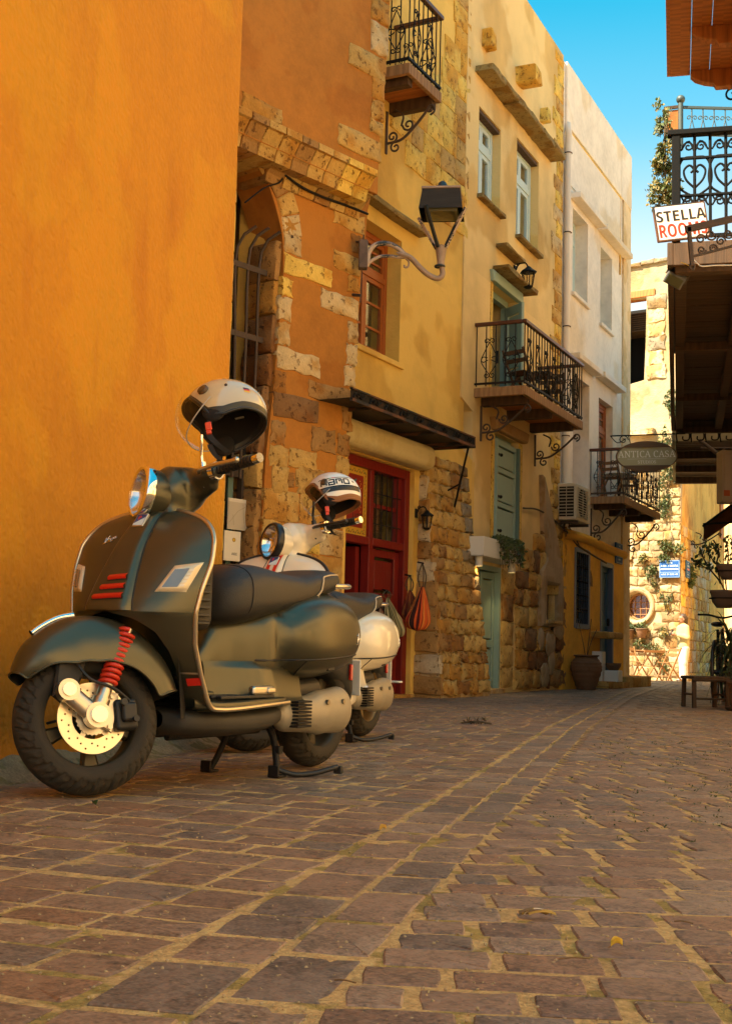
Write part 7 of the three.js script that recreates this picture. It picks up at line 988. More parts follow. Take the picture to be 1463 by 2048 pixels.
  if (P.stripes) { const bands = [[-0.030, -0.012, P.stripeA], [-0.010, 0.006, P.stripeB], [0.008, 0.026, P.stripeA]]; for (const [z0, z1, m] of bands) part(ls, 'stripe', grid(3, 24, (u, v) => { const y = 0.70 + 0.232 * v, z = z0 + (z1 - z0) * u + 0.0; return V(shieldX(y, z) + 0.0245 * (1 - Math.pow(Math.abs(z) / tieW(y), 7)) * 1 + 0.0015, y, z); }), m); }
  part(ls, 'script', scriptGeo(0.07, (u, v) => { const z = 0.135 - 0.075 * u, y = 0.815 + 0.022 * u + 0.026 * v; return V(shieldX(y, z) + 0.002, y, z); }), chrome);
  for (const s of [-1, 1]) { const cs = [[0.152, 0.650], [0.188, 0.738], [0.266, 0.752], [0.236, 0.652]]; const at = (u, v, o) => { const a = lerp(cs[0][0], cs[3][0], u), b = lerp(cs[1][0], cs[2][0], u), c = lerp(cs[0][1], cs[3][1], u), d = lerp(cs[1][1], cs[2][1], u), z = lerp(a, b, v), y = lerp(c, d, v); return V(shieldX(y, z) + o, y, s * z); };
    const q = sub(ls, 'indicator'); part(q, 'bezel', grid(12, 12, (u, v) => at(u, v, 0.011 * (1 - Math.pow(Math.abs(u - 0.5) * 2, 8)) * (1 - Math.pow(Math.abs(v - 0.5) * 2, 8)))), std({ color: [0.72, 0.62, 0.42], roughness: 0.3, metalness: 0.3 })); part(q, 'lens', grid(8, 8, (u, v) => at(0.22 + u * 0.5, 0.16 + v * 0.66, 0.0125)), phys({ color: [0.30, 0.27, 0.24], metalness: 0.4, roughness: 0.22 })); for (let i = 0; i < 5; i++) part(q, 'running_lamp', grid(1, 1, (u, v) => at(0.76 + 0.14 * u, 0.18 + i * 0.13 + 0.08 * v, 0.0128)), std({ color: [0.85, 0.8, 0.66], roughness: 0.3 })); }
  if (P.reflector) for (const s of [-1, 1]) { part(ls, 'side_reflector', grid(10, 3, (u, v) => { const z = s * (0.238 - 0.045 * u), y = 0.375 - 0.024 * v - 0.004 * u; const k = Math.abs(z) / sW(y); return V(sE(y) + 0.045 * (1 - k * k) + 0.016, y, z * 1.012); }), P.louvre); part(ls, 'side_line', grid(10, 1, (u, v) => { const z = s * (0.238 - 0.058 * u), y = 0.392 - 0.006 * v; const k = Math.abs(z) / sW(y); return V(sE(y) + 0.045 * (1 - k * k) + 0.015, y, z * 1.012); }), P.trim); }
  // ---- floor and belly ----
  part(t, 'floorboard', [loft([[0.40, 0.20, 0.31, 0.27, 6], [0.30, 0.232, 0.295, 0.262, 6], [0.1, 0.234, 0.297, 0.266, 6], [-0.10, 0.222, 0.303, 0.27, 6], [-0.19, 0.19, 0.305, 0.27, 6]], 32), loft([[0.38, 0.06, 0.36, 0.29, 3], [0.25, 0.07, 0.325, 0.29, 3], [0.0, 0.08, 0.335, 0.29, 3], [-0.1, 0.11, 0.36, 0.29, 3]], 24)], paint);
  for (const s of [-1, 1]) for (let i = 0; i < 3; i++) part(t, 'floor_mat', rbox(0.34, 0.012, 0.026, 0.004, 0.09, 0.305, s * (0.115 + i * 0.040)), black);
  part(t, 'belly', [loft([[0.44, 0.10, 0.27, 0.20, 3], [0.38, 0.185, 0.275, 0.175, 3], [0.2, 0.222, 0.272, 0.165, 3], [0.0, 0.222, 0.272, 0.168, 3], [-0.14, 0.20, 0.275, 0.19, 3], [-0.22, 0.12, 0.27, 0.21, 3]], 36)], P.belly || paint);
  // ---- rear body with the bulging cowls ----
  const cowl = (x, y) => { const ex = (x + 0.47) / (x > -0.47 ? 0.30 : 0.34), ey = (y - 0.52) / (y > 0.52 ? 0.215 : 0.20), q = ex * ex + ey * ey; return 0.120 * Math.pow(Math.max(0, 1 - Math.pow(q, 1.7)), 0.62); };
  const bodySt = [[0.16, 0.02, 0.42, 0.30, 2.4], [0.12, 0.034, 0.48, 0.30, 2.4], [0.07, 0.052, 0.56, 0.30, 2.5], [0.02, 0.074, 0.595, 0.305, 2.6], [-0.03, 0.106, 0.605, 0.31, 2.7], [-0.08, 0.142, 0.615, 0.315, 2.9], [-0.13, 0.163, 0.63, 0.325, 3.1], [-0.24, 0.160, 0.66, 0.345, 3], [-0.38, 0.156, 0.695, 0.35, 2.7], [-0.52, 0.146, 0.72, 0.355, 2.4], [-0.64, 0.132, 0.725, 0.375, 2.3], [-0.74, 0.108, 0.715, 0.42, 2.2], [-0.81, 0.078, 0.695, 0.47, 2.1], [-0.85, 0.042, 0.66, 0.52, 2.1], [-0.865, 0.005, 0.62, 0.58, 2]];
  const bodyBend = (x, y, z) => { const k = sm(Math.abs(z), 0.03, 0.12); return V(x, y, z + Math.sign(z) * k * cowl(x, y) * (1 - sm(-x, 0.78, 0.9) * 0.7)); };
  const rb = sub(t, 'rear_body');
  part(rb, 'shell', loft(bodySt, 72, bodyBend), paint);
  const side = (x, y, s, o) => { // a point on the shell's side
    let k = 0; while (k < bodySt.length - 2 && bodySt[k + 1][0] > x) k++; const f = clamp((bodySt[k][0] - x) / (bodySt[k][0] - bodySt[k + 1][0]), 0, 1), q = [1, 2, 3, 4].map((i) => lerp(bodySt[k][i], bodySt[k + 1][i], f)); const yc = (q[1] + q[2]) / 2, hh = (q[1] - q[2]) / 2, n = clamp(Math.abs(y - yc) / hh, 0, 0.999); const z = q[0] * Math.pow(1 - Math.pow(n, q[3]), 1 / q[3]); return V(x, y, s * (z + sm(z, 0.03, 0.12) * cowl(x, y) * (1 - sm(-x, 0.78, 0.9) * 0.7) + o)); };
  for (const s of [-1, 1]) { part(rb, 'cowl_seam', [tube(Array.from({ length: 30 }, (_, i) => side(-0.06 - 0.77 * i / 29, 0.432 + 0.0 * i + 0.045 * Math.pow(i / 29, 1.6), s, 0.0008)), 0.0042, 90, 6), tube(Array.from({ length: 10 }, (_, i) => side(-0.26 - 0.07 * i / 9 + 0.03 * Math.sin(i / 9 * 3), 0.435 - 0.085 * i / 9, s, 0.0003)), 0.0026, 20, 5)], black);
    part(rb, 'grab_slot', [(() => { const q = side(-0.44, 0.405, s, 0.001); return rbox(0.05, 0.018, 0.012, 0.004, q.x, q.y, q.z - s * 0.004); })()], black);
    part(rb, 'script', scriptGeo(0.10, (u, v) => side(-0.60 - 0.10 * u, 0.50 + 0.012 * u + 0.045 * v, s, 0.0025)), chrome);
    if (P.stripes) for (const [a, b, m] of [[-0.655, -0.683, P.stripeA], [-0.686, -0.698, P.stripeB], [-0.701, -0.729, P.stripeA]]) part(rb, 'stripe', grid(4, 14, (u, v) => side(a + (b - a) * u, 0.40 + 0.10 * v, s, 0.003)), m); }
  for (const s of [-1, 1]) part(rb, 'side_skirt', grid(30, 14, (u, v) => { const x = 0.135 - 0.425 * u, f = interp(x, [[-0.3, 0.96], [-0.12, 1], [-0.06, 0.96], [0.0, 0.84], [0.05, 0.66], [0.09, 0.48], [0.135, 0.26]]), y = 0.284 + 0.144 * v; return V(x - 0.05 * v * sm(-x, 0.2, 0.3), y, s * f * lerp(0.214, 0.152, Math.pow(v, 0.62)) * (1 - 0.14 * sm(v, 0.82, 1.0))); }), paint);
  part(rb, 'foot_rest', [rbox(0.135, 0.034, 0.03, 0.012, -0.005, 0.326, -0.196, 3), rbox(0.05, 0.022, 0.02, 0.008, -0.045, 0.326, -0.209, 2)], alloy);
  part(rb, 'tail_lamp', [new THREE.SphereGeometry(1, 20, 12).scale(0.02, 0.035, 0.06).translate(-0.862, 0.60, 0)], lensRed);
  part(rb, 'rear_mudguard', [loft([[-0.60, 0.07, 0.46, 0.40, 3], [-0.74, 0.075, 0.50, 0.36, 3], [-0.86, 0.075, 0.52, 0.30, 3], [-0.92, 0.065, 0.50, 0.22, 3], [-0.935, 0.03, 0.45, 0.25, 3]], 28)], plastic);
  part(rb, 'reflector', [rbox(0.014, 0.07, 0.016, 0.006, -0.87, 0.385, -0.083, 2)], lensRed); part(rb, 'number_plate', [rbox(0.008, 0.15, 0.16, 0.003, -0.96, 0.36, 0)], std({ color: [0.7, 0.68, 0.6], roughness: 0.5 })); part(rb, 'grab_rail', [tube([[-0.62, 0.735, -0.13], [-0.74, 0.740, -0.125], [-0.82, 0.745, -0.085], [-0.845, 0.748, 0], [-0.82, 0.745, 0.085], [-0.74, 0.740, 0.125], [-0.62, 0.735, 0.13]], 0.0105, 60, 8)], chrome);
  // ---- seat ----
  const seatSt = [[0.112, 0.03, 0.665, 0.60, 2.3], [0.098, 0.085, 0.715, 0.572, 2.5], [0.06, 0.128, 0.752, 0.558, 2.6], [0.0, 0.152, 0.778, 0.556, 2.7], [-0.10, 0.168, 0.788, 0.572, 2.8], [-0.22, 0.172, 0.774, 0.600, 3], [-0.36, 0.170, 0.764, 0.632, 3], [-0.46, 0.162, 0.778, 0.664, 3], [-0.57, 0.150, 0.797, 0.690, 3], [-0.66, 0.130, 0.803, 0.704, 2.8], [-0.715, 0.10, 0.800, 0.714, 2.5], [-0.745, 0.06, 0.790, 0.724, 2.3], [-0.755, 0.01, 0.765, 0.745, 2]];
  const se = sub(t, 'seat'); part(se, 'cushion', loft(seatSt, 56), P.seat);
  const sSide = (x, f, o) => { let k = 0; while (k < seatSt.length - 2 && seatSt[k + 1][0] > x) k++; const q = clamp((seatSt[k][0] - x) / (seatSt[k][0] - seatSt[k + 1][0]), 0, 1), g = [1, 2, 3, 4].map((i) => lerp(seatSt[k][i], seatSt[k + 1][i], q)); const a = f, c = Math.cos(a), n = Math.sin(a); return V(x, (g[1] + g[2]) / 2 + (g[1] - g[2]) / 2 * Math.sign(n) * Math.pow(Math.abs(n), 2 / g[3]), (g[0] + o) * Math.sign(c) * Math.pow(Math.abs(c), 2 / g[3])); };
  part(se, 'front_seam', [tube(Array.from({ length: 22 }, (_, i) => sSide(0.005 - 0.012 * Math.sin(i / 21 * 3.1), Math.PI * (1.16 - 1.32 * i / 21), 0.001)), 0.0030, 60, 5)], black);
  for (const s of [-1, 1]) part(se, 'piping', [tube([...Array.from({ length: 7 }, (_, i) => sSide(-0.44 - 0.010 * i, s > 0 ? -0.55 + 0.16 * i : Math.PI + 0.55 - 0.16 * i, 0.003)), ...Array.from({ length: 12 }, (_, i) => sSide(-0.52 - 0.018 * i, s > 0 ? 0.50 : Math.PI - 0.50, 0.003))], 0.0035, 60, 5)], P.piping);
  // ---- head: lamp, cover, grips, levers, mirror stem ----
  const hd = sub(t, 'headset'), tilt = 0.20, L0 = V(0.418, 1.0, 0), lamp = (g) => st(g.rotateZ(-Math.PI / 2 + tilt).translate(L0.x, L0.y, L0.z));   // lathe axis y turned to look ahead and a little up
  part(hd, 'cover', st(fieldMesh([[[0.325, 1.01, 0], [0.30, 1.015, 0], 0.088, 0.075], [[0.30, 1.02, 0], [0.24, 1.035, 0], 0.078, 0.055], [[0.265, 1.035, -0.01], [0.245, 1.022, -0.185], 0.050, 0.028], [[0.265, 1.035, 0.01], [0.245, 1.022, 0.185], 0.050, 0.028], [[0.26, 0.99, -0.01], [0.235, 0.985, -0.14], 0.035, 0.015], [[0.26, 0.99, 0.01], [0.235, 0.985, 0.14], 0.035, 0.015], [[0.31, 0.99, 0], [0.345, 0.91, 0], 0.058, 0.060]], [0.12, 0.84, -0.24], [0.44, 1.14, 0.24], 0.0068, 0.03)), paint);
  part(hd, 'lamp_shell', lamp(lathe([[0.070, -0.075], [0.083, -0.05], [0.0885, -0.02], [0.089, 0.0]], 40)), paint);
  part(hd, 'bezel', lamp(lathe([[0.089, -0.004], [0.0945, 0.0], [0.095, 0.022], [0.088, 0.034], [0.080, 0.034], [0.079, 0.026]], 44)), P.bezel);
  part(hd, 'reflector', lamp(lathe([[0.012, -0.045], [0.045, -0.03], [0.07, 0.0], [0.080, 0.026]], 36)), std({ color: [0.8, 0.8, 0.8], metalness: 1, roughness: 0.12 })); for (let i = 0; i < 6; i++) part(hd, 'reflector_rib', lamp(rbox(0.055, 0.004, 0.010, 0.002, 0.045, -0.005, 0).rotateY(i * Math.PI / 3)), chrome);
  part(hd, 'lens', lamp(lathe([[0.0795, 0.030], [0.06, 0.043], [0.03, 0.050], [0, 0.052]], 36)), phys({ color: [0.95, 0.95, 0.95], transmission: 1, thickness: 0, roughness: 0.02, ior: 1.5 }));
  part(hd, 'vent_slots', st([rbox(0.05, 0.012, 0.008, 0.004, 0.24, 0.985, -0.128).rotateZ(0), ...[-1, 1].map((s) => new THREE.SphereGeometry(0.005, 8, 6).translate(0.30, 0.955, s * 0.066))]), black);
  for (const s of [-1, 1]) {
    part(hd, 'switch_ring', st([bar([0.245, 1.022, s * 0.185], [0.238, 1.020, s * 0.205], 0.031, 20)]), chrome);
    const g = []; for (let i = 0; i < 12; i++) g.push(bar([0.236 - 0.005 * i, 1.019 - 0.001 * i, s * (0.208 + 0.0125 * i)], [0.2335 - 0.005 * i, 1.019 - 0.001 * i, s * (0.217 + 0.0125 * i)], 0.0185, 14)); part(hd, 'grip', st([...g, bar([0.236, 1.019, s * 0.205], [0.173, 1.007, s * 0.362], 0.0165, 16)]), black);
    part(hd, 'bar_end', st([bar([0.174, 1.007, s * 0.360], [0.166, 1.006, s * 0.385], 0.0165, 16)]), chrome);
    part(hd, 'lever', st([tube([[0.285, 1.03, s * 0.155], [0.300, 1.022, s * 0.20], [0.285, 1.012, s * 0.28], [0.245, 1.002, s * 0.36]], 0.0075, 24, 8), new THREE.SphereGeometry(0.011, 10, 8).translate(0.243, 1.002, s * 0.364)]), P.lever || alloy);
  }
  for (const s of [-1]) part(hd, 'mirror_stem', st([bar([0.255, 1.045, s * 0.125], [0.255, 1.075, s * 0.125], 0.013, 12), tube([[0.255, 1.07, s * 0.125], [0.258, 1.10, s * 0.13], [0.262, 1.14, s * 0.152], [0.262, 1.165, s * 0.16]], 0.0065, 20, 8)]), P.stem || chrome);
  part(hd, 'switch_pod', st([rbox(0.045, 0.03, 0.045, 0.010, 0.225, 1.045, -0.155, 2), rbox(0.012, 0.014, 0.016, 0.004, 0.205, 1.058, -0.15)]), black);
  // ---- engine, rear wheel, stand ----
  wheel(t, 'rear_wheel', rubber, paint, wm, false, atR);
  const en = sub(t, 'engine');
  part(en, 'transmission_cover', fieldMesh([[[-0.22, 0.235, -0.155], [-0.44, 0.235, -0.16], 0.062, 0.075, 0.75], [[-0.44, 0.24, -0.165], [-0.585, 0.245, -0.165], 0.080, 0.092, 0.62]], [-0.74, 0.10, -0.28], [-0.10, 0.38, -0.06], 0.009, 0.03), P.engine);
  part(en, 'air_box', fieldMesh([[[-0.30, 0.325, -0.12], [-0.46, 0.33, -0.12], 0.042, 0.045, 0.9]], [-0.6, 0.24, -0.24], [-0.2, 0.44, -0.03], 0.009, 0.02), black);
  part(en, 'crankcase', [rbox(0.40, 0.16, 0.20, 0.03, -0.34, 0.25, -0.01, 2), ...Array.from({ length: 8 }, (_, i) => rbox(0.10, 0.008, 0.05, 0.002, -0.26, 0.19 + i * 0.013, -0.205))], grease);
  part(en, 'silencer', fieldMesh([[[-0.45, 0.25, 0.17], [-0.85, 0.32, 0.17], 0.06, 0.065]], [-1.0, 0.1, 0.05], [-0.3, 0.42, 0.29], 0.012, 0.02), black);
  part(en, 'kick_bolt', [-0.44, -0.56].map((x) => new THREE.CylinderGeometry(0.010, 0.010, 0.02, 8).rotateX(Math.PI / 2).translate(x, 0.275, -0.218)), steel);
  const sd = sub(t, 'centre_stand');
  for (const s of [-1, 1]) { part(sd, 'leg', [tube([[-0.20, 0.205, s * 0.09], [-0.235, 0.15, s * 0.105], [-0.225, 0.07, s * 0.13], [-0.20, 0.012, s * 0.15]], 0.013, 24, 8)], grease); part(sd, 'foot', [rbox(0.055, 0.010, 0.05, 0.003, -0.20, 0.007, s * 0.152), rbox(0.012, 0.04, 0.045, 0.003, -0.175, 0.026, s * 0.152)], grease); }
  part(sd, 'cross_bar', [bar([-0.205, 0.195, -0.11], [-0.205, 0.195, 0.11], 0.016, 10), bar([0.36, 0.17, -0.06], [-0.2, 0.17, -0.06], 0.012, 8), bar([0.36, 0.17, 0.06], [-0.2, 0.17, 0.06], 0.012, 8)], grease);
  part(sd, 'foot_lever', [tube([[-0.205, 0.03, -0.15], [-0.245, 0.012, -0.20], [-0.31, 0.016, -0.25], [-0.375, 0.034, -0.295], [-0.392, 0.036, -0.30]], 0.010, 24, 8), rbox(0.02, 0.03, 0.034, 0.005, -0.395, 0.026, -0.302)], black); part(sd, 'spring_tab', [rbox(0.03, 0.028, 0.02, 0.004, -0.235, 0.10, -0.135)], grease);
  if (P.rack) part(t, 'front_rack', [rbox(0.06, 0.012, 0.26, 0.005, -0.99, 0.30, 0)], std({ color: [0.75, 0.72, 0.65], roughness: 0.35 }));
  return t;
}
// the maker's name in a joined hand, as raised strokes laid on a surface f(u, v); size only sets the stroke
function scriptGeo(size, f) {
  const letters = [[[0.02, 0.75], [0.06, 0.85], [0.10, 0.15], [0.12, 0.05], [0.20, 0.70], [0.24, 0.95]], [[0.24, 0.35], [0.31, 0.42], [0.29, 0.52], [0.25, 0.38], [0.27, 0.20], [0.34, 0.25]], [[0.40, 0.48], [0.36, 0.45], [0.38, 0.34], [0.42, 0.26], [0.38, 0.18], [0.34, 0.22]], [[0.45, 0.50], [0.46, 0.20], [0.47, -0.10]], [[0.46, 0.42], [0.53, 0.48], [0.55, 0.34], [0.50, 0.20], [0.46, 0.25]], [[0.66, 0.46], [0.60, 0.46], [0.58, 0.30], [0.62, 0.20], [0.67, 0.32], [0.67, 0.48], [0.68, 0.20], [0.76, 0.28]], [[0.0, -0.02], [0.3, 0.02], [0.6, 0.02]]];
  return join(letters.map((l) => tube(l.map(([u, v]) => f(u, v)), size * 0.016, l.length * 4, 5)));
}
{
  const S2 = [-0.262, 6.62, -1.955];
  const grey = phys({ color: [0.100, 0.094, 0.060], metalness: 0.68, roughness: 0.31 });
  const cream = phys({ color: [0.82, 0.74, 0.56], roughness: 0.28, clearcoat: 1, clearcoatRoughness: 0.06 });
  const leather = std({ color: [0.020, 0.019, 0.018], roughness: 0.46, bumpMap: rep(T.stuccoBump, 8), bumpScale: 0.0008 });
  const darkRim = std({ color: [0.06, 0.05, 0.03], roughness: 0.42, metalness: 0.5 }), redM = std({ color: [0.62, 0.02, 0.008], roughness: 0.3 });
  const s1 = buildScooter('scooter', 'matt dark grey scooter with red spring and red louvres nearest the orange wall', { seed: 1, paint: grey, trim: std({ color: [0.62, 0.54, 0.40], metalness: 0.9, roughness: 0.28 }), rim: darkRim, spring: std({ color: [0.60, 0.035, 0.012], roughness: 0.4 }), bezel: std({ color: [0.85, 0.83, 0.8], metalness: 1, roughness: 0.1 }), seat: leather, piping: std({ color: [0.62, 0.48, 0.30], roughness: 0.6 }), engine: std({ color: [0.34, 0.30, 0.22], metalness: 0.35, roughness: 0.5 }), louvre: redM, louvres: true, reflector: true, crest: true, belly: std({ color: [0.045, 0.04, 0.03], map: rep(T.dust, 2), roughness: 0.65 }) }, V(-0.5334, 0, -4.7103), -2.0676);
  const s2 = buildScooter('scooter', 'cream scooter with red stripes and black seat standing behind the grey one', { seed: 2, paint: cream, trim: std({ color: [0.02, 0.02, 0.02], roughness: 0.4 }), rim: std({ color: [0.30, 0.20, 0.08], roughness: 0.4, metalness: 0.6 }), spring: std({ color: [0.1, 0.1, 0.1], roughness: 0.4 }), bezel: std({ color: [0.015, 0.015, 0.015], roughness: 0.3 }), seat: leather, piping: std({ color: [0.6, 0.5, 0.36], roughness: 0.6 }), engine: std({ color: [0.36, 0.31, 0.22], metalness: 0.35, roughness: 0.5 }), louvre: redM, stripes: true, stripeA: redM, stripeB: std({ color: [0.75, 0.68, 0.55], roughness: 0.4 }), stem: std({ color: [0.02, 0.02, 0.02], roughness: 0.4 }), lever: std({ color: [0.02, 0.02, 0.02], roughness: 0.4 }), rack: true }, V(S2[0], 0, -S2[1]), S2[2]);
}

// ================= helmets hung on the mirrors =================
function helmet(name, label, pos, fwd, up, s, P) {
  const t = thing(name, label, 'helmet', pos); const f = fwd.clone().normalize(), u = up.clone().addScaledVector(f, -up.dot(f)).normalize(), w = f.clone().cross(u);
  t.quaternion.setFromRotationMatrix(new THREE.Matrix4().makeBasis(f, u, w)); t.scale.setScalar(s);
  const D = Math.PI / 180, thMax = (az) => { const a = Math.abs(((az / D + 540) % 360) - 180); return interp(a, [[0, 66], [30, 67], [48, 74], [62, 96], [74, 120], [96, 124], [125, 116], [180, 112]]) * D; };
  const S = (az, th, k = 1) => { const back = 1 + 0.06 * Math.max(0, -Math.cos(az)) * Math.sin(th); return V(Math.sin(th) * Math.cos(az) * 0.138 * k * back, Math.cos(th) * 0.130 * k, Math.sin(th) * Math.sin(az) * 0.120 * k); };   // az 0 looks ahead, + to the right
  const shell = (a0, b0, k = 1, nu = 96, nv = 26, az0 = -Math.PI, az1 = Math.PI) => grid(nu, nv, (q, v) => { const az = az0 + (az1 - az0) * q, m = thMax(az); return S(az, m * (a0 + (b0 - a0) * v), k); }, az1 - az0 > 6.2);
  part(t, 'shell', shell(0.001, P.cut ?? 0.90), P.shell);
  part(t, 'lower_band', shell((P.cut ?? 0.90) - 0.002, 0.99, 1.004), P.band);
  part(t, 'liner', shell(0.001, 0.97, 0.86), P.liner); part(t, 'rim', [grid(96, 4, (q, v) => { const az = -Math.PI + 2 * Math.PI * q; return S(az, thMax(az) * (0.99 - 0.02 * v), 1.004 - 0.144 * v); }, true), tube(Array.from({ length: 96 }, (_, i) => S(-Math.PI + i / 96 * 2 * Math.PI, thMax(-Math.PI + i / 96 * 2 * Math.PI) * 0.99, 1.0)), 0.0055, 192, 7, true)], P.rim);
  part(t, 'visor', grid(40, 14, (q, v) => { const az = (-82 + 164 * q) * D, m = (56 + 62 * v - 24 * Math.pow(Math.abs(q - 0.5) * 2, 3) * v) * D; const k = 1.05 + 0.10 * Math.sin(Math.PI * Math.min(1, v * 0.8 + 0.2)) * Math.cos(az * 0.8); return S(az, m, k); }), phys({ color: [0.93, 0.93, 0.90], transmission: 1, thickness: 0, roughness: 0.02, ior: 1.5 }));
  part(t, 'visor_edge', tube(Array.from({ length: 41 }, (_, i) => { const q = i / 40, az = (-82 + 164 * q) * D, m = (118 - 24 * Math.pow(Math.abs(q - 0.5) * 2, 3)) * D; return S(az, m, 1.05 + 0.10 * Math.cos(az * 0.8) * 0.05); }), 0.0022, 80, 5), std({ color: [0.5, 0.5, 0.48], roughness: 0.15 }));
  for (const sg of [-1, 1]) { const c = S(sg * 72 * D, 74 * D, 1.02), n = c.clone().normalize(), q = new THREE.Quaternion().setFromUnitVectors(V(0, 1, 0), n); part(t, 'visor_pivot', lathe([[0, 0.008], [0.012, 0.008], [0.018, 0.005], [0.019, -0.006]], 22).applyQuaternion(q).translate(c.x, c.y, c.z), P.pivot); for (const [a, b] of [[105, 74], [66, 100]]) { const e = S(sg * a * D, b * D, 1.002); part(t, 'stud', new THREE.SphereGeometry(0.0055, 10, 8).translate(e.x, e.y, e.z), P.pivot); } }
  for (const sg of [-1, 1]) part(t, 'ear_pad', [new THREE.SphereGeometry(1, 18, 12).scale(0.038, 0.042, 0.016).translate(0.02, -0.045, sg * 0.094)], P.liner);
  const strapM = std({ color: [0.015, 0.014, 0.013], roughness: 0.8 }); for (const sg of [-1, 1]) part(t, 'strap', grid(1, 12, (q, v) => { const c = new THREE.CatmullRomCurve3([V(0.035, -0.075, sg * 0.095), V(0.05, -0.125, sg * 0.092), V(0.03, -0.175, sg * 0.07 - 0.02), V(0.00, -0.20, sg * 0.035 - 0.03)]).getPoint(v); return c.add(V((q - 0.5) * 0.020, 0, 0)); }), strapM); part(t, 'strap_tail', grid(1, 14, (q, v) => { const c = new THREE.CatmullRomCurve3([V(0.00, -0.20, -0.065), V(0.05, -0.17, -0.085), V(0.03, -0.23, -0.075), V(-0.03, -0.245, -0.05)]).getPoint(v); return c.add(V((q - 0.5) * 0.018, (q - 0.5) * 0.006, 0)); }), strapM);
  part(t, 'buckle', [rbox(0.020, 0.030, 0.010, 0.003, 0.045, -0.105, -0.096), rbox(0.016, 0.014, 0.008, 0.002, 0.047, -0.128, -0.095)], std({ color: [0.75, 0.08, 0.025], roughness: 0.4 }));
  part(t, 'size_label', [rbox(0.03, 0.022, 0.002, 0.0008).rotateX(1.1).translate(-0.05, 0.035, 0.065)], std({ color: [0.7, 0.62, 0.45], roughness: 0.8 }));
  return { t, S, D, thMax, shell };
}
{
  const blackGloss = std({ color: [0.018, 0.016, 0.014], roughness: 0.35 }), liner = std({ color: [0.012, 0.010, 0.010], roughness: 0.95 });
  const h1 = helmet('helmet', 'cream open face helmet with clear visor hung on the grey scooter', pointAt(446, 834, 4.52), V(-0.95, -0.24, 0.02), V(-0.05, 0.86, -0.46), 1.09, { shell: phys({ color: [0.60, 0.50, 0.32], roughness: 0.16, clearcoat: 1, clearcoatRoughness: 0.03 }), band: std({ color: [0.035, 0.03, 0.018], roughness: 0.4 }), liner, rim: blackGloss, pivot: std({ color: [0.06, 0.04, 0.03], roughness: 0.25 }) });
  { const fl = (n, col, a0) => part(h1.t, 'flag', grid(4, 2, (u, v) => h1.S((-128 - 9 * u) * h1.D, (78 + a0 + 3.2 * v) * h1.D, 1.006)), col); fl(0, std({ color: [0.02, 0.02, 0.02], roughness: 0.4 }), 0); fl(1, std({ color: [0.6, 0.03, 0.015], roughness: 0.4 }), 3.2); fl(2, std({ color: [0.75, 0.45, 0.03], roughness: 0.4 }), 6.4); }
  const nano = canvasTex(1024, 256, (c, w, h) => { c.fillStyle = '#ece8dc'; c.fillRect(0, 0, w, h); c.fillStyle = '#161413'; c.fillRect(0, 0, w, 22); c.fillRect(0, h - 34, w, 34); c.fillStyle = '#3a9a58'; c.fillRect(250, 0, 60, 22); c.fillStyle = '#b8281c'; c.fillRect(310, 0, 90, 22);
    c.strokeStyle = '#161413'; c.lineWidth = 34; c.lineJoin = 'round'; const y0 = 62, y1 = 188; const L = (pts) => { c.beginPath(); pts.forEach((p, i) => i ? c.lineTo(p[0], p[1]) : c.moveTo(p[0], p[1])); c.stroke(); };
    L([[70, y1], [70, y0], [190, y0], [190, y1]]); L([[240, y0], [360, y0], [360, y1], [240, y1], [240, 130], [360, 130]]); L([[410, y1], [410, y0], [530, y0], [530, y1]]); L([[580, y0], [700, y0], [700, y1], [580, y1], [580, y0]]); c.fillStyle = '#161413'; c.fillRect(800, 112, 70, 20); c.fillRect(825, 87, 20, 70); });
  const brown = std({ color: [0.24, 0.095, 0.03], roughness: 0.55 });
  const h2 = helmet('helmet', 'white helmet with black lettered band and brown trim hung on the cream scooter', pointAt(664, 995, 6.35), V(-0.97, -0.14, 0.12), V(0.05, 0.93, -0.32), 1.0, { shell: phys({ color: [0.80, 0.78, 0.73], roughness: 0.16, clearcoat: 1, clearcoatRoughness: 0.03 }), band: brown, liner, rim: brown, pivot: std({ color: [0.05, 0.04, 0.03], roughness: 0.3 }) });
  part(h2.t, 'lettered_band', grid(40, 8, (u, v) => { const az = (-58 - 100 * u) * h2.D; return h2.S(az, (lerp(66, 58, u) + 27 * (1 - v)) * h2.D, 1.006); }), std({ map: nano, roughness: 0.2 }));
  part(h2.t, 'black_band', grid(40, 4, (u, v) => { const az = (-60 - 98 * u) * h2.D; return h2.S(az, (lerp(93, 85, u) + 9 * (1 - v)) * h2.D, 1.005); }), blackGloss);
}

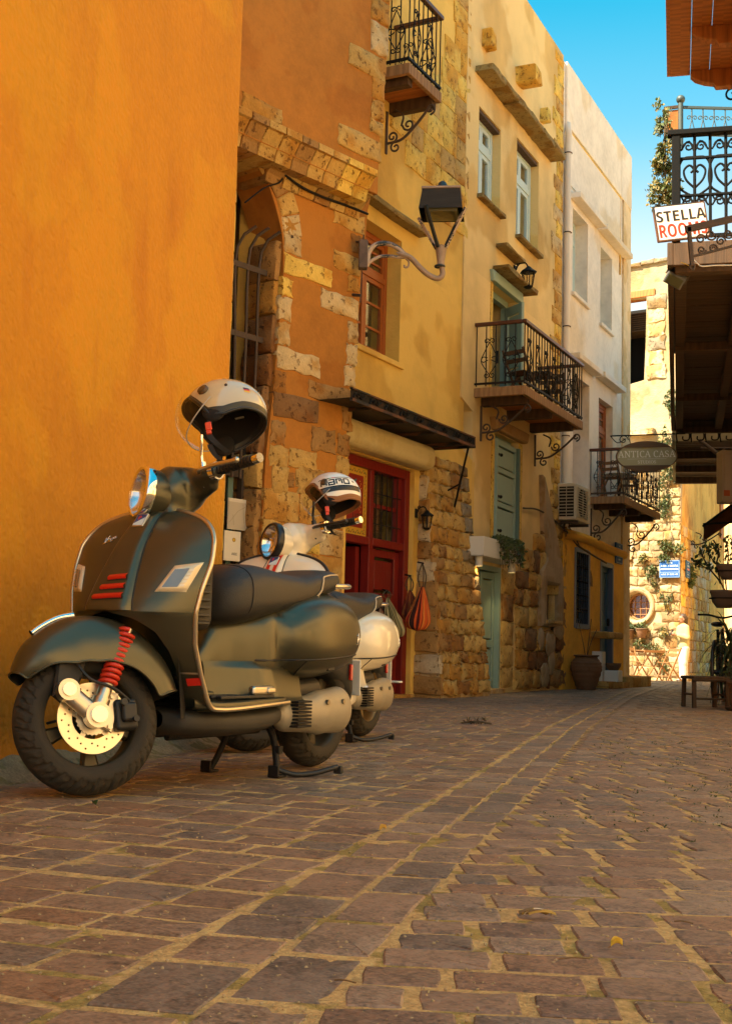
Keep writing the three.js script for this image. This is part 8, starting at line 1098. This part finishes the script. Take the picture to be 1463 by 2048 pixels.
// ================= small things lying on the paving =================
{
  const r = rng(123), gp = (x, y) => { const p = groundAt(x, y); p.y = 0.006; return p; };
  const dry = [std({ color: [0.42, 0.26, 0.05], roughness: 0.8 }), std({ color: [0.20, 0.12, 0.05], roughness: 0.85 }), std({ color: [0.60, 0.40, 0.04], roughness: 0.7 }), std({ color: [0.62, 0.55, 0.42], roughness: 0.9 }), std({ color: [0.05, 0.09, 0.02], roughness: 0.8 })];
  const leaf = (label, x, y, l, w, m, rot) => { const t = thing('fallen_leaf', label, 'leaf', gp(x, y), rot); part(t, 'blade', grid(6, 8, (u, v) => { const k = Math.sin(Math.PI * v) * w * (1 - 0.25 * v); return V((v - 0.5) * l, 0.006 * Math.sin(v * 3) + 0.01 * Math.pow(u - 0.5, 2) * 4, (u - 0.5) * 2 * k); }), dry[m]); part(t, 'stalk', tube([[-l * 0.5, 0, 0], [-l * 0.62, 0.002, 0.004], [-l * 0.75, 0, 0.002]], 0.0008, 6, 4), dry[1]); };
  leaf('small yellow leaf on the joint at the lower right', 1232, 1901, 0.022, 0.006, 2, 0.3); leaf('dark green leaf on the paving in front of the grey scooter', 189, 1615, 0.035, 0.010, 4, 2.1); leaf('curled ochre leaf lying on the strip of long stones', 765, 1665, 0.035, 0.006, 0, 1.0);
  { const t = thing('dried_husk', 'crumpled brown dried husk lying on a paving stone at the lower right', 'litter', gp(1073, 1838), 0.1); for (let i = 0; i < 5; i++) part(t, 'scale', grid(5, 8, (u, v) => V((v - 0.5) * 0.05 + (i - 2) * 0.004, 0.004 + 0.006 * Math.sin(v * 3.1) + 0.003 * Math.sin(u * 6 + i), (u - 0.5) * 0.012 + (i - 2) * 0.002 + 0.002 * Math.sin(v * 9 + i))), dry[[1, 0, 3, 1, 0][i]]); }
  const twig = (label, x, y, l, rot, bend) => { const t = thing('twig', label, 'twig', gp(x, y), rot); part(t, 'stick', tube([[-l / 2, 0, 0], [0, 0.003, bend], [l / 2, 0.001, 0]], 0.0013, 10, 5), dry[1]); };
  twig('short dark twig near the right edge of the paving', 1366, 1852, 0.035, -0.6, 0.003); twig('thin brown twig lying along a stone at the bottom right', 1147, 1926, 0.05, 0.05, 0.002); twig('dark twig at the bottom by the joint of the long stones', 690, 1972, 0.035, -0.5, 0.003); twig('thin twig on the strip of long stones', 812, 1757, 0.05, -0.2, 0.004);
  { const t = thing('weed_tuft', 'low dark weed tuft in the paving beyond the scooters', 'weed', gp(952, 1448)); const l = []; for (let i = 0; i < 46; i++) l.push(leafGeo(0.05, 0.006, r).translate(rr(-0.07, 0.07, r), rr(0.003, 0.02, r), rr(-0.06, 0.06, r))); part(t, 'foliage', l, M.stem); part(t, 'root', tube([[-0.1, 0, 0], [0, 0.01, 0], [0.1, 0, 0.02]], 0.006, 8, 5), M.stem); }
  // moss and grit in the joints, too fine to count
  const grit = [], moss = []; for (let i = 0; i < 2600; i++) { const d = 1.5 + Math.pow(r(), 1.6) * 9, x = (r() - 0.5) * 0.62 * d; if (x < leftFoot(d) + 0.05) continue; const s = rr(0.0012, 0.0035, r); grit.push([x, d, s]); }
  const im = new THREE.InstancedMesh(new THREE.IcosahedronGeometry(1, 0), std({ color: [0.36, 0.28, 0.16], roughness: 0.95 }), grit.length); im.name = 'grit'; const m4 = new THREE.Matrix4(), q = new THREE.Quaternion(); grit.forEach(([x, d, s], i) => { q.setFromEuler(new THREE.Euler(r() * 6, r() * 6, r() * 6)); m4.compose(V(x, 0.0, -d), q, V(s, s * 0.6, s * 1.2)); im.setMatrixAt(i, m4); }); tag(im, 'loose grit and crumbs of sand scattered over the paving', 'grit', null, 'stuff'); scene.add(im);
  const mg = []; for (let i = 0; i < 260; i++) { const d = 3.4 + r() * 4.2, x = stripR(d) + 0.1 + r() * 0.9; for (let k = 0; k < 6; k++) mg.push(leafGeo(rr(0.006, 0.013, r), 0.0025, r).translate(x + rr(-0.012, 0.012, r), 0.001, -d + rr(-0.012, 0.012, r))); } const mo = part(scene, 'moss', mg, M.leaf[0]); tag(mo, 'moss and tiny weeds in the joints right of the long stones', 'moss', null, 'stuff');
}

// repeats of one kind share a group
const GROUPS = { scooter: 'scooters parked along the orange wall', helmet: 'helmets hung on the scooters', posted_notice: null, woven_bag: 'woven bags hung by the shop door', street_sign: 'blue street name signs at the corner', wall_lantern: 'small black wall lanterns', folding_chair: 'wooden folding chairs in the sun', balcony_chair: 'dark folding chairs on the middle balcony', bistro_chair: 'chairs on the far balcony', fallen_leaf: 'leaves fallen on the paving', twig: 'twigs lying on the paving', hanging_pot: 'grey pots hung on the right wall', wall_pot: 'clay pots under the round window' };
for (const o of scene.children) { const k = o.name.replace(/_\d+$/, ''); if (GROUPS[k] && !o.userData.group) o.userData.group = GROUPS[k]; }
shade(scene);
renderer.render(scene, camera);
